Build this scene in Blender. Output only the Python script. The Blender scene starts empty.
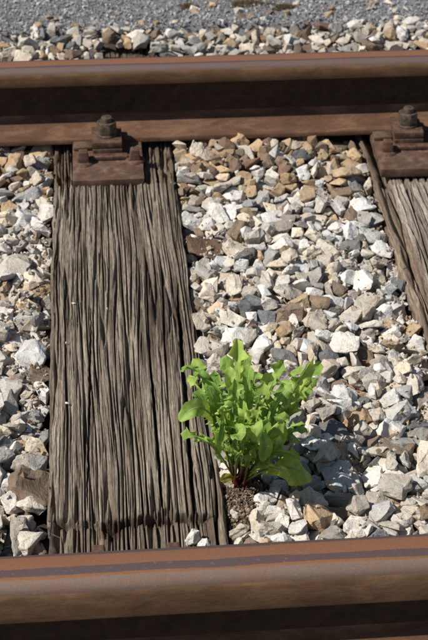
import bpy, bmesh, math, random
import numpy as np
from mathutils import Vector, Matrix, Euler, noise

scene = bpy.context.scene
C = scene.collection
R = math.radians

# ---------------------------------------------------------------- camera, sky, sun, exposure
cam_d = bpy.data.cameras.new('camera')
cam = bpy.data.objects.new('camera', cam_d); C.objects.link(cam)
pitch, yaw, roll = 0.6333, 0.0894, 0.0107
Fw = Vector((math.sin(yaw) * math.cos(pitch), math.cos(yaw) * math.cos(pitch), -math.sin(pitch)))
Rt = Vector((math.cos(yaw), -math.sin(yaw), 0)); Up = Rt.cross(Fw)
Rr = Rt * math.cos(roll) + Up * math.sin(roll); Ur = -Rt * math.sin(roll) + Up * math.cos(roll)
cam.matrix_world = Matrix.Translation((0.1159, -1.5276, 1.4896)) @ Matrix((Rr, Ur, -Fw)).transposed().to_4x4()
cam_d.sensor_fit = 'VERTICAL'; cam_d.sensor_height = 36; cam_d.lens = 36 * 1382.34 / 640
cam_d.clip_start = 0.05; cam_d.clip_end = 500
cam_d.dof.use_dof = True; cam_d.dof.focus_distance = 2.13; cam_d.dof.aperture_fstop = 11
scene.camera = cam

EL, AZ = 51.0, 12.5      # sun height; light runs along the rails towards +x and AZ degrees towards the far rail
sdir = Vector((math.cos(R(EL)) * math.cos(R(AZ)), math.cos(R(EL)) * math.sin(R(AZ)), -math.sin(R(EL))))
world = bpy.data.worlds.new('World'); scene.world = world; world.use_nodes = True
wn = world.node_tree; bg = wn.nodes['Background']
sky = wn.nodes.new('ShaderNodeTexSky'); sky.sky_type = 'NISHITA'; sky.sun_disc = False
sky.sun_elevation = R(EL); sky.sun_rotation = math.atan2(-sdir.x, -sdir.y)
wn.links.new(sky.outputs[0], bg.inputs[0]); bg.inputs[1].default_value = 0.07
sun_d = bpy.data.lights.new('sun', 'SUN'); sun_d.energy = 4.8; sun_d.angle = R(0.55); sun_d.color = (1, .955, .88)
sun = bpy.data.objects.new('sun', sun_d); C.objects.link(sun)
sun.rotation_euler = sdir.to_track_quat('-Z', 'Y').to_euler(); sun.location = (-3, -1, 5)
scene.view_settings.view_transform = 'Standard'; scene.view_settings.look = 'None'
scene.view_settings.exposure = 0.18; scene.view_settings.gamma = 1.0

# ---------------------------------------------------------------- helpers
def link(o, parent=None):
    C.objects.link(o)
    if parent is not None: o.parent = parent
    return o
def empty(name, loc, label=None, cat=None, group=None, kind=None, rz=0.0):
    o = bpy.data.objects.new(name, None); o.empty_display_size = .05; o.location = loc; o.rotation_euler = (0, 0, rz); link(o)
    return tag(o, label, cat, group, kind)
def tag(o, label=None, cat=None, group=None, kind=None):
    if label: o['label'] = label
    if cat: o['category'] = cat
    if group: o['group'] = group
    if kind: o['kind'] = kind
    return o
def bm_obj(name, bm, mat, parent=None, smooth=35, bevel=None):
    bmesh.ops.recalc_face_normals(bm, faces=bm.faces[:])
    me = bpy.data.meshes.new(name); bm.to_mesh(me); bm.free()
    me.materials.append(mat)
    if smooth is not None:
        me.shade_smooth(); me.set_sharp_from_angle(angle=R(smooth))
    return link(bpy.data.objects.new(name, me), parent)
def np_mesh(name, verts, quads=None, tris=None, mat=None, cols=None, smooth=True, matidx=None):
    me = bpy.data.meshes.new(name)
    nq = 0 if quads is None else len(quads); nt = 0 if tris is None else len(tris)
    loops = np.concatenate([np.asarray(a, np.int32).ravel() for a in (quads, tris) if a is not None and len(a)])
    starts = np.concatenate([np.arange(nq) * 4, nq * 4 + np.arange(nt) * 3]).astype(np.int32)
    me.vertices.add(len(verts)); me.vertices.foreach_set('co', np.asarray(verts, np.float32).ravel())
    me.loops.add(len(loops)); me.loops.foreach_set('vertex_index', loops)
    me.polygons.add(nq + nt); me.polygons.foreach_set('loop_start', starts)
    me.polygons.foreach_set('use_smooth', np.full(nq + nt, smooth))
    if mat: me.materials.append(mat)
    me.update(calc_edges=True)
    if cols is not None:
        a = me.color_attributes.new('tint', 'FLOAT_COLOR', 'POINT')
        c4 = np.ones((len(verts), 4), np.float32); c4[:, :3] = cols
        a.data.foreach_set('color', c4.ravel())
    return me
def P2(x, y, seed):
    """2-D gradient noise on numpy arrays"""
    xi = np.floor(x).astype(np.int64); yi = np.floor(y).astype(np.int64); fx = x - xi; fy = y - yi
    def g(ix, iy, dx, dy):
        h = (ix * 374761393 + iy * 668265263 + seed * 974634777) & 0xffffffff
        h = ((h ^ (h >> 13)) * 1274126177) & 0xffffffff; h = h ^ (h >> 16)
        a = (h & 0xffff) / 65536.0 * 2 * np.pi
        return np.cos(a) * dx + np.sin(a) * dy
    u = fx * fx * fx * (fx * (fx * 6 - 15) + 10); w = fy * fy * fy * (fy * (fy * 6 - 15) + 10)
    a = g(xi, yi, fx, fy) * (1 - u) + g(xi + 1, yi, fx - 1, fy) * u
    b = g(xi, yi + 1, fx, fy - 1) * (1 - u) + g(xi + 1, yi + 1, fx - 1, fy - 1) * u
    return (a * (1 - w) + b * w) * 1.5
def sst(a, b, x):
    t = np.clip((x - a) / (b - a), 0, 1); return t * t * (3 - 2 * t)

# ---------------------------------------------------------------- materials
class NT:
    def __init__(s, name):
        s.m = bpy.data.materials.new(name); s.m.use_nodes = True
        s.t = s.m.node_tree; s.p = s.t.nodes['Principled BSDF']
        s.out = s.t.nodes['Material Output']; s.tc = s.n('ShaderNodeTexCoord')
    def n(s, k, **kw):
        o = s.t.nodes.new(k)
        for a, v in kw.items(): setattr(o, a, v)
        return o
    def l(s, a, b): s.t.links.new(a, b)
    def mapping(s, src, scale=(1, 1, 1), loc=(0, 0, 0)):
        m = s.n('ShaderNodeMapping'); s.l(src, m.inputs[0]); m.inputs['Scale'].default_value = scale; m.inputs['Location'].default_value = loc
        return m.outputs[0]
    def noise(s, vec, scale, detail=3, rough=.6, dist=0):
        o = s.n('ShaderNodeTexNoise'); s.l(vec, o.inputs['Vector']); o.inputs['Scale'].default_value = scale
        o.inputs['Detail'].default_value = detail; o.inputs['Roughness'].default_value = rough; o.inputs['Distortion'].default_value = dist
        return o.outputs[0]
    def ramp(s, fac, stops, interp='LINEAR'):
        o = s.n('ShaderNodeValToRGB'); s.l(fac, o.inputs[0]); e = o.color_ramp.elements; o.color_ramp.interpolation = interp
        while len(e) < len(stops): e.new(.5)
        for i, (p, c) in enumerate(stops):
            e[i].position = p; e[i].color = (c, c, c, 1) if not hasattr(c, '__len__') else (*c, 1)
        return o.outputs[0]
    def mix(s, fac, a, b, mode='MIX'):
        o = s.n('ShaderNodeMix', data_type='RGBA', blend_type=mode); o.clamp_factor = True
        for v, i in ((fac, 0), (a, 6), (b, 7)):
            if hasattr(v, 'is_output'): s.l(v, o.inputs[i])
            elif i == 0: o.inputs[0].default_value = v
            else: o.inputs[i].default_value = (*v, 1) if len(v) == 3 else v
        return o.outputs[2]
    def math(s, op, a, b=None, c=None):
        o = s.n('ShaderNodeMath', operation=op)
        for i, v in enumerate((a, b, c)):
            if v is None: continue
            if hasattr(v, 'is_output'): s.l(v, o.inputs[i])
            else: o.inputs[i].default_value = v
        return o.outputs[0]
    def bump(s, h, strength, dist, prev=None):
        o = s.n('ShaderNodeBump'); s.l(h, o.inputs['Height']); o.inputs['Strength'].default_value = strength; o.inputs['Distance'].default_value = dist
        if prev is not None: s.l(prev, o.inputs['Normal'])
        return o.outputs[0]
    def done(s, col=None, rough=None, normal=None, metal=None, spec=None):
        p = s.p
        for v, k in ((col, 'Base Color'), (rough, 'Roughness'), (normal, 'Normal'), (metal, 'Metallic'), (spec, 'Specular IOR Level')):
            if v is None: continue
            if hasattr(v, 'is_output'): s.l(v, p.inputs[k])
            elif hasattr(v, '__len__'): p.inputs[k].default_value = (*v, 1)
            else: p.inputs[k].default_value = v
        return s.m

def stone_mat(name, per_object):
    t = NT(name)
    if per_object:
        oi = t.n('ShaderNodeObjectInfo'); base = oi.outputs['Color']
        ofs = t.n('ShaderNodeVectorMath', operation='SCALE'); t.l(oi.outputs['Random'], ofs.inputs['Scale']); ofs.inputs[0].default_value = (37, 19, 53)
        add = t.n('ShaderNodeVectorMath', operation='ADD'); geo = t.n('ShaderNodeNewGeometry'); t.l(geo.outputs['Position'], add.inputs[0]); t.l(ofs.outputs[0], add.inputs[1])
        vec = add.outputs[0]
    else:
        at = t.n('ShaderNodeAttribute', attribute_name='tint'); base = at.outputs['Color']
        geo = t.n('ShaderNodeNewGeometry'); vec = geo.outputs['Position']
    big = t.noise(vec, 45, 4, .6, .3)
    speck = t.noise(vec, 420, 3, .7)
    vein = t.noise(t.mapping(vec, (1, .35, 1.4)), 120, 4, .6, .8)
    c = t.mix(t.ramp(big, [(.4, 0.0), (.75, .55)]), base, t.mix(1, base, (.60, .52, .42), 'MULTIPLY'))
    c = t.mix(t.ramp(vein, [(.5, 0.0), (.68, .55)]), c, t.mix(1, c, (1.35, 1.32, 1.28), 'MULTIPLY'))
    c = t.mix(t.ramp(speck, [(.33, .6), (.47, 0.0)]), c, t.mix(1, c, (.42, .40, .38), 'MULTIPLY'))
    c = t.mix(t.ramp(t.noise(vec, 22, 2, .5), [(.60, 0.0), (.74, .55)]), c, t.mix(1, c, (1.0, .68, .42), 'MULTIPLY'))
    c = t.mix(t.ramp(t.noise(vec, 90, 5, .75, .5), [(.30, .75), (.48, 0.0)]), c, t.mix(1, c, (.55, .50, .44), 'MULTIPLY'))
    nb = t.bump(vein, .7, .004)
    nb = t.bump(t.noise(vec, 170, 4, .7), .55, .002, nb)
    nb = t.bump(t.noise(vec, 900, 2, .6), .35, .0006, nb)
    return t.done(c, .9, nb, spec=.25)
M_stone = stone_mat('stone_surface', True); M_stuff = stone_mat('stone_pile_surface', False)

def rust(name, cols, rough=.75, metal=0.0, scale=60, fine=700, bump=.0012, stretch=(1, 1, 1)):
    t = NT(name); v = t.mapping(t.tc.outputs['Object'], stretch)
    a = t.noise(v, scale, 5, .65, .4); b = t.noise(v, fine, 3, .7)
    c = t.ramp(a, [(.3, cols[0]), (.5, cols[1]), (.7, cols[2])])
    c = t.mix(t.ramp(b, [(.35, .55), (.6, 0.0)]), c, t.mix(1, c, (.5, .45, .42), 'MULTIPLY'))
    n = t.bump(a, .5, bump * 2); n = t.bump(b, .6, bump, n)
    return t.done(c, rough, n, metal, .3)
M_foot = rust('rust_foot', [(.070, .034, .018), (.118, .060, .033), (.20, .115, .068)], .8, 0, 30, 500, stretch=(.35, 1, 1))
M_web = rust('rust_web_shaded', [(.03, .017, .011), (.048, .028, .018), (.07, .042, .026)], .85)  # dark rust; the shade under the head is put into this colour too
M_plate = rust('rust_plate', [(.066, .036, .024), (.11, .064, .043), (.20, .13, .09)], .68, .05, 38, 420)
M_clamp = rust('rust_clamp', [(.062, .034, .024), (.11, .062, .043), (.21, .13, .09)], .55, .15, 80, 700)
M_nut = rust('greasy_steel', [(.05, .038, .028), (.115, .088, .064), (.20, .155, .115)], .5, .35, 110, 800)
M_lag = rust('rust_screw', [(.062, .032, .022), (.115, .062, .040), (.21, .125, .085)], .65, .1, 120, 800)

def head_mat(name, stops, zt):
    """rail head: worn and rusty lengthwise bands across the running surface (local y in +-35 mm), rust-brown sides"""
    t = NT(name); o = t.tc.outputs['Object']; sp = t.n('ShaderNodeSeparateXYZ'); t.l(o, sp.inputs[0])
    wob = t.noise(t.mapping(o, (6, 60, 60)), 1.0, 4, .6)
    streak = t.noise(t.mapping(o, (14, 420, 420)), 1.0, 5, .65)
    y = t.math('ADD', sp.outputs['Y'], t.math('MULTIPLY', t.math('SUBTRACT', wob, .5), .009))
    y = t.math('ADD', y, t.math('MULTIPLY', t.math('SUBTRACT', streak, .5), .005))
    y = t.math('ADD', y, t.math('MULTIPLY', t.math('SUBTRACT', t.noise(o, 260, 4, .8), .5), .004))
    f = t.math('MULTIPLY_ADD', y, 1 / .07, .5)
    top = t.ramp(f, [((u + .035) / .07, c) for u, c in stops])
    fine = t.noise(o, 650, 3, .7); pat = t.noise(t.mapping(o, (.4, 1, 1)), 45, 5, .65, .3)
    top = t.mix(t.ramp(pat, [(.42, 0.0), (.75, .6)]), top, t.mix(1, top, (1.15, .80, .62), 'MULTIPLY'))
    top = t.mix(t.ramp(fine, [(.38, .4), (.55, 0.0)]), top, t.mix(1, top, (.62, .58, .55), 'MULTIPLY'))
    pit = t.noise(t.mapping(o, (.6, 1, 1)), 230, 4, .8)
    top = t.mix(t.ramp(pit, [(.60, 0.0), (.70, .8)]), top, (.30, .14, .07))
    top = t.mix(t.ramp(t.noise(t.mapping(o, (9, 900, 900)), 1.0, 3, .7), [(.60, 0.0), (.70, .5)]), top, (.10, .065, .05))
    side = t.ramp(pat, [(.3, (.11, .056, .025)), (.5, (.17, .088, .042)), (.72, (.25, .14, .07))])
    side = t.mix(t.ramp(streak, [(.4, .35), (.6, 0.0)]), side, t.mix(1, side, (.65, .6, .6), 'MULTIPLY'))
    z = t.math('ADD', sp.outputs['Z'], t.math('MULTIPLY', t.math('SUBTRACT', wob, .5), .004))
    k = t.math('GREATER_THAN', z, 9.0)
    zf = t.n('ShaderNodeMapRange'); t.l(z, zf.inputs[0]); zf.inputs[1].default_value = zt - .002; zf.inputs[2].default_value = zt + .001
    c = t.mix(zf.outputs[0], side, top)
    rr = t.mix(zf.outputs[0], (.8, .8, .8), t.ramp(pat, [(.3, .58), (.7, .78)]))
    n = t.bump(streak, .25, .0006); n = t.bump(fine, .3, .0004, n); n = t.bump(pat, .3, .001, n); n = t.bump(pit, .5, .001, n)
    m = t.done(c, rr, n, None, .45); m.node_tree.links.new(t.mix(zf.outputs[0], (0, 0, 0), (.15, .15, .15)), t.p.inputs['Metallic'])
    return m
BR, PU, GR, OR = (.20, .092, .048), (.085, .057, .058), (.135, .092, .070), (.21, .095, .040)
M_head_far = head_mat('far_rail_head', [(-.033, (.12, .088, .078)), (-.0165, (.13, .09, .078)), (-.0150, PU), (-.010, PU), (-.0092, BR), (.015, BR), (.0158, PU), (.033, PU)], .1535)
M_head_near = head_mat('near_rail_head', [(-.033, GR), (-.0195, (.18, .125, .10)), (-.0185, OR), (-.0150, OR), (-.0142, PU), (-.0012, PU), (-.0004, BR), (.0215, BR), (.0223, PU)], .1605)

def wood_mat():
    t = NT('weathered_oak'); at = t.n('ShaderNodeAttribute', attribute_name='tint')
    g = t.n('ShaderNodeNewGeometry').outputs['Position']
    f1 = t.noise(t.mapping(g, (900, 45, 900)), 1.0, 4, .7); f2 = t.noise(t.mapping(g, (260, 20, 260)), 1.0, 4, .65, .4)
    c = t.mix(t.ramp(f1, [(.38, .95), (.55, 0.0)]), at.outputs['Color'], t.mix(1, at.outputs['Color'], (.38, .34, .30), 'MULTIPLY'))
    c = t.mix(t.ramp(f2, [(.5, 0.0), (.72, .8)]), c, t.mix(1, c, (1.4, 1.38, 1.35), 'MULTIPLY'))
    c = t.mix(t.ramp(t.noise(t.mapping(g, (30, 7, 30)), 1.0, 4, .6), [(.35, .3), (.55, 0.0)]), c, t.mix(1, c, (.72, .64, .56), 'MULTIPLY'))
    n = t.bump(f1, .8, .0009); n = t.bump(f2, .5, .0015, n)
    return t.done(c, .9, n, spec=.2)
M_wood = wood_mat()

def leaf_mat(name, c0, c1, c2):
    t = NT(name); oi = t.n('ShaderNodeObjectInfo'); uv = t.n('ShaderNodeUVMap'); sp = t.n('ShaderNodeSeparateXYZ'); t.l(uv.outputs[0], sp.inputs[0])
    s = t.math('ABSOLUTE', sp.outputs['X'])
    ph = t.math('MULTIPLY_ADD', s, -1.1, t.math('MULTIPLY', sp.outputs['Y'], 9.0))
    tri = t.math('ABSOLUTE', t.math('SUBTRACT', t.math('FRACT', ph), .5))
    vein = t.ramp(tri, [(0.0, 1.0), (.09, 0.0)])
    geo = t.n('ShaderNodeNewGeometry').outputs['Position']
    nz = t.noise(geo, 55, 3, .6); fn = t.noise(geo, 520, 2, .6)
    c = t.ramp(nz, [(.3, c0), (.55, c1), (.75, c2)])
    c = t.mix(oi.outputs['Random'], t.mix(1, c, (.70, .82, .75), 'MULTIPLY'), t.mix(1, c, (1.35, 1.2, 1.25), 'MULTIPLY'))
    c = t.mix(t.ramp(t.noise(geo, 160, 4, .7), [(.62, 0.0), (.74, .5)]), c, (.22, .20, .09))
    c = t.mix(t.math('MULTIPLY', vein, .5), c, (.24, .40, .12))
    mid = t.ramp(s, [(.0, 1.0), (.06, 0.0)])
    c = t.mix(t.math('MULTIPLY', mid, .5), c, (.27, .42, .12))
    base = t.ramp(sp.outputs['Y'], [(.10, 1.0), (.26, 0.0)])
    c = t.mix(base, c, (.13, .035, .03))
    n = t.bump(vein, -.5, .0006); n = t.bump(nz, .6, .002, n); n = t.bump(fn, .2, .0003, n)
    t.done(c, .5, n, spec=.3)
    tr = t.n('ShaderNodeBsdfTranslucent'); t.l(t.mix(1, c, (1.9, 1.75, .9), 'MULTIPLY'), tr.inputs[0]); t.l(n, tr.inputs['Normal'])
    ms = t.n('ShaderNodeMixShader'); ms.inputs[0].default_value = .36; t.l(t.p.outputs[0], ms.inputs[1]); t.l(tr.outputs[0], ms.inputs[2])
    t.l(ms.outputs[0], t.out.inputs[0])
    return t.m
M_leaf = leaf_mat('leaf_surface', (.18, .29, .05), (.29, .42, .095), (.41, .54, .16))
M_yellow = leaf_mat('yellow_leaf_surface', (.40, .30, .06), (.50, .40, .10), (.55, .46, .15))
def tint_mat(name, rough=.6, spec=.3):
    t = NT(name); at = t.n('ShaderNodeAttribute', attribute_name='tint'); g = t.n('ShaderNodeNewGeometry').outputs['Position']
    f = t.noise(g, 600, 3, .7)
    c = t.mix(t.ramp(f, [(.35, .6), (.6, 0.0)]), at.outputs['Color'], t.mix(1, at.outputs['Color'], (.5, .45, .4), 'MULTIPLY'))
    return t.done(c, rough, t.bump(f, .3, .0006), spec=spec)
M_tint = tint_mat('rib_and_stalk'); M_litter = tint_mat('dry_litter', .9, .15); M_chip = tint_mat('chippings', .9, .2)
def soil_mat(name, cols, fine=500, bumpd=.003):
    t = NT(name); g = t.n('ShaderNodeNewGeometry').outputs['Position']
    a = t.noise(g, 30, 6, .7, .2); b = t.noise(g, fine, 4, .75)
    c = t.ramp(a, [(.3, cols[0]), (.5, cols[1]), (.7, cols[2])])
    c = t.mix(t.ramp(b, [(.38, .7), (.6, 0.0)]), c, t.mix(1, c, (.45, .43, .42), 'MULTIPLY'))
    c = t.mix(t.ramp(b, [(.6, 0.0), (.75, .6)]), c, t.mix(1, c, (1.8, 1.8, 1.8), 'MULTIPLY'))
    n = t.bump(a, .6, bumpd * 3); n = t.bump(b, .9, bumpd, n)
    return t.done(c, .95, n, spec=.15)
M_soil = soil_mat('ballast_fines', [(.05, .04, .03), (.09, .072, .055), (.14, .115, .09)])
M_path = soil_mat('path_grit', [(.17, .165, .16), (.24, .243, .25), (.32, .32, .325)], 330, .004)
M_mound = soil_mat('root_soil', [(.07, .052, .037), (.13, .098, .07), (.22, .175, .13)], 350, .004)

N_SHAPES = 22
def stone_bm(k):
    """angular crushed stone about 1 unit across: hull of jittered points"""
    r = random.Random(900 + k * 17)
    ax = Vector((1.0, r.uniform(.64, .90), r.uniform(.38, .66)))
    ax *= 1.08 / ((ax.x + ax.y + ax.z) / 3) * .5
    bm = bmesh.new()
    pts = []
    while len(pts) < r.choice((9, 10, 11, 12)):
        v = Vector((r.gauss(0, 1), r.gauss(0, 1), r.gauss(0, 1))).normalized()
        if all((v - p).length > .52 for p in pts): pts.append(v)
    for v in pts:
        q = r.uniform(.88, 1.12)
        # squarish ellipsoid
        w = Vector([math.copysign(abs(c) ** .8, c) for c in v])
        bm.verts.new(Vector((w.x * ax.x, w.y * ax.y, w.z * ax.z)) * q)
    bmesh.ops.convex_hull(bm, input=bm.verts[:])
    bmesh.ops.delete(bm, geom=[v for v in bm.verts if not v.link_faces], context='VERTS')
    bmesh.ops.dissolve_limit(bm, angle_limit=math.radians(16), verts=bm.verts[:], edges=bm.edges[:])
    return bm

# ---------------------------------------------------------------- ground, path
def sheet(name, x0, x1, y0, y1, nx, ny, zf, mat):
    xs = np.linspace(x0, x1, nx); ys = np.linspace(y0, y1, ny); X, Y = np.meshgrid(xs, ys)
    V = np.stack([X, Y, zf(X, Y)], -1).reshape(-1, 3)
    i = np.arange(ny - 1)[:, None] * nx + np.arange(nx - 1)[None]; q = np.stack([i, i + 1, i + 1 + nx, i + nx], -1).reshape(-1, 4)
    return link(bpy.data.objects.new(name, np_mesh(name, V, q, None, mat)))
g = sheet('ground', -150, 150, -150, 150, 3, 3, lambda x, y: x * 0 - .115, M_soil); tag(g, kind='structure')
bed = sheet('ballast_bed', -2.5, 3.2, -2.2, 1.86, 380, 270, lambda x, y: np.where(y > 1.26, -.036, -.056) + .006 * P2(x * 14, y * 14, 3) + .004 * P2(x * 60, y * 60, 4), M_soil)
tag(bed, kind='structure')
def path_edge(x): return 1.785 + .03 * P2(x * 4, x * 0 + .3, 9) + .012 * P2(x * 17, x * 0 + .7, 10)
path = sheet('gravel_path', -4, 5, 1.58, 9, 420, 330, lambda x, y: -.006 + .004 * P2(x * 9, y * 9, 5) + .0025 * P2(x * 70, y * 70, 6) - .05 * (1 - sst(-.05, .02, y - path_edge(x))), M_path)
tag(path, kind='structure')

# small grey chips that make up the path: nobody could count them
rg = np.random.RandomState(4)
n = 34000
cx = rg.uniform(-.75, 1.75, n); cy = 1.73 + rg.rand(n) ** 1.15 * .70
ok = cy > path_edge(cx) - .012; cx, cy = cx[ok], cy[ok]; n = len(cx)
octa = np.array([(1, 0, 0), (0, 1, 0), (-1, 0, 0), (0, -1, 0), (0, 0, 1), (0, 0, -1)], float)
ot = np.array([(0, 1, 4), (1, 2, 4), (2, 3, 4), (3, 0, 4), (1, 0, 5), (2, 1, 5), (3, 2, 5), (0, 3, 5)])
sz = np.exp(rg.normal(math.log(.0034), .38, n)).clip(.0018, .011)
Q = rg.normal(size=(n, 4)); Q /= np.linalg.norm(Q, axis=1, keepdims=True); w, x, y, z = Q.T
RM = np.stack([1 - 2 * (y * y + z * z), 2 * (x * y - z * w), 2 * (x * z + y * w), 2 * (x * y + z * w), 1 - 2 * (x * x + z * z), 2 * (y * z - x * w), 2 * (x * z - y * w), 2 * (y * z + x * w), 1 - 2 * (x * x + y * y)], -1).reshape(n, 3, 3)
lv = octa[None] * rg.uniform(.65, 1.25, (n, 6, 1)) * sz[:, None, None] * np.array([1, .8, .7])
V = np.einsum('nij,nkj->nki', RM, lv); V[..., 0] += cx[:, None]; V[..., 1] += cy[:, None]
V[..., 2] += (-.0045 + .004 * P2(cx * 9, cy * 9, 5) + sz * .15)[:, None]
pal = np.array([(.38, .39, .41), (.28, .29, .31), (.47, .47, .47), (.20, .205, .22), (.27, .25, .225), (.52, .51, .49), (.30, .23, .17)])
ci = rg.choice(len(pal), n, p=[.27, .24, .14, .15, .11, .06, .03]); cc = pal[ci] * rg.uniform(.8, 1.15, (n, 1))
me = np_mesh('path_chippings', V.reshape(-1, 3), None, (ot[None] + 6 * np.arange(n)[:, None, None]).reshape(-1, 3), M_chip, np.repeat(cc, 6, 0), False)
tag(link(bpy.data.objects.new('path_chippings', me)), 'fine grey stone chippings covering the path behind the far rail', 'gravel', kind='stuff')

# moss and dry weed patches on the path
def moss(cx, cy, rx, ry, seed, label, n=520):
    r = random.Random(seed); V = []; T = []; K = []
    for i in range(n):
        a = r.uniform(0, 6.283); q = math.sqrt(r.random()) * (1 + .35 * math.sin(3 * a + seed))
        x, y = cx + rx * q * math.cos(a), cy + ry * q * math.sin(a); h = r.uniform(.003, .011) * (1.15 - .7 * q); th = r.uniform(0, 6.283)
        dx, dy = math.cos(th) * .0016, math.sin(th) * .0016; lx, ly = r.gauss(0, .004), r.gauss(0, .004)
        b = len(V); V += [(x - dx, y - dy, -.01), (x + dx, y + dy, -.01), (x + lx, y + ly, -.002 + h), (x + dy * 1.3, y - dx * 1.3, -.01)]
        T += [(b, b + 1, b + 2), (b + 1, b + 3, b + 2), (b + 3, b, b + 2)]
        c = r.choice([(.16, .12, .07), (.12, .11, .05), (.22, .14, .08), (.17, .12, .075)]); K += [c] * 4
    o = link(bpy.data.objects.new('moss_patch', np_mesh('moss_patch', np.array(V), None, np.array(T), M_litter, np.array(K), False)))
    tag(o, label, 'moss', kind='stuff')
moss(.345, 1.895, .022, .016, 1, 'small brown moss patch on the grey path left of the other two')
moss(.505, 1.905, .055, .018, 2, 'wide brown and green moss patch at the top edge of the grey path', 700)
moss(.60, 1.875, .03, .014, 3, 'low brown moss patch on the grey path nearest the loose stones')

# ---------------------------------------------------------------- rails
YF, YN, ZF, TILT = 1.2125, -.281, .012, .0275
FOOT = [(.0655, 0), (.0675, .002), (.0675, .0095), (.0658, .0118), (.045, .0155), (.028, .0195), (.0165, .0265), (.0110, .034), (.0088, .043)]
WEB = [(.0088, .043), (.0075, .060), (.0075, .085), (.0090, .100), (.0115, .106)]
HEAD = [(.0115, .106), (.0170, .1085), (.0300, .1125), (.0318, .1137), (.0325, .1155), (.0323, .138), (.0318, .1425), (.0303, .1468), (.0275, .1500), (.0230, .1525), (.0170, .1541), (.0090, .1550), (0, .1553)]
def prof(h, cap_low, sc=(1, 1, 0)):
    h = [(u * sc[0], (v if v < .1 else .1 + (v - .1) * sc[1]) + (sc[2] if .105 < v < .1165 else 0)) for u, v in h]
    return [(-u, v) for u, v in h] + [(u, v) for u, v in reversed(h) if not (u == 0)]
def extrude(name, pts, mat, parent, x0=-3.0, x1=4.0, seg=28):
    bm = bmesh.new(); rows = []
    for i in range(seg + 1):
        x = x0 + (x1 - x0) * i / seg
        rows.append([bm.verts.new((x, u, v)) for u, v in pts])
    m = len(pts)
    for a, b in zip(rows, rows[1:]):
        for j in range(m): bm.faces.new((a[j], a[(j + 1) % m], b[(j + 1) % m], b[j]))
    bm.faces.new(rows[0]); bm.faces.new(rows[-1][::-1])
    return bm_obj(name, bm, mat, parent, 40)
def rail(Y, s, mat, label, sc):
    t = empty('steel_rail', (0, Y, ZF), label, 'rail', 'the two rails of the track'); t.rotation_euler = (-s * TILT, 0, 0)
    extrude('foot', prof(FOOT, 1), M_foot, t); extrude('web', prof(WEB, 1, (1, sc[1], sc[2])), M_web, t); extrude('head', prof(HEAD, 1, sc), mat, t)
    return t
rail(YF, -1, M_head_far, 'rusty steel rail at the far side, between the stones and the grey path', (.985, 1.13, .008))
rail(YN, 1, M_head_near, 'rusty steel rail in the foreground, seen from above its worn brown head', (1.12, 1.33, -.006))

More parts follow.
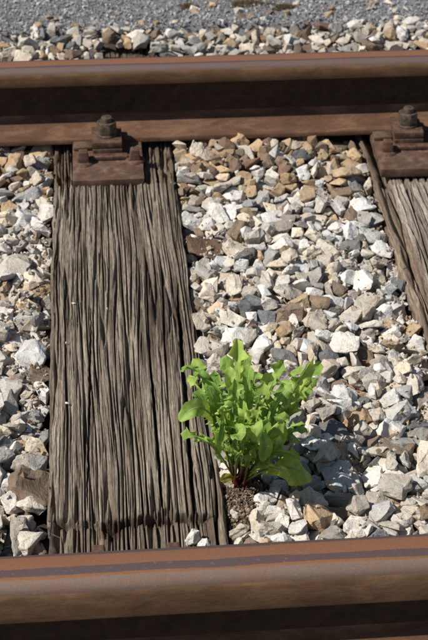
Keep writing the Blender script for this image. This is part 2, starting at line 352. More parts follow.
# ---------------------------------------------------------------- sleepers
def sleeper_mesh(name, W, seed, xo, style, v0=-.80, v1=1.70, D=.15, hi=(-.10, 1.03)):
    du = .00062
    # section path: up the left side, over the rounded edge, across, down the right side
    rc = .006
    side = np.concatenate([np.linspace(-D, -.045, 12), np.linspace(-.043, -rc, 26)])
    L = [( -1.0, 0, 0.0, z) for z in side]
    for a in np.linspace(0, math.pi / 2, 8)[1:-1]: L.append((-math.cos(a), math.sin(a), rc - rc * math.cos(a), -rc + rc * math.sin(a)))
    for x in np.arange(rc, W - rc, du): L.append((0, 1, x, 0.0))
    for a in np.linspace(math.pi / 2, 0, 8)[1:-1]: L.append((math.cos(a), math.sin(a), W - rc + rc * math.cos(a), -rc + rc * math.sin(a)))
    L += [(1.0, 0, W, z) for z in side[::-1]]
    L = np.array(L); arc = np.concatenate([[0], np.cumsum(np.hypot(np.diff(L[:, 2]), np.diff(L[:, 3])))]); arc -= arc[np.argmax(L[:, 1] > .99)] - rc
    v = np.concatenate([np.arange(v0, hi[0], .012), np.arange(hi[0], -.022, .0026), np.arange(-.022, .026, .0011), np.arange(.026, hi[1], .0026), np.arange(hi[1], v1 + .001, .009)])
    U, Vv = np.meshgrid(arc, v)
    k = style
    su = U + .010 * P2(U * 7 + seed, Vv * 1.8, seed) + .0011 * P2(U * 40, Vv * 6, seed + 1) + .00035 * P2(U * 150, Vv * 22, seed + 2)
    top = L[None, :, 1] > .5
    h = .0014 * P2(U * 16, Vv * 4, seed + 3) + .0015 * P2(U * 40, Vv * 16, seed + 30)
    n1 = P2(su / k['c1'], Vv / .55, seed + 4); m1 = .25 + .75 * sst(-.7, -.05, P2(su / .03, Vv / .22, seed + 5))
    h -= k['d1'] * m1 * np.exp(-(np.abs(n1) / k['w1']) ** 2)
    n1b = P2(su / (k['c1'] * .8) + 7.3, Vv / .30, seed + 14); m1b = sst(-.1, .4, P2(su / .022, Vv / .16, seed + 15))
    h -= k['d1'] * .55 * m1b * np.exp(-(np.abs(n1b) / .12) ** 2)
    n2 = P2(su / k['c2'], Vv / .30, seed + 6); m2 = sst(-.5, .4, P2(su / .02, Vv / .12, seed + 7))
    h -= k['d2'] * m2 * np.exp(-(np.abs(n2) / .16) ** 1.8)
    n3 = P2(su / .0036, Vv / .13, seed + 8); h += (.0021 * (np.abs(n3) - .35) + .0012 * (np.abs(P2(su / .0021, Vv / .10, seed + 48)) - .3)) * k['f']
    h += .0007 * P2(su / .0015, Vv / .06, seed + 9) + .0004 * P2(su / .0045, Vv / .018, seed + 19)
    # every fibre ends a little before or after the seats cut for the base plates
    fib = P2(su / .006, Vv * 0 + .5, seed + 10); fib2 = P2(su / .02, Vv * 0 + 1.5, seed + 11)
    nb = k['near'] - .002 + .010 * P2(U * 11, U * 0 + .4, seed + 35) + .0025 * fib + .003 * fib2; fb = k['far'] + .006 * fib + .005 * fib2
    isn = 1 - sst(-.0016, .0006, Vv - nb); isf = sst(-.003, .004, Vv - fb)
    lim = (Vv > v0 + .3)
    h -= (.011 + .003 * np.abs(fib)) * isn
    seat = sst(k['seat'][0] - .004, k['seat'][0] + .002, U) * (1 - sst(k['seat'][1] - .002, k['seat'][1] + .006, U))
    h -= (.013 + .003 * np.abs(fib)) * isf * seat + (.004 + .008 * sst(-.1, .3, P2(su / .012, Vv / .05, seed + 36))) * isf * (1 - seat)
    h -= .018 * sst(1.20, 1.27, Vv)
    h -= .012 * np.exp(-((Vv - nb + .003) / .0028) ** 2) * sst(-.55, .0, P2(U * 45, U * 0 + .3, seed + 33)) * top
    # rounded, worn long edges
    ed = np.minimum(np.clip(U, 0, W), np.clip(W - U, 0, W)); h -= .006 * np.exp(-ed / .006) * top * (1 + P2(U * 0 + 1, Vv * 14, seed + 12))
    for (a, b, dz) in k.get('low', []): h -= dz * (1 - sst(b - .004, b + .004, U + .006 * P2(U * 0 + .2, Vv * 8, seed + 13))) * (U > a) * top
    rot = np.zeros_like(U)
    for (ru, rv, ra, rb, dz) in k.get('rot', []):
        e = np.exp(-(((U - ru) / ra) ** 2 + ((Vv - rv) / rb) ** 2) * 1.5 ); rot += e; h -= dz * sst(.3, .7, e + .15 * P2(U * 120, Vv * 80, 77))
    for (u0, va, u1, vb_, wd, dz) in k.get('split', []):
        t = np.clip((Vv - va) / (vb_ - va), 0, 1); uc = u0 + (u1 - u0) * t + .003 * P2(U * 0 + 2, Vv * 12, seed + 21) + .0012 * P2(U * 0 + 2, Vv * 45, seed + 22)
        ww = wd * np.sin(np.pi * np.clip(t, .02, .98)) ** .5 * ((Vv > va) & (Vv < vb_)); h -= dz * np.exp(-(np.abs(U - uc) / np.maximum(ww, 1e-5)) ** 3) * (ww > 0)
    amp = np.where(top, 1.0, .45); h = np.clip(h * amp, -.042, .02)
    X = L[None, :, 2] + L[None, :, 0] * h + k.get('skew', 0) * 0; Z = L[None, :, 3] + L[None, :, 1] * h
    edge = .004 * P2(Vv * 7, Vv * 0 + .1, seed + 16) + .002 * P2(Vv * 30, Vv * 0 + .4, seed + 17)
    X = X + edge * np.clip(1 - np.abs(X) / .03, 0, 1) + .005 * P2(Vv * 6, Vv * 0 + 5, seed + 18) * np.clip(1 - np.abs(X - W) / .03, 0, 1)
    # colour: lengthwise grain streaks, silvered and brown areas
    s1 = P2(su / .008, Vv / .35, seed + 40); s2 = P2(su / .0025, Vv / .16, seed + 41); s3 = P2(U * 8, Vv * 3, seed + 42)
    f = np.clip(.5 + .55 * s1 + .35 * s2 + .25 * s3, 0, 1)[..., None]
    col = np.array(k['dark']) * (1 - f) + np.array(k['light']) * f
    br = np.clip(np.maximum(isn * .5, sst(-.03, .04, Vv - fb) * .95) + rot * .9, 0, 1)[..., None]
    col = col * (1 - br * .6) + np.array((.11, .068, .042)) * br * .6
    tr_ = (np.exp(-((Vv - nb + .004) / .0065) ** 2) * sst(-.6, .0, P2(U * 45, U * 0 + .3, seed + 33)) * top * .85)[..., None]; col = col * (1 - tr_) + np.array((.035, .023, .016)) * tr_  # black-brown rot along the step trough, also painting in the shade of its undercut
    for (a, b, dz) in k.get('low', []):
        m = ((1 - sst(b - .006, b + .004, U)) * (L[None, :, 2] < W / 2))[..., None]; col = col * (1 - m * .85) + np.array((.19, .14, .10)) * m * .85 * (.6 + .9 * f)
    rr = np.clip(rot, 0, 1)[..., None]; col = col * (1 - rr * .7) + np.array((.045, .022, .014)) * rr * .7
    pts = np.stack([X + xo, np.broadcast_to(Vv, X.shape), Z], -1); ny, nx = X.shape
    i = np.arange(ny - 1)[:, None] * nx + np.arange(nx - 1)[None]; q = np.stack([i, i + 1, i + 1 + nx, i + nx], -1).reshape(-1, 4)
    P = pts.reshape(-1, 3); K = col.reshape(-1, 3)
    # end caps
    extra = []; tris = []; base = len(P)
    for e, (row, fl) in enumerate(((0, 1), (ny - 1, 0))):
        c = pts[row].mean(0); c[2] = -.08; extra.append(c); ids = row * nx + np.arange(nx)
        a, b = ids[:-1], ids[1:]; tt = np.stack([np.full(nx - 1, base + e), b, a] if fl else [np.full(nx - 1, base + e), a, b], -1); tris.append(tt)
    P = np.concatenate([P, np.array(extra)]); K = np.concatenate([K, K[:2]])
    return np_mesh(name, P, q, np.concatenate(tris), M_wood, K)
def sleeper(x, W, seed, style, label):
    t = empty('wooden_sleeper', (x, .45, 0), label, 'sleeper', 'wooden sleepers under the rails')
    me = sleeper_mesh('timber', W, seed, 0, style); me.transform(Matrix.Translation((0, -.45, 0)))
    link(bpy.data.objects.new('timber', me), t)
    return t
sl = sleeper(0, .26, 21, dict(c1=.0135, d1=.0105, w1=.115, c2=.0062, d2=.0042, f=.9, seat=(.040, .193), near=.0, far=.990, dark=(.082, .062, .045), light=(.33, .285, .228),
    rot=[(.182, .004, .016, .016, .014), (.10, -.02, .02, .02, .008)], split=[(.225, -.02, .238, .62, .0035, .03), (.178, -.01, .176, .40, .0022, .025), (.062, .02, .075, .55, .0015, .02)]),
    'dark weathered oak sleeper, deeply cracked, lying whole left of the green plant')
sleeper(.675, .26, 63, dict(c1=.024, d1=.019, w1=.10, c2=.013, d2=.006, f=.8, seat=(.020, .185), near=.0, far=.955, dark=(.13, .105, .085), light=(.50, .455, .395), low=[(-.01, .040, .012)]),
    'silver grey cracked sleeper cut off by the right edge of the photo')
# strips that have split away along the right-hand edge of the dark sleeper
def strip(x0, x1, va, vb, z, seed, bend=0.0):
    n = 150; m = 18; r = []
    v = np.linspace(va, vb, n); a = np.linspace(-.25, math.pi + .25, m); Vv, A = np.meshgrid(v, a, indexing='ij')
    t = (Vv - va) / (vb - va); w = (x1 - x0) / 2 * np.clip(np.minimum(t * 14, (1 - t) * 5) + .12, 0, 1)
    cx = (x0 + x1) / 2 + bend * (1 - t) ** 2 + .003 * P2(Vv * 10, Vv * 0, seed)
    rr = 1 + .28 * P2(A * 3.1, Vv * 9, seed + 1) + .20 * P2(A * 8, Vv * 16, seed + 2)
    X = cx + w * np.cos(A) * rr; Z = z + (.05 * np.sin(A) - .05) * 1.0 * 1 + (rr - 1) * .018 + .004 * P2(Vv * 8, Vv * 0 + 3, seed + 3)
    Z -= .02 * (1 - np.clip(t * 12, 0, 1))
    f = np.clip(.5 + .8 * P2(A * 4, Vv * 8, seed + 4), 0, 1)[..., None]; col = np.array((.12, .09, .066)) * (1 - f) + np.array((.27, .225, .18)) * f
    i = np.arange(n - 1)[:, None] * m + np.arange(m - 1)[None]; q = np.stack([i, i + m, i + m + 1, i + 1], -1).reshape(-1, 4)
    pts = np.stack([X, Vv - .45, Z], -1).reshape(-1, 3)
    link(bpy.data.objects.new('splinter', np_mesh('splinter', pts, q, None, M_wood, col.reshape(-1, 3))), sl)
strip(.258, .277, -.20, .33, -.004, 5); strip(.272, .296, -.20, .085, -.020, 9, .006); strip(.256, .268, .30, .62, -.012, 14)

# ---------------------------------------------------------------- fastenings
def bevel_box(bm, x0, x1, y0, y1, z0, z1, b=.002, top=None, seg=2):
    """box; top = (dx, dy) shrinks its upper face on each side"""
    m = bmesh.new(); bmesh.ops.create_cube(m, size=1)
    dx, dy = top or (0, 0)
    for v in m.verts:
        up = v.co.z > 0; sx, sy = (1 if v.co.x > 0 else -1), (1 if v.co.y > 0 else -1)
        v.co = ((x0 + x1) / 2 + sx * ((x1 - x0) / 2 - (dx if up else 0)), (y0 + y1) / 2 + sy * ((y1 - y0) / 2 - (dy if up else 0)), z1 if up else z0)
    bmesh.ops.bevel(m, geom=m.edges[:], offset=b, segments=seg, profile=.6, affect='EDGES')
    t = bpy.data.meshes.new('t'); m.to_mesh(t); m.free(); bm.from_mesh(t); bpy.data.meshes.remove(t)
def cyl(bm, x, y, z0, z1, r0, r1, n=24, b=.0012, rot=0.0):
    m = bmesh.new(); bmesh.ops.create_cone(m, cap_ends=True, segments=n, radius1=r0, radius2=r1, depth=z1 - z0, matrix=Matrix.Translation((x, y, (z0 + z1) / 2)) @ Matrix.Rotation(rot, 4, 'Z'))
    es = [e for e in m.edges if abs(e.verts[0].co.z - e.verts[1].co.z) < 1e-6] if n > 8 else m.edges[:]
    bmesh.ops.bevel(m, geom=es, offset=b, segments=2, profile=.6, affect='EDGES')
    t = bpy.data.meshes.new('t'); m.to_mesh(t); m.free(); bm.from_mesh(t); bpy.data.meshes.remove(t)
def rough(bm, a, f, seed):
    for v in bm.verts: v.co += noise.noise_vector(v.co * f + Vector((seed, 0, 0))) * a
def fastening(x, yc, s, label, rz=0.0, rot=.3, ln=.225, sh=-.012):
    """s = +1: the inner side lies towards -y of the rail (far rail), -1: towards +y. Origin on the rail's centre line"""
    t = empty('rail_fastening', (x, yc, 0), label, 'rail fastening', 'bolted base plates holding the rails down', rz=rz)
    def B(*a, **k):
        bm = bmesh.new()
        for (x0, x1, y0, y1, z0, z1, *r) in a:
            ya, yb = sorted((-s * y0, -s * y1)); bevel_box(bm, x0, x1, ya, yb, z0, z1, *(r or [.002]))
        return bm
    # y grows from the rail's centre line towards the middle of the track
    bm = B((-.075, .075, -.155, ln, -.008, .0115, .0028)); rough(bm, .0012, 40, x); bm_obj('base_plate', bm, M_plate, t)
    bm = B((-.073, -.032, .0705, .100, .0118, .021, .003), (-.031, .033, .0705, .092, .0118, .030, .003)); bm_obj('rib', bm, M_plate, t)
    bm = B((-.040, .043, .128, .146, .0118, .0215, .003)); bm_obj('guide_bar', bm, M_clamp, t)
    bm = B((-.032, .032, .048, .122, .0275, .0430, .0022)); rough(bm, .0008, 60, x + 3); bm_obj('clamp_plate', bm, M_clamp, t)
    bm = B((-.031, .032, .094, .124, .0118, .0272, .0018)); bm_obj('clamp_foot', bm, M_clamp, t)
    ny = -s * .083
    bm = bmesh.new(); cyl(bm, .001, ny, 0.0432, .0475, .0235, .0225); bm_obj('washer', bm, M_nut, t)
    nut = bmesh.new(); cyl(nut, .001, ny, .0477, .0735, .0222, .0212, 6, .0018, rot); rough(nut, .0008, 70, x); no = bm_obj('nut', nut, M_nut, t, 50)
    bm = bmesh.new(); cyl(bm, .001, ny, .0730, .0840, .0122, .0112, 24, .0020); bm_obj('bolt_end', bm, M_nut, t)
    for sx in (-.051, .058):
        y = -s * ((.163 if sx < 0 else .160) + sh)
        ls = bmesh.new(); cyl(ls, sx, y, .0118, .0175, .0215, .0165, 28, .0015)
        lo = bm_obj('screw_flange', ls, M_lag, t)
        ls = bmesh.new(); bevel_box(ls, sx - .0120, sx + .0120, y - .0115, y + .0115, .0172, .0410, .0022, (.0032, .0032)); rough(ls, .0008, 80, sx)
        h = bm_obj('screw_head', ls, M_lag, t, 50)
    return t
fastening(.1165, YF, 1, 'bolted base plate with one big nut on the dark sleeper, left under the far rail', .0)
fastening(.777, YF, 1, 'bolted base plate on the silver sleeper at the right edge, under the far rail', -.03, .1)
fastening(.130, YN, -1, 'base plate behind the foreground rail with only the screw heads showing', .0, .5, .196, .012)

# ---------------------------------------------------------------- ballast stones
STONES = [
513,170,-44,180,-74,7,0,79,200,96,1085,71,19,-15,-154,-22,800,134,930,168,-107,5,0,96,706,166,608,1536,-113,-3,0,100,18,128,-77,865,-76,1,0,87,412,104,818,-63,14,96,-4,-91,
207,80,584,178,-100,82,-19,-3,501,124,1107,256,-75,-5,0,-7,15,101,1043,805,35,-19,-18,-63,221,104,570,812,16,29,12,4,208,103,1164,435,-31,-14,-7,19,210,132,-153,1449,-86,-1,0,79,
201,90,-82,1099,-129,-6,156,-7,300,104,590,250,-70,-48,-153,19,313,87,790,553,-33,15,-22,-19,19,110,1064,131,-42,4,0,113,114,104,684,695,-75,30,-13,-5,302,121,-102,-36,-74,2,0,96,
107,90,654,1019,-65,28,13,-19,201,93,-60,296,-59,-154,10,-8,18,85,1128,351,-16,33,8,17,117,84,-47,-78,-57,-1,0,87,808,68,1025,-43,22,3,-4,28,621,117,941,366,-103,-7,0,96,
15,88,925,-99,-9,-34,-19,18,1,82,717,340,-89,52,4,-21,0,107,664,912,-81,-5,0,79,21,97,1185,1227,-59,-7,0,79,1,82,790,666,-69,65,-19,23,614,134,744,1086,-87,5,0,68,
100,91,-46,102,-70,4,20,75,102,125,1196,212,-55,-7,0,79,114,80,893,221,11,50,-21,47,112,91,-69,1346,-97,-37,-2,9,10,71,919,586,6,-18,-35,144,113,79,752,-187,46,10,-5,-75,
305,71,912,53,-100,45,8,-10,321,128,-109,1957,-86,3,0,13,501,101,877,1018,-86,56,-22,-3,107,104,893,1168,-87,30,31,24,312,72,953,-20,36,-2,-4,-113,0,70,-108,106,-64,-29,21,-53,
513,94,-34,768,-99,1,0,87,202,81,-79,521,-116,-58,1,-139,111,81,664,-100,-6,-49,-133,6,104,85,563,688,-74,-63,-134,21,116,80,955,681,-13,6,-14,9,307,110,943,1657,-82,-1,0,61,
421,92,640,-206,13,60,-52,10,104,78,694,1217,-42,-10,-32,71,7,83,667,1707,-8,68,22,-45,217,74,648,579,-87,24,-27,79,219,115,693,802,-103,2,0,79,107,72,-38,374,-126,-103,43,-55,
10,102,690,440,-86,25,21,80,602,67,983,-147,-58,-57,25,-137,217,84,-138,674,-87,29,-6,-27,113,104,725,1509,-81,0,0,79,221,64,829,129,-72,0,152,6,213,104,1280,1567,-115,142,16,-21,
521,92,744,1577,-12,-113,-6,44,15,83,1304,1466,-90,-35,-6,-61,106,82,552,1003,-32,10,14,43,111,93,-131,601,-79,-3,0,79,610,81,830,769,-22,-5,7,-10,105,90,1182,1094,-75,-9,-1,32,
308,85,804,191,-97,-5,0,79,300,67,858,-126,13,0,-152,30,210,69,1121,606,-32,48,-5,20,310,88,1229,326,-114,-25,-119,-40,400,104,1244,1993,4,5,-13,-117,103,71,587,1162,-40,-45,48,-136,
214,100,580,1322,-80,-2,0,-9,17,79,754,852,-63,25,-11,-71,21,70,1156,506,-19,-104,-30,-41,219,104,569,2028,-18,-20,18,9,115,130,1095,1466,-106,-6,0,52,17,77,1224,1011,-89,56,-25,16,
110,100,749,495,-132,-90,10,132,500,95,1107,789,-99,3,0,0,11,63,751,-14,10,52,25,-65,310,87,817,442,-44,-41,23,76,4,125,1284,1761,-55,1,0,70,513,74,997,1078,-10,-150,1,-44,
15,69,763,-110,40,-26,122,-37,208,79,1250,583,-38,-35,0,62,16,73,-28,675,-139,-71,-10,-64,610,101,981,739,-121,-112,20,-54,309,90,848,1846,-56,-16,-37,50,10,58,997,533,16,18,-1,-26,
10,99,575,1693,-84,-13,27,-23,11,64,671,57,-64,108,16,17,215,74,971,934,-9,-26,-154,-46,115,93,-175,1776,-67,138,29,58,7,95,-27,1801,-79,-1,0,79,406,89,-48,2307,-40,2,5,-2,
309,69,927,463,-24,-27,-17,25,12,64,696,-170,71,-89,39,17,9,76,1321,855,-126,47,91,85,103,83,788,1525,-20,66,145,18,1,71,1196,1562,-58,33,-22,73,219,97,595,995,-126,0,6,103,
1,81,-45,1717,-89,-13,42,7,109,65,811,68,-67,-2,-6,-57,121,83,660,2738,17,99,-29,-27,200,93,1027,28,-79,-4,0,79,12,90,-116,1770,-68,-1,0,-17,20,68,864,294,-13,4,-24,-130,
212,84,1158,1011,-14,46,15,76,2,92,1001,488,-84,-62,28,-7,400,62,1043,414,-10,-7,5,-57,210,76,837,345,-50,23,6,53,401,71,1055,1816,25,-1,-14,72,203,59,1023,350,2,-26,-13,102,
8,104,1277,1100,-156,-2,26,29,208,76,1062,677,-58,-6,5,0,616,64,788,1016,-59,-98,-22,-29,601,75,1182,1497,-84,-142,-20,-33,213,87,421,3377,-15,150,-10,59,401,61,838,918,-16,-145,-19,16,
411,88,-172,2181,16,-70,-8,72,115,91,597,-96,-130,95,42,75,511,92,575,1119,-113,-22,4,-9,102,69,1045,263,-15,-25,144,-32,121,74,1226,674,-45,-120,-32,-32,121,56,582,-72,-57,-55,-18,18,
0,91,894,1692,-51,-23,-151,4,512,86,914,2089,42,-32,-2,-10,209,72,1098,984,-25,8,145,40,3,84,1180,1750,-65,-53,20,-43,619,104,1240,405,-109,-11,-1,19,212,70,807,1077,-6,83,19,-29,
101,65,1098,178,2,76,-20,74,319,49,582,563,-78,-123,19,-22,418,68,-27,-79,-136,-40,40,-33,212,64,963,83,-51,5,-60,154,502,96,907,5,-89,6,0,9,216,85,-79,649,-188,-144,-32,-49,
219,96,967,866,-94,-144,20,-17,418,83,1324,938,-166,-99,-47,-35,206,55,1091,421,-8,-11,-5,0,817,64,1205,544,-64,11,-12,7,310,70,1272,559,-111,21,-16,-5,215,86,-69,2245,-97,-2,0,0,
218,73,1113,-24,-67,-15,135,-15,106,59,911,1343,74,7,-28,-6,212,61,624,518,-91,-59,-4,103,519,87,1213,1887,-60,12,-23,-94,209,72,820,1235,-35,99,-52,-83,512,93,631,-150,-53,20,19,10,
216,62,718,887,-48,-56,-27,32,204,86,994,1263,-33,-12,12,131,317,81,851,1399,-50,45,-20,-69,215,84,-163,306,7,-39,-18,-8,103,52,683,202,-36,-111,51,-41,102,72,931,775,-64,-56,31,-81,
615,75,752,1403,-21,110,-8,31,1,71,-186,1125,-94,14,0,-3,412,104,954,288,-148,-31,9,8,13,67,1141,1260,-68,34,5,21,310,66,1257,1665,-48,-36,5,115,100,82,631,771,-18,92,15,69,
11,70,1240,922,-129,-57,125,-4,112,93,1058,1373,-76,-60,-10,70,218,58,578,742,-21,-19,28,-115,513,64,1086,1185,-64,-155,5,-70,13,64,621,1656,-50,-143,-8,33,216,71,1093,1768,-31,-87,-17,-71,
317,83,1259,1950,-128,41,-43,29,111,84,-88,40,-154,8,-29,-22,208,61,886,498,-28,4,-42,-50,101,63,1040,1538,-40,-94,-122,-8,10,50,728,1363,-52,-55,150,4,16,76,898,1479,-19,22,-6,-4,
20,95,683,1720,-33,28,-24,-20,101,82,-165,3214,-17,40,3,-29,115,54,1093,-116,-57,8,28,6,213,75,1149,923,-122,108,-8,-12,116,68,1018,1454,-69,-12,6,1,107,104,1053,1686,-112,20,5,0,
600,71,1070,2145,10,75,136,-12,120,69,-145,1245,-114,-118,31,-78,410,71,1234,840,-111,122,18,-5,204,85,708,1921,-7,55,1,-132,8,50,733,132,-88,-14,-6,132,102,74,869,1319,-21,-63,-17,-20,
317,80,709,3293,-51,100,-12,19,111,88,-139,3386,-35,56,30,21,111,103,-211,990,-15,18,10,-13,105,55,-114,456,-18,87,4,-7,15,104,663,0,-125,63,-52,-2,21,47,590,7,-85,11,-127,-3,
119,74,644,-50,-47,-46,18,-76,117,72,1085,1318,-67,95,-50,25,417,71,989,1961,-4,59,-19,-140,6,55,-119,989,-146,155,7,45,1,67,985,862,12,18,-27,-136,13,65,1324,1350,-182,-28,32,-66,
20,65,1060,1990,42,-13,136,78,100,65,-77,672,-110,3,-19,-59,10,104,750,1900,-67,9,-14,85,5,74,942,1211,-66,28,34,123,513,90,1560,3189,75,4,-19,130,404,58,-40,1302,-154,22,-10,5,
108,95,1245,1280,-166,72,4,51,15,77,1224,742,-101,12,-28,63,201,58,787,373,-59,132,21,-42,105,73,1159,936,-56,-46,-5,5,119,68,654,2151,62,19,8,-7,313,90,509,3257,10,122,15,31,
213,124,1110,1849,-85,5,0,52,18,73,1161,115,-110,-58,-2,127,516,72,1215,1693,-84,-58,-25,70,407,76,804,1971,28,-125,6,-92,405,87,1042,425,-112,22,-15,-1,414,85,927,1093,-54,71,-34,-2,
205,61,1040,-106,2,-46,-17,-35,517,82,261,3407,11,33,-19,-56,716,74,89,3165,39,-28,-25,155,100,52,878,360,-31,-36,4,-72,15,48,717,-66,0,-58,-121,-56,708,67,753,2240,42,-31,-143,-35,
9,53,581,216,-32,-23,-17,-44,315,67,720,247,-94,20,-21,40,111,53,865,411,-49,-26,123,61,304,90,1445,3213,-15,1,-13,-6,209,57,873,534,12,-1,131,-68,713,65,978,2017,41,148,-27,42,
115,104,-22,1880,-119,-93,26,-43,201,62,1080,-73,-40,-102,-13,6,210,57,1288,741,-107,28,68,109,10,101,1032,1086,-72,22,-19,47,118,58,841,714,-57,-61,22,-15,4,63,702,-10,-60,-61,-128,-3,
120,59,619,2214,70,-23,11,-97,211,86,923,2765,7,-3,-142,86,14,90,955,1317,-68,-2,0,9,101,70,1276,1373,-106,25,18,67,221,58,854,608,-31,-94,-14,116,215,59,1140,197,-24,75,9,-80,
800,64,731,454,-102,-64,44,-21,407,63,1255,963,-129,68,20,-6,21,67,773,1855,-30,-8,-152,51,419,104,862,2222,-26,-154,-32,-5,17,77,1741,3303,57,29,-27,100,112,67,-106,2201,-5,-9,16,-114,
214,91,740,1194,-128,-89,-65,-16,210,95,1293,1683,-85,7,-21,1,616,69,1334,1249,-155,-25,135,-36,21,52,993,274,-82,-73,-27,102,415,88,1111,2191,31,-6,10,33,108,66,778,1658,-1,-53,-1,-49,
415,104,1317,2187,-108,-121,34,74,701,66,769,2044,54,48,-39,-43,211,71,1088,3325,-33,33,8,-21,15,69,-201,2738,-8,41,44,33,400,62,1680,3318,48,6,35,-62,320,89,1157,307,-68,5,0,79,
220,76,1166,40,-100,-10,5,30,113,63,1225,889,-147,-97,2,-5,0,67,1150,1623,-76,-5,-14,-46,213,79,964,971,-31,21,-1,12,221,90,853,3299,-69,5,-137,29,609,74,-148,367,-60,6,29,-32,
419,57,-180,1865,-67,-9,0,-106,115,64,-65,2057,-5,-14,6,-113,106,64,1155,797,-69,20,-130,3,418,53,605,358,-95,-114,41,-60,206,47,720,302,-80,-142,18,-6,18,76,1032,2772,-30,-52,4,88,
301,63,1421,3441,15,44,-6,27,14,78,-108,3565,-88,69,-51,69,115,77,-179,1631,-140,73,-11,-27,320,74,583,661,-204,-12,-149,31,109,70,889,918,-76,-24,-69,-14,205,67,860,276,-98,-19,-9,-60,
209,45,1121,12,-67,-147,-8,42,517,48,1155,-55,-5,36,15,-41,12,46,698,176,-90,-60,-53,31,116,73,974,1575,-48,-13,29,53,416,87,806,2288,-9,-54,-41,-25,109,77,1334,1972,-135,35,61,40,
721,75,844,2062,79,53,-2,-117,402,60,-99,1161,-116,-43,1,-153,410,72,656,215,-215,-6,-6,-20,120,64,1062,617,-66,-23,21,8,119,78,1004,-34,-35,17,-3,-20,113,89,1174,604,-106,-33,-12,33,
114,61,871,-62,-40,-129,-13,18,7,68,912,1295,-11,136,17,37,412,62,943,1900,-24,-25,-48,32,221,70,854,1594,-35,-57,114,-12,200,66,1021,933,-24,-50,-23,29,120,45,663,1620,-22,-36,11,-128,
12,74,-121,211,-109,-52,-38,71,118,48,841,27,-44,-19,-4,112,307,46,1051,1057,-58,6,-10,-146,200,90,1836,3523,-18,-21,-10,6,303,73,-123,310,-104,83,56,-90,109,80,-172,843,-56,6,144,-22,
20,77,-175,1359,-51,3,-41,-76,301,65,-26,462,-183,-103,8,-74,402,98,1280,2072,-77,-25,2,128,110,93,706,-36,-108,-40,88,-103,210,66,915,703,-87,25,32,-18,8,60,918,821,-20,-9,5,-103,
213,50,1036,1657,-17,73,-25,-6,207,52,1158,710,-38,-4,-155,12,17,50,1121,-162,-60,28,-33,-40,214,68,-23,1272,-210,-69,2,-67,409,57,-70,-148,-104,-30,53,-97,215,44,656,290,-7,-27,-31,-19,
5,66,765,419,-110,-68,29,-89,11,53,1108,552,-26,25,3,68,216,87,-102,1722,-180,-32,-11,98,0,96,1253,683,-132,-29,-10,18,207,93,798,1262,-152,-8,-20,-154,211,64,779,624,-90,-145,56,2,
316,99,1110,1162,-166,-24,-12,7,315,38,810,289,-60,-62,-154,7,9,55,610,408,-60,-156,-24,-35,219,58,1100,644,-51,-8,-117,-44,220,70,571,1791,-39,-29,0,-3,202,44,1077,-82,-3,-9,-2,-33,
209,48,1211,618,-39,138,21,-40,100,48,799,948,-50,84,114,27,121,57,926,1990,7,-76,21,-20,108,75,-129,3292,-8,-5,27,-45,0,54,-136,1345,-91,1,125,31,111,50,587,465,-215,28,0,-30,
119,47,1010,310,-64,29,-98,-79,115,56,640,324,-3,-83,-30,57,808,64,1273,1193,-101,-24,-7,14,2,74,651,-140,6,-29,32,19,408,53,824,1875,-4,144,-20,71,115,70,1311,3373,-67,144,11,-12,
10,55,938,530,2,119,27,-29,211,43,699,607,-72,-22,-51,4,701,73,1366,3496,-23,-4,10,-1,211,90,-35,3581,-69,12,-10,-77,107,73,1151,2815,0,-34,-133,-37,3,87,-31,582,-159,-42,-41,47,
215,85,-46,2055,-100,103,9,76,12,88,992,1166,-103,10,23,39,111,50,662,265,-82,101,26,-93,5,84,891,1542,-84,-47,-17,6,113,56,612,1097,-83,-121,-6,15,117,78,601,1248,-95,17,-35,-23,
4,54,795,1308,-25,-9,-117,-20,14,77,1186,3365,-51,-3,-133,-4,111,57,728,54,-114,48,-40,43,201,48,1162,637,-69,38,-31,-8,119,58,1076,725,-33,4,-67,-147,10,53,1045,-123,-20,-34,-9,-49,
15,52,1100,1548,-48,-110,-22,-24,215,69,992,1747,-47,119,5,80,308,53,809,1799,-24,-30,-4,-23,0,66,641,2006,12,-42,21,12,210,58,1337,2766,50,44,-11,-39,16,63,-184,1554,-95,-115,14,65,
109,82,894,755,-92,-65,-28,-90,13,63,806,1188,-50,34,7,84,116,62,548,1492,-175,-109,-13,78,117,71,1046,931,-78,38,-22,-89,105,91,661,1327,-142,-17,3,15,315,60,692,228,-69,-142,4,-16,
406,76,1085,1964,-25,-29,8,-29,417,61,912,2163,61,68,-20,-126,106,69,712,1998,32,-21,-20,-78,213,70,1016,3424,-68,41,-43,78,511,62,1291,2737,-2,113,6,98,417,104,564,2211,-93,28,55,43,
605,41,612,632,-65,86,-123,8,200,57,876,1225,-11,152,-19,-19,201,48,1152,-115,-35,2,-17,-116,301,64,1529,3337,-13,40,10,-4,14,53,-58,1036,-205,48,-39,96,108,57,871,836,-53,-12,-15,49,
101,59,1240,1420,-74,9,19,57,413,75,991,1943,-56,-22,-28,-45,211,51,916,1971,-26,-114,27,-17,406,63,1204,1943,-41,123,13,30,513,57,1167,2207,15,80,-44,-30,417,50,1161,2143,28,38,26,-66,
407,69,711,2022,39,19,-13,-47,407,73,1827,3228,-8,36,-12,152,18,74,808,-103,-86,67,8,95,7,64,1010,1811,-65,23,12,-7,814,50,775,223,-84,41,-144,36,111,53,701,550,-95,114,33,53,
19,42,995,1491,-60,-122,-42,26,100,60,892,1768,-43,128,0,-80,15,63,865,2017,30,-44,-21,72,105,82,835,2147,16,87,-20,93,415,74,1137,2025,-10,-18,22,-7,618,70,45,3407,2,-143,-4,35,
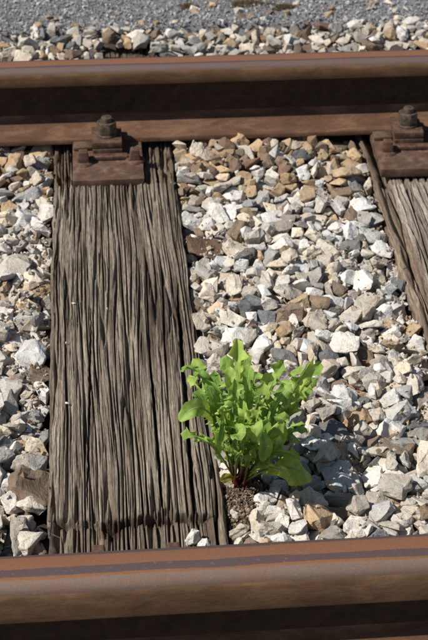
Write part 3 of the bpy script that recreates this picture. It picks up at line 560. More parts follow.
219,50,-117,737,-93,-149,11,21,220,41,-141,781,-81,14,-16,-41,311,50,671,860,-76,65,-84,-5,0,44,1136,839,-20,-4,9,-12,209,36,632,226,-61,-20,125,34,15,46,1090,920,-21,-24,-141,-1,
205,75,1188,1812,-134,55,-67,4,509,59,615,2065,6,-128,63,-26,121,90,948,2755,-96,-132,-25,30,320,75,-33,1679,-200,-13,9,79,210,45,-55,506,-153,7,2,-124,411,54,-179,1303,-106,119,-5,-84,
213,43,983,327,-63,-110,0,0,514,98,1246,2299,-128,45,138,-25,501,49,837,991,-36,-91,-47,-19,4,63,1101,1082,-81,-79,-109,46,820,55,658,1405,-70,3,-5,-22,316,48,1158,79,-77,24,-42,-92,
207,47,729,587,-124,45,-18,-3,401,58,752,2151,78,145,-26,-37,121,70,1094,2836,2,65,20,-36,106,93,-131,1185,-159,-23,-32,13,603,48,-121,-64,-183,-14,-54,82,211,54,-80,1588,-156,-22,149,-48,
13,40,676,1123,-97,-112,33,8,420,72,771,1712,-72,44,-29,10,409,48,995,218,-132,143,11,-12,605,49,1062,515,-98,-13,-34,32,12,47,1149,676,-29,-36,1,15,4,49,709,92,-59,47,-21,-72,
18,48,740,1016,-39,-1,6,-58,214,54,848,1534,-50,40,-64,-10,121,72,652,1791,-33,82,27,-27,501,71,1138,2265,1,74,28,89,208,85,783,2787,-64,4,32,119,420,49,1535,2701,74,22,0,-65,
405,67,-99,-128,-143,-58,-14,-154,102,63,-148,953,-185,-49,-16,-26,210,61,-170,1183,-79,-32,7,-5,0,41,-107,374,-82,-76,19,-111,111,46,-159,2015,-43,36,155,37,17,63,718,190,-164,47,-21,-80,
106,42,1023,722,-29,-11,-9,-5,101,54,764,39,-26,60,27,-96,119,42,689,1382,-48,-12,2,-151,109,63,554,2272,5,-59,0,-27,107,54,1100,2001,49,136,-24,64,105,85,395,3462,-47,-17,-16,27,
715,77,1271,3444,-98,-4,-120,-76,216,56,155,3362,-7,-24,-150,-16,202,64,583,2769,-70,-61,27,7,211,68,-91,2790,2,75,-33,-62,706,83,1272,3592,-99,-36,-12,85,119,72,1162,2735,-28,-38,-17,27,
219,57,-36,1120,-220,2,7,30,10,48,-123,1869,-70,-146,-8,17,105,48,1283,835,-173,-73,0,0,118,66,798,835,-93,-33,-19,62,7,68,890,336,-105,27,127,-3,616,65,1015,-196,-33,14,7,95,
121,52,654,361,-44,-133,-2,-26,221,48,1222,1352,-126,-112,-14,-25,416,42,777,157,-67,48,46,29,208,51,759,248,-117,116,6,-82,103,36,775,305,-74,-6,-36,53,109,58,574,2124,0,-140,-5,53,
18,68,949,2147,40,124,-58,17,117,67,84,3502,-39,26,-14,25,113,61,959,3310,-80,-25,-146,-49,114,72,1687,2753,25,2,-36,-83,206,67,-146,235,-76,59,-60,70,401,43,-133,2108,-31,82,-12,15,
8,62,1065,363,-100,-13,-13,18,304,56,627,673,-73,-12,-22,-143,300,59,548,1210,-125,-19,12,-84,303,43,879,-171,50,146,34,16,216,67,165,3513,-33,1,1,-7,312,73,1219,3503,-76,52,-37,48,
118,61,928,3575,-122,-67,18,19,506,88,1204,3227,-65,-1,-119,-43,204,90,655,3297,-67,5,15,-2,217,61,-120,1666,-174,43,-4,73,313,60,-201,1946,-11,-23,13,35,420,55,906,114,-59,-19,-19,-89,
112,59,775,1325,-73,-51,-2,-44,105,50,1123,562,-15,-78,-8,-89,14,53,1030,1026,-68,-139,22,-43,13,63,801,1465,-40,133,-16,-39,16,42,899,-202,52,-39,-10,-110,106,56,763,1949,18,0,126,39,
312,48,1058,2221,40,-143,17,-52,403,69,877,3391,-109,-27,0,-104,214,90,1694,3389,21,94,-62,20,120,75,1678,3142,55,63,-17,-139,308,70,690,3387,-57,-40,13,13,414,54,1089,2749,-48,28,-16,-5,
3,48,-79,1668,-144,-152,5,70,13,57,-161,1006,-148,-12,133,58,113,49,-141,448,-39,-62,5,-15,108,87,733,1247,-161,67,-17,52,420,95,1032,606,-122,-16,-5,1,300,57,1279,907,-158,-22,-18,-28,
305,69,1056,1169,-89,48,-125,-57,305,63,995,1611,-10,-26,-25,-75,209,45,700,-97,48,38,142,-39,19,50,1321,2043,-13,-129,15,28,218,50,131,2734,72,97,-31,19,203,76,899,2851,-83,-128,-8,44,
301,68,1556,2748,52,28,-22,-15,403,82,-232,2214,-61,-40,27,89,117,56,-139,9,-171,27,10,115,19,57,-28,1430,-161,45,-48,140,20,51,-106,466,-83,5,-36,37,20,83,-199,534,41,35,-29,-6,
221,42,-176,2115,14,51,16,-12,105,46,1271,1273,-161,-13,56,-38,418,50,804,1412,-20,1,-137,-49,14,58,1146,1547,-86,-83,9,-91,106,53,1130,1752,-84,-24,5,21,417,61,785,117,-133,42,-34,115,
5,47,810,248,-90,-23,-22,-49,120,42,663,508,-133,13,-20,65,2,61,879,1935,-80,-17,4,-153,16,33,968,-127,30,-51,88,62,16,56,958,1714,15,-12,100,-24,0,41,-29,34,-227,-23,-144,-47,
21,56,-88,489,-127,22,10,148,10,62,-30,1508,-208,18,116,19,510,53,584,373,-139,36,24,78,207,82,1088,528,-100,-128,-19,36,101,75,689,576,-176,-12,29,-6,405,80,682,1990,-70,-27,15,21,
304,47,983,-105,-1,9,6,-53,204,44,953,1249,-5,3,-21,115,114,70,828,1645,-40,58,-12,-68,200,55,626,1952,-61,-27,8,28,112,77,1004,2092,26,-6,-15,-80,506,54,977,2071,55,-55,-146,-32,
201,62,537,2828,-37,12,-12,-32,208,90,46,2636,-5,-150,-36,-8,520,74,1051,3238,-43,-13,99,-95,104,49,-119,7,-208,-10,-34,27,2,52,-76,1510,-189,-134,31,-52,3,90,966,1536,-130,-18,118,-91,
116,95,1296,2065,-151,5,30,-5,106,49,541,1294,-78,-24,-94,-37,204,104,593,1380,-158,68,-9,66,513,48,990,592,-37,0,-21,25,8,47,625,1365,-73,-38,-53,136,10,48,1168,1401,-103,-12,-11,-111,
204,46,1336,750,-163,-43,140,52,614,53,545,757,-64,-45,-2,-135,214,46,1007,1314,-5,73,2,-86,716,54,613,1841,-51,-40,-26,13,303,56,215,3300,33,-52,22,47,205,77,298,3523,-14,-48,0,-47,
207,64,930,520,-97,38,7,-27,819,79,982,134,-129,-46,29,-56,6,75,1010,539,-73,156,-2,47,213,64,587,1067,-111,-48,17,4,413,43,582,1605,-44,-15,16,-34,621,46,1230,1524,-80,-123,52,-56,
205,63,103,3363,14,-28,-19,64,117,64,621,2824,-43,0,-156,-35,221,59,-255,3283,-40,7,-149,24,19,52,-29,1182,-234,-157,2,-76,321,62,-81,2120,-35,35,-139,-24,303,52,734,638,-99,7,24,55,
105,47,755,824,-147,-30,23,-53,120,40,856,813,-53,-96,32,-32,315,48,1016,1195,-46,-15,-38,-138,611,69,856,-226,9,107,3,63,114,42,841,861,-39,36,152,6,1,49,774,1559,3,-52,-134,27,
709,55,546,1932,-42,-65,8,107,515,62,793,2164,11,138,-30,44,503,70,1326,2275,-107,-110,43,67,117,53,1181,2037,-24,70,-46,90,11,46,655,1907,-27,17,151,66,421,53,358,3367,-29,41,-16,72,
205,58,1428,3277,31,0,-11,-72,613,49,76,3313,35,-10,12,-136,110,45,-69,439,-142,-143,21,-10,17,41,-31,-132,-172,28,-44,52,213,73,689,655,-133,-18,20,28,807,33,992,454,-40,72,38,13,
1,47,1185,1424,-70,35,-34,-104,400,77,1184,1947,-144,30,30,55,419,47,608,463,-110,123,19,68,414,83,1046,2090,-43,85,-31,-1,714,76,1268,3310,-122,52,-29,-14,208,52,1155,3287,-71,-42,-60,-26,
204,52,1852,3383,-35,55,-11,-6,508,68,1000,3503,-95,-2,-16,17,100,59,588,3312,-45,-31,17,-1,511,54,503,3456,-20,77,-7,49,8,44,795,2744,22,-143,-15,24,111,65,-84,1224,-204,21,-1,-35,
210,56,-151,2328,-39,135,-7,7,108,73,843,558,-172,132,-9,-46,110,72,916,-195,-11,128,-32,17,216,33,648,183,-82,-51,-33,-148,101,45,658,1266,-94,-148,-8,53,307,55,952,1776,-67,43,-6,47,
117,49,901,-164,16,39,113,12,206,33,909,692,-48,6,-116,-107,417,57,1023,2283,-34,41,-32,-25,521,50,693,2119,54,-114,19,22,201,53,1478,2743,47,6,-9,-61,16,76,591,3484,-88,-30,-11,132,
321,56,589,3452,-2,18,9,-124,707,48,-3,3281,-5,59,7,-35,202,55,1532,3481,-40,-60,25,-149,11,76,-111,919,-224,89,7,15,104,48,-39,1576,-200,73,-10,-58,204,101,1223,242,-156,129,-1,-32,
517,88,923,934,-144,-37,16,-66,217,52,663,210,-126,13,17,29,20,67,879,965,-55,82,-53,-69,7,63,635,1213,-135,3,18,103,404,68,806,-161,-62,73,-97,58,11,49,1295,1006,-126,-86,-16,-93,
206,53,555,1229,-44,-19,-34,-122,218,81,588,1855,-135,-50,3,-121,116,55,1136,181,-108,35,-105,-15,409,42,756,2096,65,-108,-29,33,217,59,778,3325,-134,54,-26,-7,305,70,1736,3571,-44,-12,-153,-34,
418,75,87,2803,50,-69,12,-146,301,90,707,2843,-7,38,-9,-10,207,44,1805,3424,8,-12,16,142,121,70,-168,542,-148,-95,-9,14,417,57,-180,1239,-108,-19,-151,63,220,56,-129,1615,-172,53,132,14,
4,49,-88,771,-112,82,14,119,207,59,-69,1846,-120,55,-7,94,303,57,-157,492,-75,-97,34,51,408,54,602,635,-136,14,-12,83,208,58,728,943,-67,46,-135,21,221,60,1268,531,-187,-4,32,49,
112,64,892,215,-86,-64,0,31,10,66,1231,1628,-73,-47,11,-9,717,46,675,2006,75,48,-13,113,106,82,588,3295,-127,-23,150,-20,4,65,845,2750,-67,-5,-45,-49,310,44,779,3437,-42,-104,22,-64,
2,85,-64,1636,-253,-55,7,-26,111,87,-102,1333,-220,89,7,-12,202,65,-89,1261,-156,-33,38,98,216,49,-208,1702,-78,-17,-99,23,515,47,-158,2067,-41,123,1,-3,8,55,-216,1900,-26,-10,13,27,
421,63,1049,1262,-122,-151,-41,14,103,51,1140,-85,-80,-27,42,-16,202,63,1170,136,-91,-104,-22,-12,105,51,1085,193,-69,-23,21,-50,416,69,1194,2231,-21,-6,-19,99,5,63,-243,3514,-156,-14,-4,101,
208,65,1087,3504,-115,-148,-32,54,310,65,552,3226,-33,-28,9,3,114,65,1580,3412,-21,-47,-133,31,211,52,1392,2734,30,80,-9,-81,121,38,-113,47,-88,39,149,31,102,55,-171,1657,-132,-83,-2,-16,
114,64,-92,-176,-84,93,32,-35,115,75,1100,1045,-100,-49,13,98,1,44,1266,1147,-135,36,-31,-124,121,32,591,519,-152,-17,-65,-38,101,56,829,1286,-53,34,-18,-66,708,75,957,2277,-29,55,-120,-8,
206,40,1027,218,-88,71,54,46,110,47,1081,476,-97,6,36,-66,121,53,1241,1477,-123,2,-108,-36,211,42,819,-174,-20,58,-34,-106,12,42,1123,1938,-33,-34,37,-28,518,60,816,2116,22,11,-19,64,
206,55,721,2216,58,-42,-42,-97,101,35,964,2247,38,0,-115,-77,409,51,1211,2089,-27,-125,48,16,116,56,519,3420,-41,2,3,7,116,57,-222,3549,-89,25,22,56,217,57,1629,2741,7,5,-60,-12,
316,43,1852,3431,16,-105,-54,20,609,64,-70,3533,-79,-84,-24,80,716,68,-206,2072,-86,20,-132,79,12,45,-144,1734,-114,49,36,42,20,53,-202,2079,-18,26,150,40,408,76,917,449,-127,-18,-1,26,
105,96,1274,696,-212,-32,-2,17,214,89,1156,1337,-146,0,-23,23,820,73,959,1859,-97,96,33,31,219,51,672,1623,-103,24,12,21,414,57,904,1416,3,-62,-31,8,611,54,1060,214,-84,126,-4,37,
17,43,1073,1623,-67,25,-35,116,410,79,591,2173,-55,40,-45,36,106,47,627,713,-52,9,108,6,214,41,1243,1147,-76,22,-26,100,407,46,696,2266,40,7,2,74,15,62,1450,2804,-7,-53,-6,56,
500,63,681,3482,-94,-21,1,9,16,57,1525,3518,-42,-116,-35,4,209,55,1337,2652,19,-151,-7,7,412,45,-28,2758,8,119,6,44,212,47,-23,1012,-221,3,15,95,2,94,-98,812,-175,-27,15,130,
207,46,-137,1583,-153,5,50,86,404,45,-93,400,-118,9,-151,-27,121,93,561,1329,-170,19,-122,-28,701,85,1275,1907,-182,-23,-8,21,212,71,1067,-134,-134,-7,-148,-46,204,75,822,429,-160,45,-16,-94,
419,63,589,920,-121,12,14,6,802,51,1182,680,-72,-70,29,-76,211,56,631,1143,-97,49,-29,-64,210,33,650,664,-49,-20,13,-48,4,60,867,950,-52,33,39,-125,811,45,1046,1734,-57,11,-151,-8,
204,59,719,966,-70,-86,-63,41,505,49,534,1925,-54,62,-32,-72,214,39,932,1826,-40,-15,-15,-137,415,37,829,1924,36,-139,-44,19,204,44,1120,2067,30,-18,156,19,102,76,1264,2812,-108,-57,25,34,
203,55,-21,3245,-79,78,82,-54,316,58,881,3227,-50,6,145,49,205,52,656,3551,-107,-26,-25,-150,115,65,-197,780,-68,143,-23,26,115,43,-148,1084,-152,-73,13,-111,102,71,-170,100,-100,-46,40,-3,
209,104,816,530,-199,-39,-33,-58,214,50,869,226,-206,2,-22,-31,111,57,999,466,-112,-82,13,13,215,62,1241,1423,-154,-37,-12,2,12,49,969,472,-53,-74,-3,17,118,37,627,1613,-76,31,-15,18,
219,81,829,1963,-32,28,-34,-53,207,52,1328,1192,-198,-2,132,-76,119,48,1129,1679,-115,-108,-31,-97,3,48,1053,1777,-35,41,137,4,408,46,681,1872,-36,-94,103,-24,113,67,1784,3287,-25,4,-6,111,
17,65,1668,2636,7,38,-33,51,114,70,-229,3367,-104,51,-17,19,419,56,19,3331,-18,59,-13,-66,212,47,319,3372,-35,110,-36,-6,206,53,1613,3287,85,-40,-30,26,205,65,-273,3553,-76,-15,-128,89,
405,59,1261,2695,-30,-1,-16,136,0,52,1578,3224,95,1,10,96,113,62,1717,3207,23,11,152,-34,106,52,178,3256,-8,37,4,58,209,59,618,3383,-89,-6,-32,105,301,51,954,3400,-49,9,-151,69,
119,49,196,2742,70,-151,3,-65,509,45,958,3637,-6,0,0,-19,114,49,954,3708,-5,0,0,56,306,54,-115,1266,-125,15,6,-110,119,38,-36,1472,-199,-116,-21,19,110,44,-17,1976,-91,-39,65,86,
414,46,-10,2119,-70,11,8,121,101,66,611,703,-138,-1,132,-57,101,55,786,305,-126,0,-38,24,212,44,708,1624,2,-15,9,-121,101,40,793,1905,-25,44,13,-5,111,59,19,2737,-26,-63,-1,9,
316,74,1273,2895,-93,-96,4,-15,401,45,-58,3210,-3,25,-40,-92,119,59,-124,2688,-5,153,-43,1,405,52,-264,3407,-42,-8,-153,-14,314,41,11,2776,-15,6,-44,30,104,57,-66,576,-153,-10,-62,16,
320,55,-168,1693,-143,17,116,87,421,65,-128,2011,-102,-9,-125,100,717,57,-156,2274,-66,23,-6,23,420,62,-41,1995,-104,-43,103,-75,419,58,-229,2025,0,-16,5,60,400,101,1097,71,-129,-19,1,-73,
115,86,875,1331,-118,-52,-11,18,400,56,703,1153,-89,113,-21,-28,313,90,814,1423,-96,-6,-2,39,310,51,1126,-118,-123,64,32,34,110,44,1065,372,-30,24,-25,-88,215,48,641,395,-81,-17,7,-24,
212,78,873,1252,-110,-24,37,-55,521,91,615,2349,-105,66,-135,-1,108,41,1028,248,-120,3,107,-81,9,48,783,956,-90,9,99,104,416,44,646,2094,7,-84,5,-38,414,41,1262,2143,-15,-31,-23,-149,
210,52,1500,2730,-19,12,28,98,203,51,1016,3298,-127,28,100,-41,518,57,1412,3351,-22,44,-2,-104,20,75,1579,3575,-59,-25,10,46,213,52,198,2767,-2,8,139,61,214,62,1650,3182,46,39,-7,-34,
118,50,1358,3310,-20,-2,10,72,212,48,1239,3351,-67,20,-62,30,421,77,-93,2672,-24,22,-32,-3,214,42,134,2673,57,28,-4,-51,406,40,439,3592,-8,0,0,29,104,61,-113,1044,-180,141,27,6,
12,34,-112,2036,-54,-62,118,14,309,47,638,195,-152,-28,-29,-19,210,91,1090,1243,-135,-3,-27,-25,7,62,878,486,-109,39,124,-24,11,45,789,789,-134,-101,30,5,303,69,1143,861,-112,-66,2,-11,
19,48,876,639,-90,-98,11,91,115,59,916,1265,-64,-75,-30,35,420,44,545,1896,-100,122,-17,-30,715,43,1217,2136,-23,93,2,-127,720,45,1223,2189,12,-26,-11,4,408,38,1163,1970,-12,25,14,49,
617,47,-9,3435,-51,35,-19,21,116,66,1626,3320,-35,27,-122,51,517,44,1044,3428,-100,-113,-70,-5,316,47,471,2676,16,95,42,58,9,73,-38,3333,-77,153,-57,-11,404,52,1224,3409,-75,85,-58,-26,
212,79,-255,2821,-50,-76,-20,41,404,55,733,3434,-77,111,-14,64,420,42,716,3728,-7,0,0,-48,101,57,-33,1376,-202,-127,10,-45,14,64,-139,808,-145,73,-4,111,220,86,-177,22,-67,-2,9,-121,
7,49,-159,151,-96,24,4,-81,2,43,665,166,-258,-34,2,128,118,94,1182,1616,-188,-50,-10,5,407,50,1329,1441,-218,37,-29,-66,109,37,859,1216,-179,-3,143,37,205,49,959,634,-93,-58,-31,1,
113,39,961,1043,-36,-32,26,48,602,41,1160,1312,-85,-61,1,150,121,48,1182,2119,-40,-1,154,-68,219,53,535,2128,-45,-75,-6,-85,521,44,1022,2014,28,-147,4,63,8,39,561,2071,2,-59,-23,-47,
208,41,681,1801,-13,-1,-66,52,220,50,1357,3424,-42,-8,-13,18,221,53,944,2706,-42,17,-17,0,121,74,42,3191,7,-140,24,-1,302,56,831,3434,-96,-62,-1,50,210,42,750,3520,-90,-14,15,-97,
206,33,-166,2721,-18,28,-40,-21,111,52,1509,3148,47,-72,-59,-84,304,57,152,3163,28,120,9,81,112,43,1767,3566,-13,-30,-3,6,205,52,-144,2788,-37,-39,-27,-32,304,39,-47,1064,-238,157,0,40,
12,58,-69,1559,-212,4,15,47,121,44,-56,1277,-198,56,32,146,204,59,-89,348,-166,50,-9,3,719,36,-219,2306,9,-146,5,70,307,71,-210,2329,-60,74,-18,88,108,39,1175,219,-184,-39,-42,113,
212,94,1140,1399,-183,3,15,-22,5,54,571,1702,-204,4,13,21,107,60,923,273,-82,9,2,101,112,51,783,907,-89,48,-3,-60,207,57,1007,1325,-38,9,144,-9,207,44,810,1762,-75,76,1,11,
111,62,1291,447,-92,108,4,50,108,32,802,876,-43,-79,-8,54,421,65,898,1882,-59,-92,-1,115,417,54,839,3496,-114,-9,35,-2,313,56,-150,2840,-89,70,-21,-18,116,49,1476,3370,-48,-85,-18,-78,
407,50,1149,3523,-127,1,-155,63,9,69,1351,2735,-27,-20,-14,92,301,46,211,3182,11,-67,-63,-37,207,35,1294,3254,-31,35,3,-25,207,49,1177,3546,-128,64,4,96,205,27,481,2843,-50,40,5,-23,
215,73,-33,2858,-24,86,12,-36,406,73,-182,417,-68,-72,94,21,200,51,-17,1576,-192,55,-66,95,414,52,-15,2289,-185,-87,100,14,18,76,1242,495,-210,-132,20,66,201,104,928,1412,-184,-6,8,157,
210,71,972,1483,-145,136,-26,-35,319,83,637,1629,-184,-21,-15,-14,107,53,848,-166,-51,14,136,-46,118,30,850,248,-164,-40,15,84,601,42,1201,979,-159,25,-17,-45,111,40,982,1371,-64,-111,-48,58,
415,61,1158,1731,-151,-47,23,-10,317,98,887,2015,-122,29,-22,78,601,58,977,687,-104,22,-23,21,708,38,583,1919,-36,28,143,-64,209,31,1134,1343,-70,-1,-12,34,508,43,1330,1644,-165,65,-34,-111,
5,87,1103,-185,-62,137,25,30,205,33,1193,44,-64,52,-146,-13,208,32,669,1348,-64,-30,-5,4,4,77,804,1574,-77,51,-31,-18,606,84,1308,1826,-150,134,-18,-49,719,55,723,2084,34,112,4,-71,
514,50,1020,2187,23,37,9,71,703,49,1002,2249,-10,29,61,19,221,45,880,3505,-75,6,148,-21,15,56,1424,2712,-22,-52,129,-44,308,65,68,3596,-105,-114,11,20,408,51,1620,3510,-49,11,-145,-52,
3,55,1577,2635,45,-146,-12,-76,216,40,363,3510,-5,48,-150,-20,205,72,160,3583,-98,-38,-24,-17,215,46,110,2675,22,153,3,52,418,43,822,3796,-7,0,0,17,417,48,-86,3594,-6,0,0,124,
413,43,1419,3653,-7,0,0,-144,408,44,-13,936,-215,74,5,-68,606,76,-148,-197,-37,88,4,17,113,68,1316,1829,-237,-17,152,-41,200,60,1024,664,-162,21,-36,-135,113,34,1076,1237,-46,1,49,-81,
0,56,755,1779,-67,-68,-2,-6,7,45,1032,-153,-66,116,-2,102,711,30,749,710,-111,31,8,-118,218,51,765,178,-147,-18,103,65,112,47,1259,1235,-178,-71,22,34,219,35,1144,1434,-94,131,33,-49,
4,33,589,1741,-57,1,-14,9,114,39,1185,1670,-98,97,-10,-15,405,50,628,2050,-39,65,-107,31,10,33,855,2024,77,-16,-7,26,509,55,34,2809,-45,4,1,-119,5,74,1880,3523,-73,-16,1,-22,
19,49,540,2777,-92,56,6,83,5,55,89,2807,-66,-15,-10,-2,304,58,291,3428,-46,134,21,80,200,41,1490,3443,-44,-48,8,20,217,56,-169,3530,-112,-9,35,81,303,45,1719,2727,2,-50,34,81,
419,44,201,3385,-30,21,116,81,607,50,768,2665,-17,21,36,-80,2,54,1598,2750,1,-58,30,108,305,53,932,3265,-83,23,21,132,108,33,897,3456,-80,28,19,-44,2,48,865,3545,-120,-34,28,151,
406,61,-87,2715,-31,-41,-31,73,407,40,510,3585,-8,0,0,-98,116,40,1781,3657,-8,0,0,-142,414,46,1203,3664,-6,0,0,90,2,47,1752,3755,-6,0,0,127,115,42,-211,1619,-90,13,-18,-55,
413,78,-126,2109,-106,19,2,11,200,46,-179,1511,-106,78,-37,-45,406,41,1329,1070,-225,-5,-16,-81,111,64,581,205,-206,-63,-1,89,1,58,1284,1411,-218,16,5,-61,106,51,1068,3,-73,-78,-32,8,
5,53,1011,1918,-107,9,-111,88,300,74,802,-19,-86,-10,31,-95,110,30,757,99,-95,-27,25,-16,215,53,1215,119,-77,11,8,108,21,41,750,294,-127,33,-26,-50,215,59,1205,507,-83,122,38,63,
217,53,863,1085,-89,17,-28,-128,3,55,982,1023,-95,-116,53,-34,0,46,1042,1583,-28,10,42,29,721,49,583,2084,-13,-31,-119,-45,201,43,937,2050,-2,43,-35,-103,310,63,1683,3517,-38,14,8,89,
210,90,789,3224,-89,27,6,56,616,46,1369,3231,-47,1,1,87,121,64,-77,3318,-116,33,-11,90,221,40,171,3454,-25,51,13,143,109,52,597,3427,-88,5,86,132,221,46,1387,2674,-3,-157,-4,3,
213,54,-93,3472,-122,-152,5,-46,301,68,221,3630,-94,62,-9,153,409,41,346,3431,-23,8,-14,41,317,57,-104,-46,-207,-24,14,14,210,65,-99,1504,-222,-3,-6,-4,102,56,-80,752,-175,-57,15,16,
113,45,-125,1104,-229,125,-2,-47,1,30,-107,1683,-109,87,8,65,210,61,1052,834,-226,2,1,84,9,80,1170,915,-215,4,1,129,210,55,1299,1215,-192,16,-38,-109,109,92,962,-111,-107,157,-21,32,
19,58,762,1333,-150,-11,-138,42,215,34,1220,1448,-171,-111,-34,32,212,42,763,987,-95,-20,-39,-40,116,47,934,1051,-65,33,-91,-41,511,75,1160,2321,-58,-49,31,-123,704,80,762,2005,-44,13,-9,11,
205,50,1131,2094,-11,-11,7,28,208,52,508,2702,-49,-146,-11,78,119,45,1456,2731,-32,56,-10,-79,107,71,915,3501,-147,40,7,115,14,52,1669,2755,-50,-81,-117,5,212,44,-76,3400,-118,-46,107,8,
1,31,922,3429,-108,-81,119,3,219,49,710,2787,-117,142,-5,-80,111,40,1326,3237,-55,92,-28,-34,501,50,810,3557,-107,34,147,28,208,43,1086,3464,-94,-41,-45,121,207,64,1478,3597,-69,-74,-23,-82,
400,66,1678,3612,-111,-20,-17,-150,315,41,980,2807,-36,22,33,-53,209,41,154,2714,30,112,-22,11,419,43,-43,3700,-7,0,0,39,509,41,1110,3686,-8,0,0,-147,512,40,1444,3715,-8,0,0,133,
2,69,-181,723,-129,-29,6,-109,211,36,-172,917,-147,112,-13,39,700,52,-137,2064,-86,-4,-3,84,420,59,-192,2134,-51,36,-40,139,21,65,1261,780,-204,-31,149,35,612,77,635,843,-196,119,41,-52,
11,30,1032,91,-67,-91,-46,-13,102,87,1069,294,-223,-20,7,-7,14,61,809,1199,-175,55,-23,-151,18,35,868,139,-106,9,-1,41,608,47,761,355,-131,-145,-24,11,618,60,833,576,-90,-118,8,-49,
9,56,771,573,-145,-13,-17,-16,316,63,1210,794,-170,85,-56,14,21,64,658,533,-170,45,-8,76,104,62,875,543,-87,79,10,-102,217,61,1022,1268,-100,-10,-20,88,519,50,582,1949,-114,-25,-6,26,
117,52,1086,2353,-68,-73,-131,-16,10,34,934,84,-65,-94,57,48,221,40,850,483,-78,-79,49,-101,21,60,852,640,-94,-121,-14,84,116,45,1328,1003,-167,15,-128,79,120,40,576,1912,-120,-97,-42,4,
219,42,1165,755,-60,5,3,28,117,34,798,1365,-51,35,-22,51,414,83,671,2339,-54,77,-6,0,408,55,715,2235,-26,27,-14,-149,518,30,695,2080,58,131,34,-11,119,46,1209,2834,-147,8,139,35,
314,52,1770,3211,-50,51,-29,14,405,47,1379,3300,-73,-14,-4,-27,220,50,571,2810,-106,8,-8,102,104,51,1560,2686,-18,38,3,36,306,35,1373,3383,-40,-59,-142,9,517,55,1619,3371,-23,57,-42,-132,
108,38,1803,3314,6,-11,10,33,118,49,-152,3587,-129,-132,20,-45,208,51,251,3570,-107,-40,-18,139,114,55,1207,2737,-80,-111,-10,-82,16,39,703,3218,-45,-156,-20,7,312,41,1210,3327,-46,-38,128,26,
220,46,1054,3561,-110,-110,8,100,308,38,1483,3492,-29,-64,-1,-84,202,47,1829,3686,-48,-34,2,108,215,52,821,2679,-29,143,0,-43,408,38,99,3586,-9,0,0,-22,118,34,609,3590,-10,0,0,-132,
519,36,1012,3651,-9,0,0,-126,812,33,-88,605,-174,-56,-112,65,816,39,-62,1249,-216,-143,33,15,120,50,877,131,-222,12,-9,-8,315,51,883,444,-74,-65,-10,28,117,77,1314,1701,-195,148,-3,-79,
11,80,898,65,-137,14,6,0,18,44,1326,1152,-223,-149,-20,-36,311,35,867,1177,-203,3,102,103,402,56,543,1275,-143,50,125,46,18,41,684,1630,-68,-103,15,-93,517,64,1054,2328,11,10,135,42,
412,46,904,663,-80,81,45,28,219,43,1336,805,-188,-78,-30,-44,205,46,1229,2179,-58,17,-23,-45,205,72,787,2267,-33,0,89,-74,405,53,570,2159,-24,-51,-13,110,314,36,620,1878,-37,64,-54,102,
719,45,798,2064,17,84,26,-68,417,47,846,2882,-136,26,-14,115,216,64,776,3488,-111,-2,-151,40,10,53,838,3430,-132,2,1,-27,701,65,1005,2851,-107,-12,2,-22,300,49,-195,2841,-95,26,-52,-10,
210,39,1120,2789,-46,52,-12,-147,208,69,-183,3311,-89,72,4,-6,101,37,131,3329,-39,45,8,117,409,38,469,3513,-46,-43,-22,24,118,32,765,3320,-45,31,116,33,208,50,1058,3302,-38,-60,96,-45,
116,51,1855,3294,-34,1,-153,-4,209,57,1147,3452,-101,22,-3,-153,3,35,1067,3610,-9,0,0,84,207,28,9,3597,-12,0,0,-155,514,64,-150,298,-163,-41,16,-142,5,54,-169,-54,-161,16,-2,35,
707,36,-175,1963,-95,49,1,-71,203,45,-147,49,-164,5,25,-81,18,71,-34,906,-172,0,120,-65,114,30,-136,64,-113,-103,-9,-47,14,61,1253,811,-214,-66,2,38,111,41,541,1703,-219,13,6,-53,
815,57,700,517,-195,-31,-118,27,113,46,1292,1179,-174,23,-1,122,4,45,988,1431,-112,-1,-27,145,8,49,761,-58,-45,31,-9,-84,6,35,848,565,-36,-19,0,-47,6,47,1171,816,-95,73,7,-20,
204,51,818,1496,-88,39,-36,-31,21,32,838,1764,-104,-135,30,-41,511,44,1087,2056,-3,-58,-142,24,21,56,980,2170,-26,-17,-15,41,505,67,1650,2651,-32,-26,-144,-45,121,88,595,2710,-100,29,-12,-20,
19,69,1193,2895,-101,-8,-3,-2,4,54,978,3348,-117,-5,14,-104,516,55,759,3396,-96,77,10,-45,220,35,1595,3472,-40,-20,-126,-54,214,47,172,2665,-2,-9,-33,35,206,47,777,2854,-101,77,-5,0,
217,47,1032,3199,-51,27,-53,-123,321,50,409,3575,-102,27,-115,-83,102,63,330,3566,-161,-44,5,155,107,43,1645,3448,-24,-15,-128,-92,203,41,-236,2759,-12,-72,6,64,315,54,674,2793,14,148,6,33,
604,37,1344,2698,14,29,-39,-4,117,33,1266,3786,-10,0,0,-104,20,43,721,3758,-7,0,0,-15,103,52,-107,1508,-156,-11,0,71,105,77,-200,1308,-185,-22,18,-133,104,62,-94,2036,-109,-66,-7,108,
419,71,-104,2302,-100,7,-23,124,708,43,-236,2270,-41,119,-38,29,117,104,1163,743,-174,-2,143,4,200,75,1142,1299,-206,-20,-15,0,206,78,1262,1480,-188,8,-3,24,621,53,799,751,-121,9,25,-70,
613,41,559,1416,-126,41,-147,48,9,30,997,1545,-65,43,-7,140,416,56,546,1864,-139,-95,10,25,11,51,717,997,-120,34,137,-8,313,48,1027,1546,-132,-154,-11,-63,112,75,1034,1870,-111,-18,63,63,
212,30,839,-128,-54,-27,-144,58,411,46,1314,788,-152,-63,1,-28,9,34,1064,1223,-69,-39,-128,-56,15,42,714,1434,-85,-54,-11,-21,104,50,1290,472,-169,61,-3,151,214,32,844,962,-25,-87,26,-16,
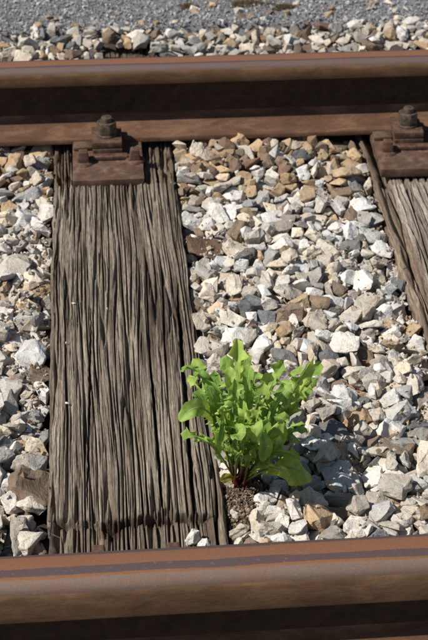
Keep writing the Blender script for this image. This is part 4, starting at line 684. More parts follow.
409,34,712,1836,-32,40,-16,114,113,46,1237,1831,-114,153,36,-24,7,38,545,1835,-108,-46,128,48,217,42,629,1700,-52,-33,-28,141,703,30,998,2204,22,48,121,40,203,66,-145,2778,-94,4,-117,84,
500,55,1501,2778,-31,12,5,144,117,55,1438,3304,-46,27,-15,80,418,62,102,3426,-29,5,-143,-67,504,42,698,3576,-149,24,-24,-4,221,41,470,3401,-57,-134,-14,-39,110,56,1334,3595,-128,14,8,142,
1,36,1417,2773,-14,-68,-34,-38,712,55,-217,3240,-68,-118,18,65,306,56,1562,3288,26,89,5,25,406,50,1675,3769,-5,0,0,-146,213,62,-146,418,-125,17,11,-84,406,94,-141,2186,-117,-41,142,11,
814,52,-29,973,-221,0,147,-27,119,52,-216,2000,-84,-21,112,-20,411,59,-51,1934,-108,-4,-152,2,118,61,984,496,-216,-52,-9,-16,121,51,887,1203,-234,24,-143,36,8,69,548,1969,-179,-3,-22,-84,
118,42,744,234,-221,-77,7,134,20,104,1166,506,-141,-13,-19,-21,108,62,720,-147,-41,1,-25,20,19,60,554,852,-131,49,-4,-1,116,83,1091,971,-151,-102,-9,-12,112,49,1121,1294,-109,-38,14,-75,
704,74,1093,1564,-104,-131,-20,83,115,46,834,267,-139,-43,-21,-128,1,51,597,746,-129,-5,7,23,201,46,801,724,-67,25,22,40,211,66,981,2331,-61,54,0,-107,18,34,744,1813,-66,-39,113,18,
504,53,1021,1984,-74,38,-17,-64,119,34,1290,1223,-106,99,86,19,316,30,989,1683,-24,41,-156,-4,411,58,694,2103,-30,-64,-137,1,520,63,654,2229,-18,36,-46,65,117,41,824,2220,26,47,-1,143,
420,46,1120,2321,-23,-60,-106,-2,8,47,1005,2799,-127,-4,13,-2,110,53,-260,3324,-132,5,3,79,105,42,150,3292,-74,-14,-4,-50,703,53,1518,3388,-20,-44,-154,-3,309,41,1449,3415,-54,4,1,129,
20,46,365,3539,-65,152,17,16,307,45,1775,3339,-27,-58,-157,6,215,29,743,2840,-128,-134,35,2,201,49,1701,2820,13,-3,144,-59,6,45,505,3316,-5,46,-140,21,413,45,1894,3371,-56,-70,-108,-2,
505,40,-280,3392,-132,-9,-25,84,12,34,1042,3379,-120,137,-17,2,101,50,1764,3404,4,-19,9,130,115,45,1744,3489,-26,88,-2,78,508,48,-49,2716,-59,-11,-16,34,104,56,72,2736,-29,59,-9,-92,
201,35,1134,2781,-114,52,22,-152,110,65,1656,2829,17,-23,24,97,204,54,1149,3217,-69,6,-14,28,520,43,1331,3298,-86,-130,0,-52,617,39,-48,2783,-32,16,152,6,111,50,827,2830,-113,-51,139,-31,
13,76,-127,1561,-210,135,22,76,109,59,-34,1771,-225,1,-2,153,112,51,-90,720,-163,2,24,57,103,37,-173,794,-105,15,25,-45,205,36,-7,749,-203,53,-63,-64,11,60,596,359,-209,-62,-4,-65,
4,48,618,492,-196,-7,-36,124,211,73,837,821,-153,122,-9,79,9,66,562,1758,-207,8,121,-44,6,30,767,754,-163,123,9,-2,109,90,1023,2015,-164,-34,-9,-7,115,43,737,715,-192,-68,29,12,
313,50,1166,988,-132,149,9,-21,106,44,646,1233,-170,142,-10,55,204,50,1197,1388,-165,-3,-12,-57,214,60,1124,1923,-127,-29,-34,-4,117,44,1286,499,-198,68,8,-119,3,79,576,828,-113,-19,38,-93,
617,41,938,1810,-107,92,17,7,206,61,624,1765,-116,118,24,12,401,76,558,1996,-110,-14,-23,-59,20,45,709,742,-61,6,40,29,203,30,905,1826,-52,-46,-92,49,104,62,910,2357,-79,51,10,136,
207,30,575,1956,-44,78,5,1,121,30,1147,1978,-44,40,-131,20,415,51,1034,2171,-34,95,-62,-30,116,46,771,2123,31,-111,-10,22,419,41,549,2283,-79,-33,-152,-18,411,31,1195,2156,-4,38,-24,-111,
403,43,1245,2259,-80,16,14,47,401,32,1747,2863,-55,-4,10,-38,607,37,638,3337,-153,37,1,111,114,65,1771,3447,-27,-69,2,34,412,62,260,3507,-32,-35,-10,-47,220,67,163,2829,-23,-14,7,6,
404,36,1381,2785,5,42,-25,-1,217,51,1601,3243,-8,131,4,15,215,56,101,3291,-47,123,30,79,506,47,197,3320,-65,139,-6,-37,211,43,1836,3339,-40,-63,-1,-150,121,47,-261,2716,-29,-13,14,54,
115,62,1522,2831,3,-44,-23,-33,211,47,946,3214,-83,124,-13,73,103,40,786,3424,-109,-38,140,-44,315,52,656,3603,-134,123,30,52,204,60,867,3596,-128,-1,-157,-65,209,65,1419,3609,-122,-39,-33,7,
208,37,16,2698,-31,-74,2,-4,212,42,-25,2775,-100,58,20,154,105,55,997,2862,-28,-27,-23,-6,217,52,1054,2800,-83,101,52,56,321,27,-53,3435,-97,8,34,-96,210,45,696,3431,-75,64,5,7,
400,61,-255,3620,-113,-47,8,27,114,39,776,3590,-131,1,147,-13,1,32,1328,3541,-142,33,1,-131,400,74,1443,2601,16,12,-129,-94,102,41,1711,2660,3,-71,-1,-59,103,26,-181,3635,-12,0,0,87,
210,25,365,3599,-13,0,0,-47,110,28,1544,3786,-12,0,0,-82,9,29,851,3599,-11,0,0,65,206,39,1648,3709,-8,0,0,-149,208,61,-77,524,-214,2,19,-5,412,69,-227,2139,-124,-74,-12,-9,
200,57,-90,938,-141,-9,16,130,206,61,-216,1487,-158,15,-17,-17,821,46,-166,1750,-155,16,9,37,518,41,-19,2091,-134,-12,-3,-124,302,97,829,773,-207,6,155,-30,19,47,974,1679,-223,-3,1,-1,
12,74,1026,103,-198,112,-29,69,215,69,637,321,-125,-8,61,-31,13,62,1319,553,-185,-47,111,-19,310,57,749,611,-157,8,5,-3,19,71,833,944,-152,0,45,19,4,65,697,1152,-201,70,-3,-117,
404,79,908,1418,-97,25,-22,-26,11,71,589,1789,-154,-70,29,10,117,62,739,23,-161,99,12,92,3,81,846,1503,-160,-24,32,96,20,46,775,-101,-31,-11,9,69,114,53,1079,-41,-82,-3,-37,150,
406,62,1224,269,-87,28,101,18,620,55,1008,821,-100,23,-137,-60,508,57,705,1388,-109,3,11,88,514,47,609,1816,-149,20,-10,9,212,58,1207,64,-86,-59,-12,-39,21,46,697,296,-150,-45,-41,-145,
220,31,738,728,-110,-2,115,-116,4,71,695,1255,-175,79,-49,58,12,42,680,1455,-128,91,34,26,107,38,548,2095,-45,57,31,-9,405,64,674,2188,-7,-145,35,-8,202,45,1158,-153,-73,25,-8,-44,
108,44,669,320,-64,116,-22,-20,316,36,736,543,-140,95,33,-22,18,33,813,628,-91,86,48,81,408,32,684,1209,-185,18,-31,147,20,30,1085,1265,-55,86,-34,-73,217,44,713,1801,-63,36,-6,-74,
17,58,1279,1841,-105,86,-62,-80,417,52,1171,2180,-27,40,-2,-147,103,45,1024,2011,-22,22,-3,-152,411,44,631,2119,-14,67,28,-27,412,48,1157,2073,-56,0,-32,-12,105,43,1320,2368,-183,62,-131,5,
0,30,917,2244,23,-22,18,85,401,52,1088,2263,2,26,-6,151,409,89,1271,2712,-109,4,1,-44,319,49,1776,2804,-42,2,7,43,206,59,949,3400,-120,-36,-15,38,212,32,1208,3578,-135,-38,116,27,
212,90,1768,2674,-11,-35,-10,-155,114,46,-57,2852,-138,-85,-119,20,214,35,0,2799,-3,28,49,84,220,42,616,2815,-130,12,-9,-22,614,42,1737,2772,-48,-64,-112,2,213,38,1297,3265,-100,-28,-106,-37,
205,36,1277,3378,-126,37,5,41,9,47,1320,3494,-128,6,15,71,305,50,1560,2756,-59,-16,-17,-19,11,58,212,2843,2,27,17,46,202,39,1396,3251,-25,-46,-28,-112,316,33,1400,3421,-56,1,1,11,
700,41,-199,3446,-121,24,4,-81,509,37,987,3571,-141,-39,-33,13,306,40,892,2731,-100,-57,-55,48,118,53,1217,2882,-28,-16,-9,104,403,44,-64,3288,-50,55,-125,-50,107,51,473,3576,-121,10,-11,-45,
121,37,1411,2817,23,-96,-43,47,404,36,-2,3664,-9,0,0,51,503,23,-250,3616,-13,0,0,59,410,71,-86,1926,-206,-6,145,25,419,46,-80,464,-173,154,25,39,6,85,-180,1151,-146,-25,-10,69,
807,37,-88,1601,-221,-30,8,-19,211,50,-108,1817,-107,99,6,68,210,47,-164,1053,-116,-21,0,10,709,53,-29,2141,-120,-134,23,59,5,53,-28,-40,-222,-39,1,-58,711,49,-60,2167,-121,-151,23,59,
613,102,733,109,-184,4,-6,34,205,40,896,200,-255,-14,-4,-35,18,71,1056,342,-206,6,-146,-40,19,64,1181,422,-196,38,-4,-117,18,83,1138,1544,-199,5,-143,-46,209,80,736,753,-183,19,-3,91,
18,56,1021,852,-207,-19,12,35,218,33,533,1032,-235,9,6,75,17,60,1030,1436,-181,127,38,31,17,63,553,1639,-230,54,-26,4,204,64,1115,1735,-178,-47,-3,-26,101,76,1218,1756,-206,-4,10,23,
801,39,746,256,-217,-12,28,15,21,61,756,666,-166,-26,14,-18,208,61,1320,896,-220,-14,-4,-62,12,91,675,1941,-137,-46,21,-18,108,98,1184,-38,-104,17,-2,16,321,51,987,191,-164,22,-10,-9,
110,58,635,431,-141,154,2,11,7,40,545,993,-218,-104,9,-42,11,46,1078,932,-143,-55,145,-9,313,47,717,1590,-87,-70,-4,135,116,54,990,1691,-169,5,2,10,408,62,1082,1912,-67,66,-17,151,
403,54,1228,2010,-191,-15,-26,-25,101,46,1050,2034,-131,-35,-14,-56,108,56,915,-140,-120,45,-21,2,214,47,1025,382,-88,48,14,4,200,45,632,477,-146,138,10,6,120,51,842,882,-109,-52,13,9,
9,58,803,1057,-94,104,36,27,312,62,616,1724,-133,-100,32,-42,400,76,1233,2179,-91,-148,-19,-52,15,33,718,-103,-37,-55,-5,33,208,35,854,50,-66,33,-115,-55,805,37,892,877,-82,-95,7,2,
811,30,1212,823,-138,84,42,13,102,60,1039,1603,-86,-38,12,-91,204,34,765,1382,-141,48,29,-115,411,66,831,2044,-65,36,7,74,700,63,1218,2022,-97,-7,-143,-57,413,47,728,2192,14,13,12,129,
12,46,-248,3431,-129,-35,-10,0,2,66,219,3430,-78,-34,2,-19,509,49,1610,3419,-56,3,139,88,207,74,587,3539,-146,40,7,-23,211,37,1746,2737,-22,-86,-18,33,308,34,1253,2854,-118,-65,-2,-7,
202,46,17,2889,-78,-34,2,-60,703,56,652,3209,-59,5,6,95,421,36,566,3364,-55,155,-26,-19,112,39,-273,3467,-114,17,49,-141,118,27,-40,3462,-111,-98,2,-37,301,32,538,3473,-75,30,-25,-13,
4,46,632,3439,-110,66,-26,-127,104,35,1117,3283,-126,57,-51,-41,205,37,556,3387,-91,-21,65,72,313,48,-25,3402,-111,-57,-144,-32,111,42,714,3527,-126,-63,-1,-70,113,50,139,2598,47,46,65,-103,
0,58,1627,2820,83,-143,-25,7,409,23,996,3632,-13,0,0,3,106,23,302,3591,-13,0,0,66,304,57,-125,673,-234,12,-14,88,315,61,-168,139,-186,-3,113,91,14,60,-206,1365,-192,32,-4,-4,
515,64,-162,2007,-145,-59,-3,20,14,35,-133,1068,-227,-8,-9,-98,211,38,-67,1458,-206,-110,-50,-36,106,46,-207,1724,-134,17,-144,-73,215,56,-22,1994,-184,-131,2,71,20,30,-147,-89,-126,84,37,45,
121,65,-182,671,-81,61,-131,-35,120,60,-40,936,-158,-30,87,-76,103,36,-111,1895,-85,-135,-31,46,600,44,725,1425,-244,-17,9,-15,16,62,1080,-97,-224,-85,-18,131,121,43,803,312,-235,-12,1,-81,
3,87,958,1613,-196,-17,1,-1,405,60,1133,1968,-164,-12,-27,-15,205,104,732,-111,-128,-20,1,-19,218,70,642,732,-206,-105,24,-101,413,63,739,837,-192,-96,2,44,109,56,745,1323,-165,40,5,65,
114,44,1005,1446,-140,-93,35,-23,102,48,1272,1366,-221,-63,25,-16,304,77,718,1577,-160,-149,6,-74,118,43,583,-27,-228,-51,-10,17,112,45,851,108,-148,-3,11,42,318,61,968,554,-110,135,-7,-46,
503,62,1325,2333,-184,38,64,12,418,72,1275,610,-149,30,4,-1,13,47,544,730,-123,-125,4,-58,200,43,1215,1302,-128,56,-46,64,5,40,661,1410,-113,149,-8,56,306,46,1025,1497,-117,98,-45,-24,
819,41,1195,1718,-160,70,64,85,15,63,1334,1737,-208,-126,-27,-41,717,74,607,2237,-57,11,32,-23,19,39,562,790,-79,-3,-135,69,214,47,539,1026,-147,16,-45,61,406,43,656,1084,-90,-2,-129,-32,
14,41,1135,1112,-122,-27,-46,47,103,53,748,2124,-7,-34,-14,-100,402,51,649,2044,-113,-58,-27,52,407,71,1290,2139,-144,-87,-106,-27,406,72,727,2295,-12,-4,-138,-42,412,44,1179,1994,-91,-2,49,49,
204,70,120,2737,-39,-23,136,-6,303,51,1092,2757,-133,157,7,30,108,63,1544,3220,-35,-15,-6,-145,108,57,1622,3200,-39,-15,-6,4,14,54,564,3438,-133,73,-39,-72,4,40,1511,3430,-65,24,-24,-141,
413,56,1849,3436,-34,4,-6,-15,218,39,744,3590,-137,26,137,-62,220,51,1031,3554,-149,-5,140,83,100,49,1100,3560,-123,-139,9,-66,306,49,1603,2697,-21,79,27,48,512,63,-227,2915,-59,-22,7,-71,
215,56,-84,3162,-18,-24,1,-27,718,28,1015,3367,-145,-67,18,-52,304,43,1121,3341,-133,3,0,-5,210,47,1799,3380,-51,2,1,-94,207,45,163,2704,-44,28,26,-120,11,46,680,2731,-101,-81,-34,-10,
313,54,-25,2818,-98,27,-112,10,321,46,1028,2884,-55,0,12,35,104,53,565,2881,-69,9,-31,95,107,42,1103,3234,-82,52,-21,-109,313,39,55,3277,-24,7,-111,30,706,32,1242,3271,-117,25,-103,5,
101,41,1162,3416,-94,-5,65,-88,218,58,1943,3564,-84,-110,-16,-44,315,49,208,3142,-6,-37,-102,76,120,28,393,3547,-53,-16,-144,38,216,42,-206,2869,-29,-43,-25,43,103,34,813,2859,-57,103,50,-77,
510,42,1309,2812,-52,112,-3,-87,321,42,-183,2884,-62,-12,1,72,518,29,95,3609,-11,0,0,-23,400,60,-114,602,-239,-17,9,96,111,72,-48,850,-200,-63,-1,-29,102,74,-113,151,-237,-62,3,34,
105,74,-117,464,-204,-2,156,25,313,47,-26,634,-214,-25,7,130,10,61,-46,746,-225,6,3,4,205,32,-157,1424,-229,-134,2,-2,115,32,-115,-4,-233,-15,-10,147,10,104,-172,602,-168,13,-12,48,
107,54,-187,1851,-120,-124,2,-44,18,53,-84,391,-185,-1,23,-5,13,64,-162,1515,-173,-73,-30,80,4,36,-156,310,-90,-8,-16,-107,120,30,-117,656,-163,44,-39,-64,2,35,-132,554,-119,-89,-10,-46,
705,33,-243,2155,-68,-25,-14,-25,219,45,677,743,-221,-1,18,140,414,69,830,1148,-205,16,-18,29,120,67,560,1416,-201,-20,4,-44,120,41,759,89,-146,6,15,18,17,75,884,794,-190,-24,15,-55,
221,38,884,1221,-204,-28,35,75,109,77,1073,1654,-146,-27,-17,0,213,62,1114,-82,-167,8,35,16,306,63,889,253,-187,-121,-1,-20,107,85,816,345,-196,64,9,123,401,52,1129,1045,-196,39,7,109,
807,42,648,1261,-173,46,5,-4,105,60,1066,1780,-129,-7,-20,-46,1,44,1018,-116,-137,25,6,-111,115,38,793,50,-123,-17,-24,33,207,50,1035,161,-245,34,17,43,14,75,967,1224,-168,-37,30,-69,
7,85,901,1611,-185,-1,-11,28,213,54,612,191,-118,-19,118,15,112,36,873,683,-117,-41,-20,-120,115,42,1321,1007,-226,152,27,-39,18,58,745,1663,-66,14,44,55,9,50,1134,1980,-93,142,-11,-10,
511,89,940,2227,-13,-37,14,113,107,64,1303,2240,-147,-25,-132,77,6,36,625,-8,-180,-30,-42,-96,515,42,549,942,-162,107,-8,72,21,50,1003,1397,-110,-82,-127,-12,214,42,1328,1391,-238,51,-29,28,
13,44,896,1604,-95,-25,-147,-34,208,68,663,1841,-71,-24,-11,-12,19,38,819,1799,-92,15,-142,-2,18,39,532,922,-113,34,-140,55,407,62,672,2287,-47,-30,37,19,108,45,1133,2149,-54,-53,33,38,
715,47,549,2328,-46,-71,134,28,421,43,1269,2217,-117,131,-23,73,10,39,663,2052,11,5,47,153,206,81,1501,2642,-21,-30,-21,9,303,38,563,2869,-141,157,7,10,112,42,56,3327,-47,-36,-10,2,
209,43,489,3343,-52,-39,-33,-134,210,44,154,3411,-40,3,-16,63,316,35,453,3461,-55,1,1,19,317,46,-21,3481,-101,-28,-26,16,208,49,-252,2749,-104,31,15,-68,4,53,663,2678,-77,-104,-43,51,
310,61,1013,2674,-73,-47,-141,15,111,66,691,2845,-131,90,7,23,305,61,-183,2887,-121,131,-13,88,100,53,590,2922,-133,-16,17,13,108,55,102,3232,-40,-15,-6,29,2,28,10,3266,-75,-90,12,61,
406,54,1496,3270,-64,140,-9,10,104,47,1083,3420,-103,-19,-44,56,117,55,-35,2673,-67,51,30,-60,13,55,-104,2844,-104,34,-28,-21,202,60,-3,3305,-83,-90,-16,78,418,43,1168,3381,-133,21,14,-17,
102,39,1685,3266,-28,-51,20,152,509,30,325,3418,-39,-122,24,73,203,27,986,3440,-134,116,-2,-41,204,43,1543,3469,-54,134,21,25,16,30,1580,3493,-60,-85,-18,53,504,48,519,3601,-136,-23,136,-46,
309,27,1777,3504,-9,32,-136,-34,202,32,152,2695,-19,-44,-34,25,303,64,758,2886,-41,-121,46,-57,709,75,1252,3134,-19,-15,-8,93,116,34,531,3531,-119,15,-33,12,108,49,146,2795,75,-2,-133,-88,
8,36,-157,965,-237,-15,-6,-38,10,39,-164,1356,-201,-52,44,-121,104,80,-210,1554,-233,24,-24,6,214,95,-158,1913,-186,-69,2,-62,15,49,-205,982,-219,-5,-12,33,501,68,-201,1938,-165,25,-18,-88,
420,33,-37,1539,-232,-6,13,-94,521,58,-209,2235,-126,-26,4,58,111,55,-31,398,-178,9,35,-48,418,57,-242,1880,-139,-15,14,82,400,43,-102,1881,-131,5,-152,-17,3,50,-192,1797,-155,-20,-1,47,
6,35,-83,-113,-63,-54,-3,-80,19,38,-212,1533,-105,-58,9,-42,113,66,-242,1658,-76,146,-9,-45,101,40,-89,2086,-105,81,26,45,203,80,657,280,-206,-129,56,-10,108,51,831,253,-230,-146,-16,-27,
113,61,906,551,-214,5,-6,19,109,71,655,1202,-218,-39,-33,-23,119,56,1168,1254,-240,8,139,40,202,64,639,1682,-258,-34,2,-139,412,58,989,1956,-212,-35,-10,-47,218,77,1158,1959,-197,5,-143,-86,
107,66,826,301,-210,36,-25,-139,803,70,978,437,-208,-27,0,135,201,67,586,802,-191,53,2,152,1,53,1164,709,-105,6,-2,-2,605,60,712,857,-189,-61,-29,51,7,34,1191,948,-183,-30,-11,-20,
121,49,1262,868,-225,41,-10,-14,3,101,1256,1002,-195,2,2,7,205,53,1248,1211,-213,-11,-33,-96,412,91,943,1920,-160,36,-2,-28,210,44,1228,2360,-177,77,84,-3,221,50,680,100,-127,44,2,-60,
13,83,1070,705,-174,33,144,-46,206,51,1056,1022,-154,-135,12,-8,320,58,757,1397,-174,46,28,29,17,74,656,1665,-164,17,-3,11,511,68,898,1851,-153,-1,-24,-96,10,54,1036,1819,-125,-10,-33,0,
418,68,1115,1781,-160,-1,-3,128,5,85,1204,1842,-187,28,3,0,411,62,677,2085,-103,151,13,-67,511,99,912,2103,-120,-12,-15,20,117,65,1121,2191,-155,55,-29,-78,410,49,1280,2356,-175,-50,-9,-5,
9,54,791,209,-190,142,46,42,1,74,1060,199,-166,17,-14,58,119,67,1110,446,-106,29,-16,22,118,85,902,597,-110,43,9,77,120,56,1035,758,-120,119,0,-55,13,49,1280,755,-157,34,-13,26,
120,54,876,945,-177,136,12,-55,104,82,936,1106,-143,-1,-15,-37,514,44,618,1468,-152,-9,130,19,408,42,1199,1514,-237,-143,-7,-11,7,64,1312,1480,-170,33,-138,39,108,32,535,1678,-216,99,28,-21,
403,32,925,1820,-113,-49,26,-87,10,40,1169,1785,-194,-24,-89,116,400,43,1303,2003,-217,-22,-146,-7,15,65,670,-192,-76,49,-16,10,103,39,1008,-158,-107,-112,46,-23,18,30,734,-58,-84,51,-114,-5,
17,56,694,265,-156,52,-23,33,107,45,958,603,-72,-101,22,-19,13,56,1317,767,-213,-12,-4,-21,218,46,591,1606,-122,34,-125,-57,316,32,847,1787,-132,-56,92,-22,411,40,600,1921,-145,143,-49,-14,
320,37,737,1028,-100,-11,151,-27,102,55,580,1183,-116,-122,9,31,812,38,1050,1949,-140,-114,-30,-5,108,47,1027,2360,-73,-81,43,-18,4,42,753,-34,-118,-38,133,60,409,37,1155,2031,-138,-6,113,69,
416,51,879,2154,-73,32,-73,-97,420,39,1097,2146,-115,-98,-6,-130,419,62,929,2330,-63,-76,-42,50,13,41,663,2224,2,99,-4,-123,114,67,-75,2781,-110,-69,2,-142,209,66,1262,2784,-132,-154,18,62,
306,49,1718,2816,-44,-30,-21,142,708,72,1097,2877,-122,14,-150,18,118,61,1388,3152,-37,-67,18,8,16,31,-99,3298,-143,1,1,-125,210,55,1078,3339,-131,2,1,7,20,52,1714,3318,-63,-5,140,2,
214,58,1712,3456,0,59,25,-74,300,38,-63,3502,-150,-17,9,56,506,45,1443,3477,-47,-30,-21,-47,313,54,180,2635,12,36,-2,-153,211,75,783,2696,-66,-6,18,21,121,32,1123,2743,-107,-67,96,-67,
305,31,1414,2741,-53,157,2,-18,110,54,768,2907,-98,34,-13,-5,121,42,182,3183,-26,5,-25,-117,121,82,1004,3207,-113,-12,1,-61,1,48,1665,3236,-15,52,21,115,215,50,529,3354,-60,54,86,-64,
403,38,830,3307,-133,17,-6,66,215,46,931,3334,-111,2,-22,8,307,42,641,3410,-150,36,-1,22,303,48,1903,3499,-135,157,7,70,19,34,138,3571,-151,8,139,-24,213,38,1773,3510,-44,31,-21,86,
518,50,1574,2580,46,-64,40,-27,116,50,-153,2735,-72,-100,-9,-8,519,37,880,2788,-123,41,-5,79,106,39,-142,2892,-75,-17,-8,6,302,41,153,2876,-44,-84,24,2,215,56,611,2915,-45,-10,-4,4,
203,39,1739,3246,-41,-46,13,80,313,39,-244,3254,-127,0,-136,-9,609,36,-176,2812,-120,12,38,149,13,65,-71,2917,-82,6,16,47,110,50,1756,3154,8,9,15,73,214,40,1548,3424,-31,-77,-16,135,
108,50,301,3612,-102,123,31,53,519,42,-312,3616,-7,0,0,148,12,74,-81,-106,-209,-36,-10,-137,108,57,-158,56,-223,-15,-6,140,114,54,-166,1019,-219,-63,3,101,119,51,-213,1633,-224,2,7,4,
112,57,-174,1782,-220,-35,-10,148,105,85,-157,721,-178,-26,6,-7,717,38,-155,786,-211,-78,-39,-98,213,41,-121,839,-224,-21,-1,44,19,49,-182,780,-164,-2,14,106,317,56,-27,703,-197,-112,7,35,
214,44,-22,794,-237,79,-40,34,6,50,-177,932,-206,138,-5,-46,7,48,-87,1084,-247,38,11,-143,416,76,-244,2081,-177,-141,-19,7,420,36,-174,2092,-178,10,63,-16,12,40,-151,994,-209,-21,27,-21,
14,38,-150,1086,-229,-1,-8,-36,421,85,-251,1726,-126,146,33,5,421,69,-199,2031,-172,34,14,39,215,51,-156,863,-189,-1,31,11,401,52,-256,2161,-20,53,7,134,9,45,-161,-130,-92,52,-15,-8,
202,72,-116,523,-179,-70,5,18,21,30,-131,1012,-163,-11,121,27,213,52,-69,980,-207,-105,8,73,414,51,-25,2048,-194,24,-34,-27,406,30,-195,2367,-152,-99,14,-9,708,54,-17,2341,-153,38,-104,-60,
307,47,-189,1083,-118,32,18,106,415,30,-172,2035,-84,26,-103,-71,619,52,-236,2342,-68,8,-111,-17,609,67,1148,272,-220,4,4,0,11,55,1067,539,-196,-1,17,-24,605,84,1082,595,-250,-14,-4,152,
204,88,584,735,-212,-1,-157,11,216,91,670,921,-208,-127,-37,52,217,64,1231,1350,-230,54,-26,9,212,67,926,1699,-213,-35,-10,-1,816,32,632,1722,-240,-133,-34,32,217,50,714,1898,-214,-8,34,72,
116,39,530,2254,-190,-77,-13,-79,714,36,539,2346,-221,-78,-117,20,16,75,1068,-44,-214,64,-133,34,7,38,1022,295,-249,38,2,-6,5,40,1175,234,-230,19,2,2,215,70,842,450,-217,-38,131,-8,
8,51,759,597,-233,11,-145,-69,14,77,733,926,-157,-54,-20,-22,117,54,1141,1215,-224,78,-42,-21,104,52,704,1402,-178,6,2,42,313,56,780,1455,-211,45,-22,50,204,33,705,1645,-183,-8,120,85,
316,47,1326,1886,-230,-127,-37,-12,503,70,929,2033,-201,0,2,70,713,35,1145,-96,-169,17,-49,-9,109,62,1179,108,-185,3,-26,0,112,66,791,250,-186,54,-118,-55,104,55,749,427,-162,25,-143,54,
405,80,883,671,-158,-22,-154,53,211,82,566,894,-170,-89,8,-16,307,37,795,867,-130,12,-15,30,100,53,1075,1320,-155,-21,-10,38,8,53,1192,1446,-178,14,-39,149,119,65,1050,1577,-135,-14,26,150,
318,46,1020,1702,-229,28,14,-28,212,103,724,1756,-152,11,131,-1,109,53,597,1848,-212,-23,-6,18,409,88,618,2088,-143,130,-12,46,510,66,543,2319,-135,-24,-147,60,215,60,759,285,-191,-2,-25,138,
114,57,632,536,-191,-27,26,99,217,42,1227,1161,-135,137,34,-17,17,32,1291,1242,-188,77,-86,-59,411,71,803,1586,-167,-92,-8,-15,517,51,1026,1764,-113,-9,-15,70,315,55,795,1806,-103,2,-18,65,
306,52,1297,1789,-208,156,14,10,4,42,598,2028,-159,22,-25,-64,112,59,970,2060,-115,-95,12,-56,405,72,669,2282,-115,85,-39,1,514,104,924,2190,-99,-84,7,-133,215,63,862,-126,-118,72,30,109,
313,55,1000,-96,-91,20,-24,-34,803,94,1186,-127,-107,-20,10,58,110,44,1181,-57,-33,18,22,-105,19,36,721,103,-111,-26,-16,-9,13,67,1139,358,-92,-1,-6,-2,107,47,763,705,-165,5,5,-74,
506,48,1001,1010,-127,-59,5,33,104,45,988,1112,-109,-25,1,-18,118,44,1021,1210,-167,-76,24,-87,0,48,765,1562,-143,-94,-17,104,409,45,540,1786,-207,37,119,17,108,33,540,1813,-174,28,-143,-50,
506,66,1190,2145,-91,-68,-18,71,210,38,541,2348,-72,3,33,-9,219,82,733,-219,-30,-6,-9,-25,19,40,1193,1279,-81,58,-136,-8,117,40,546,1559,-94,83,12,-123,16,55,1150,1664,-169,-54,-20,39,
505,51,755,2004,-121,7,-5,-41,108,72,945,2005,-85,-5,-34,132,413,52,646,2151,-36,-116,-2,0,404,75,1015,2230,-116,45,9,18,415,55,1323,2285,-196,-3,128,98,402,53,582,1303,-163,-52,56,-13,
13,44,1051,1886,-51,111,7,-53,400,41,725,2178,-52,-5,-6,50,9,40,710,-137,13,-82,-31,94,417,64,770,2080,-64,48,-11,34,505,44,931,2095,-36,150,15,-54,416,38,1341,2110,-193,19,-42,-137,
419,40,683,2178,-8,-31,116,50,107,44,574,2297,-80,-83,2,-73,401,39,905,2076,-71,104,14,-30,415,32,960,2105,-32,12,-32,17,18,64,947,2851,-118,28,14,90,205,46,153,2776,-72,-14,-6,-30,
19,37,-135,2902,-150,8,139,13,315,36,-69,2879,-133,-4,-120,81,210,41,1680,2865,-54,-3,-6,12,213,62,1851,3146,-20,157,-21,51,401,45,32,3247,-46,28,2,-31,104,49,829,3351,-143,17,-19,-13,
103,45,1332,3387,-130,13,-5,4,10,58,1166,2820,-126,-17,147,-39,319,42,1660,2803,-47,2,7,101,311,40,872,2910,-121,12,-11,-70,307,37,1011,2920,-122,108,-2,98,605,60,-87,3228,-90,-33,1,31,
205,59,500,3189,-62,-16,-13,-42,208,52,1173,3263,-119,-30,-10,-24,321,47,1265,3216,-101,-101,-56,50,203,47,1154,3319,-110,-115,-49,50,406,49,1709,3278,-46,-26,134,59,320,29,489,3486,-70,152,17,-39,
120,34,427,3537,-54,-7,-13,49,500,38,514,3514,-66,-23,5,34,201,27,1434,3566,-147,-156,3,74,101,49,1632,3615,-133,2,153,-63,316,48,-207,2800,-116,-34,-12,-84,216,27,531,2895,-147,-85,-18,73,
218,60,1375,2825,54,4,8,-125,120,44,833,2931,-97,-23,-5,11,216,38,584,3370,-120,-68,150,-3,107,28,1023,3336,-130,18,34,-152,302,32,1509,3326,-79,-34,2,-45,420,38,-169,3409,-131,-16,8,5,
512,30,1179,3501,-141,-36,-10,-99,116,35,1196,3613,-142,30,-120,-69,208,62,-235,2655,-12,-13,-5,-53,206,67,687,2633,-37,99,55,4,114,34,1053,2677,-19,-7,35,143,119,52,494,2872,7,35,-50,24,
11,36,1335,2781,-148,113,-4,-78,105,27,1322,2779,-90,-107,10,-116,310,37,1326,2861,-107,-10,-114,-51,208,60,1750,2865,39,-33,27,-61,114,73,87,3113,0,55,-5,151,116,40,1469,3104,37,73,-37,85,
403,39,1222,3368,-136,9,-1,-76,413,62,-181,3623,-108,37,-23,36,501,46,1024,3622,-131,33,0,19,515,35,942,2869,-44,91,3,-77,512,48,1333,2865,-16,-57,1,-97,412,100,-553,1166,-178,3,15,113,
3,82,-771,1842,-209,6,3,-56,113,76,-653,-12,-156,74,-6,89,418,104,-336,-28,-101,34,29,12,415,89,-592,275,-188,18,-123,-80,106,100,-621,464,-148,53,14,27,412,70,-237,483,-186,-59,8,-43,
112,104,-460,1095,-149,-13,-13,-126,307,72,-582,1173,-111,58,-19,-47,210,75,-634,1331,-163,58,-13,-8,18,70,-776,1545,-180,-43,-152,-10,201,73,-799,1822,-122,8,12,-15,710,64,-639,1863,-136,60,99,-32,
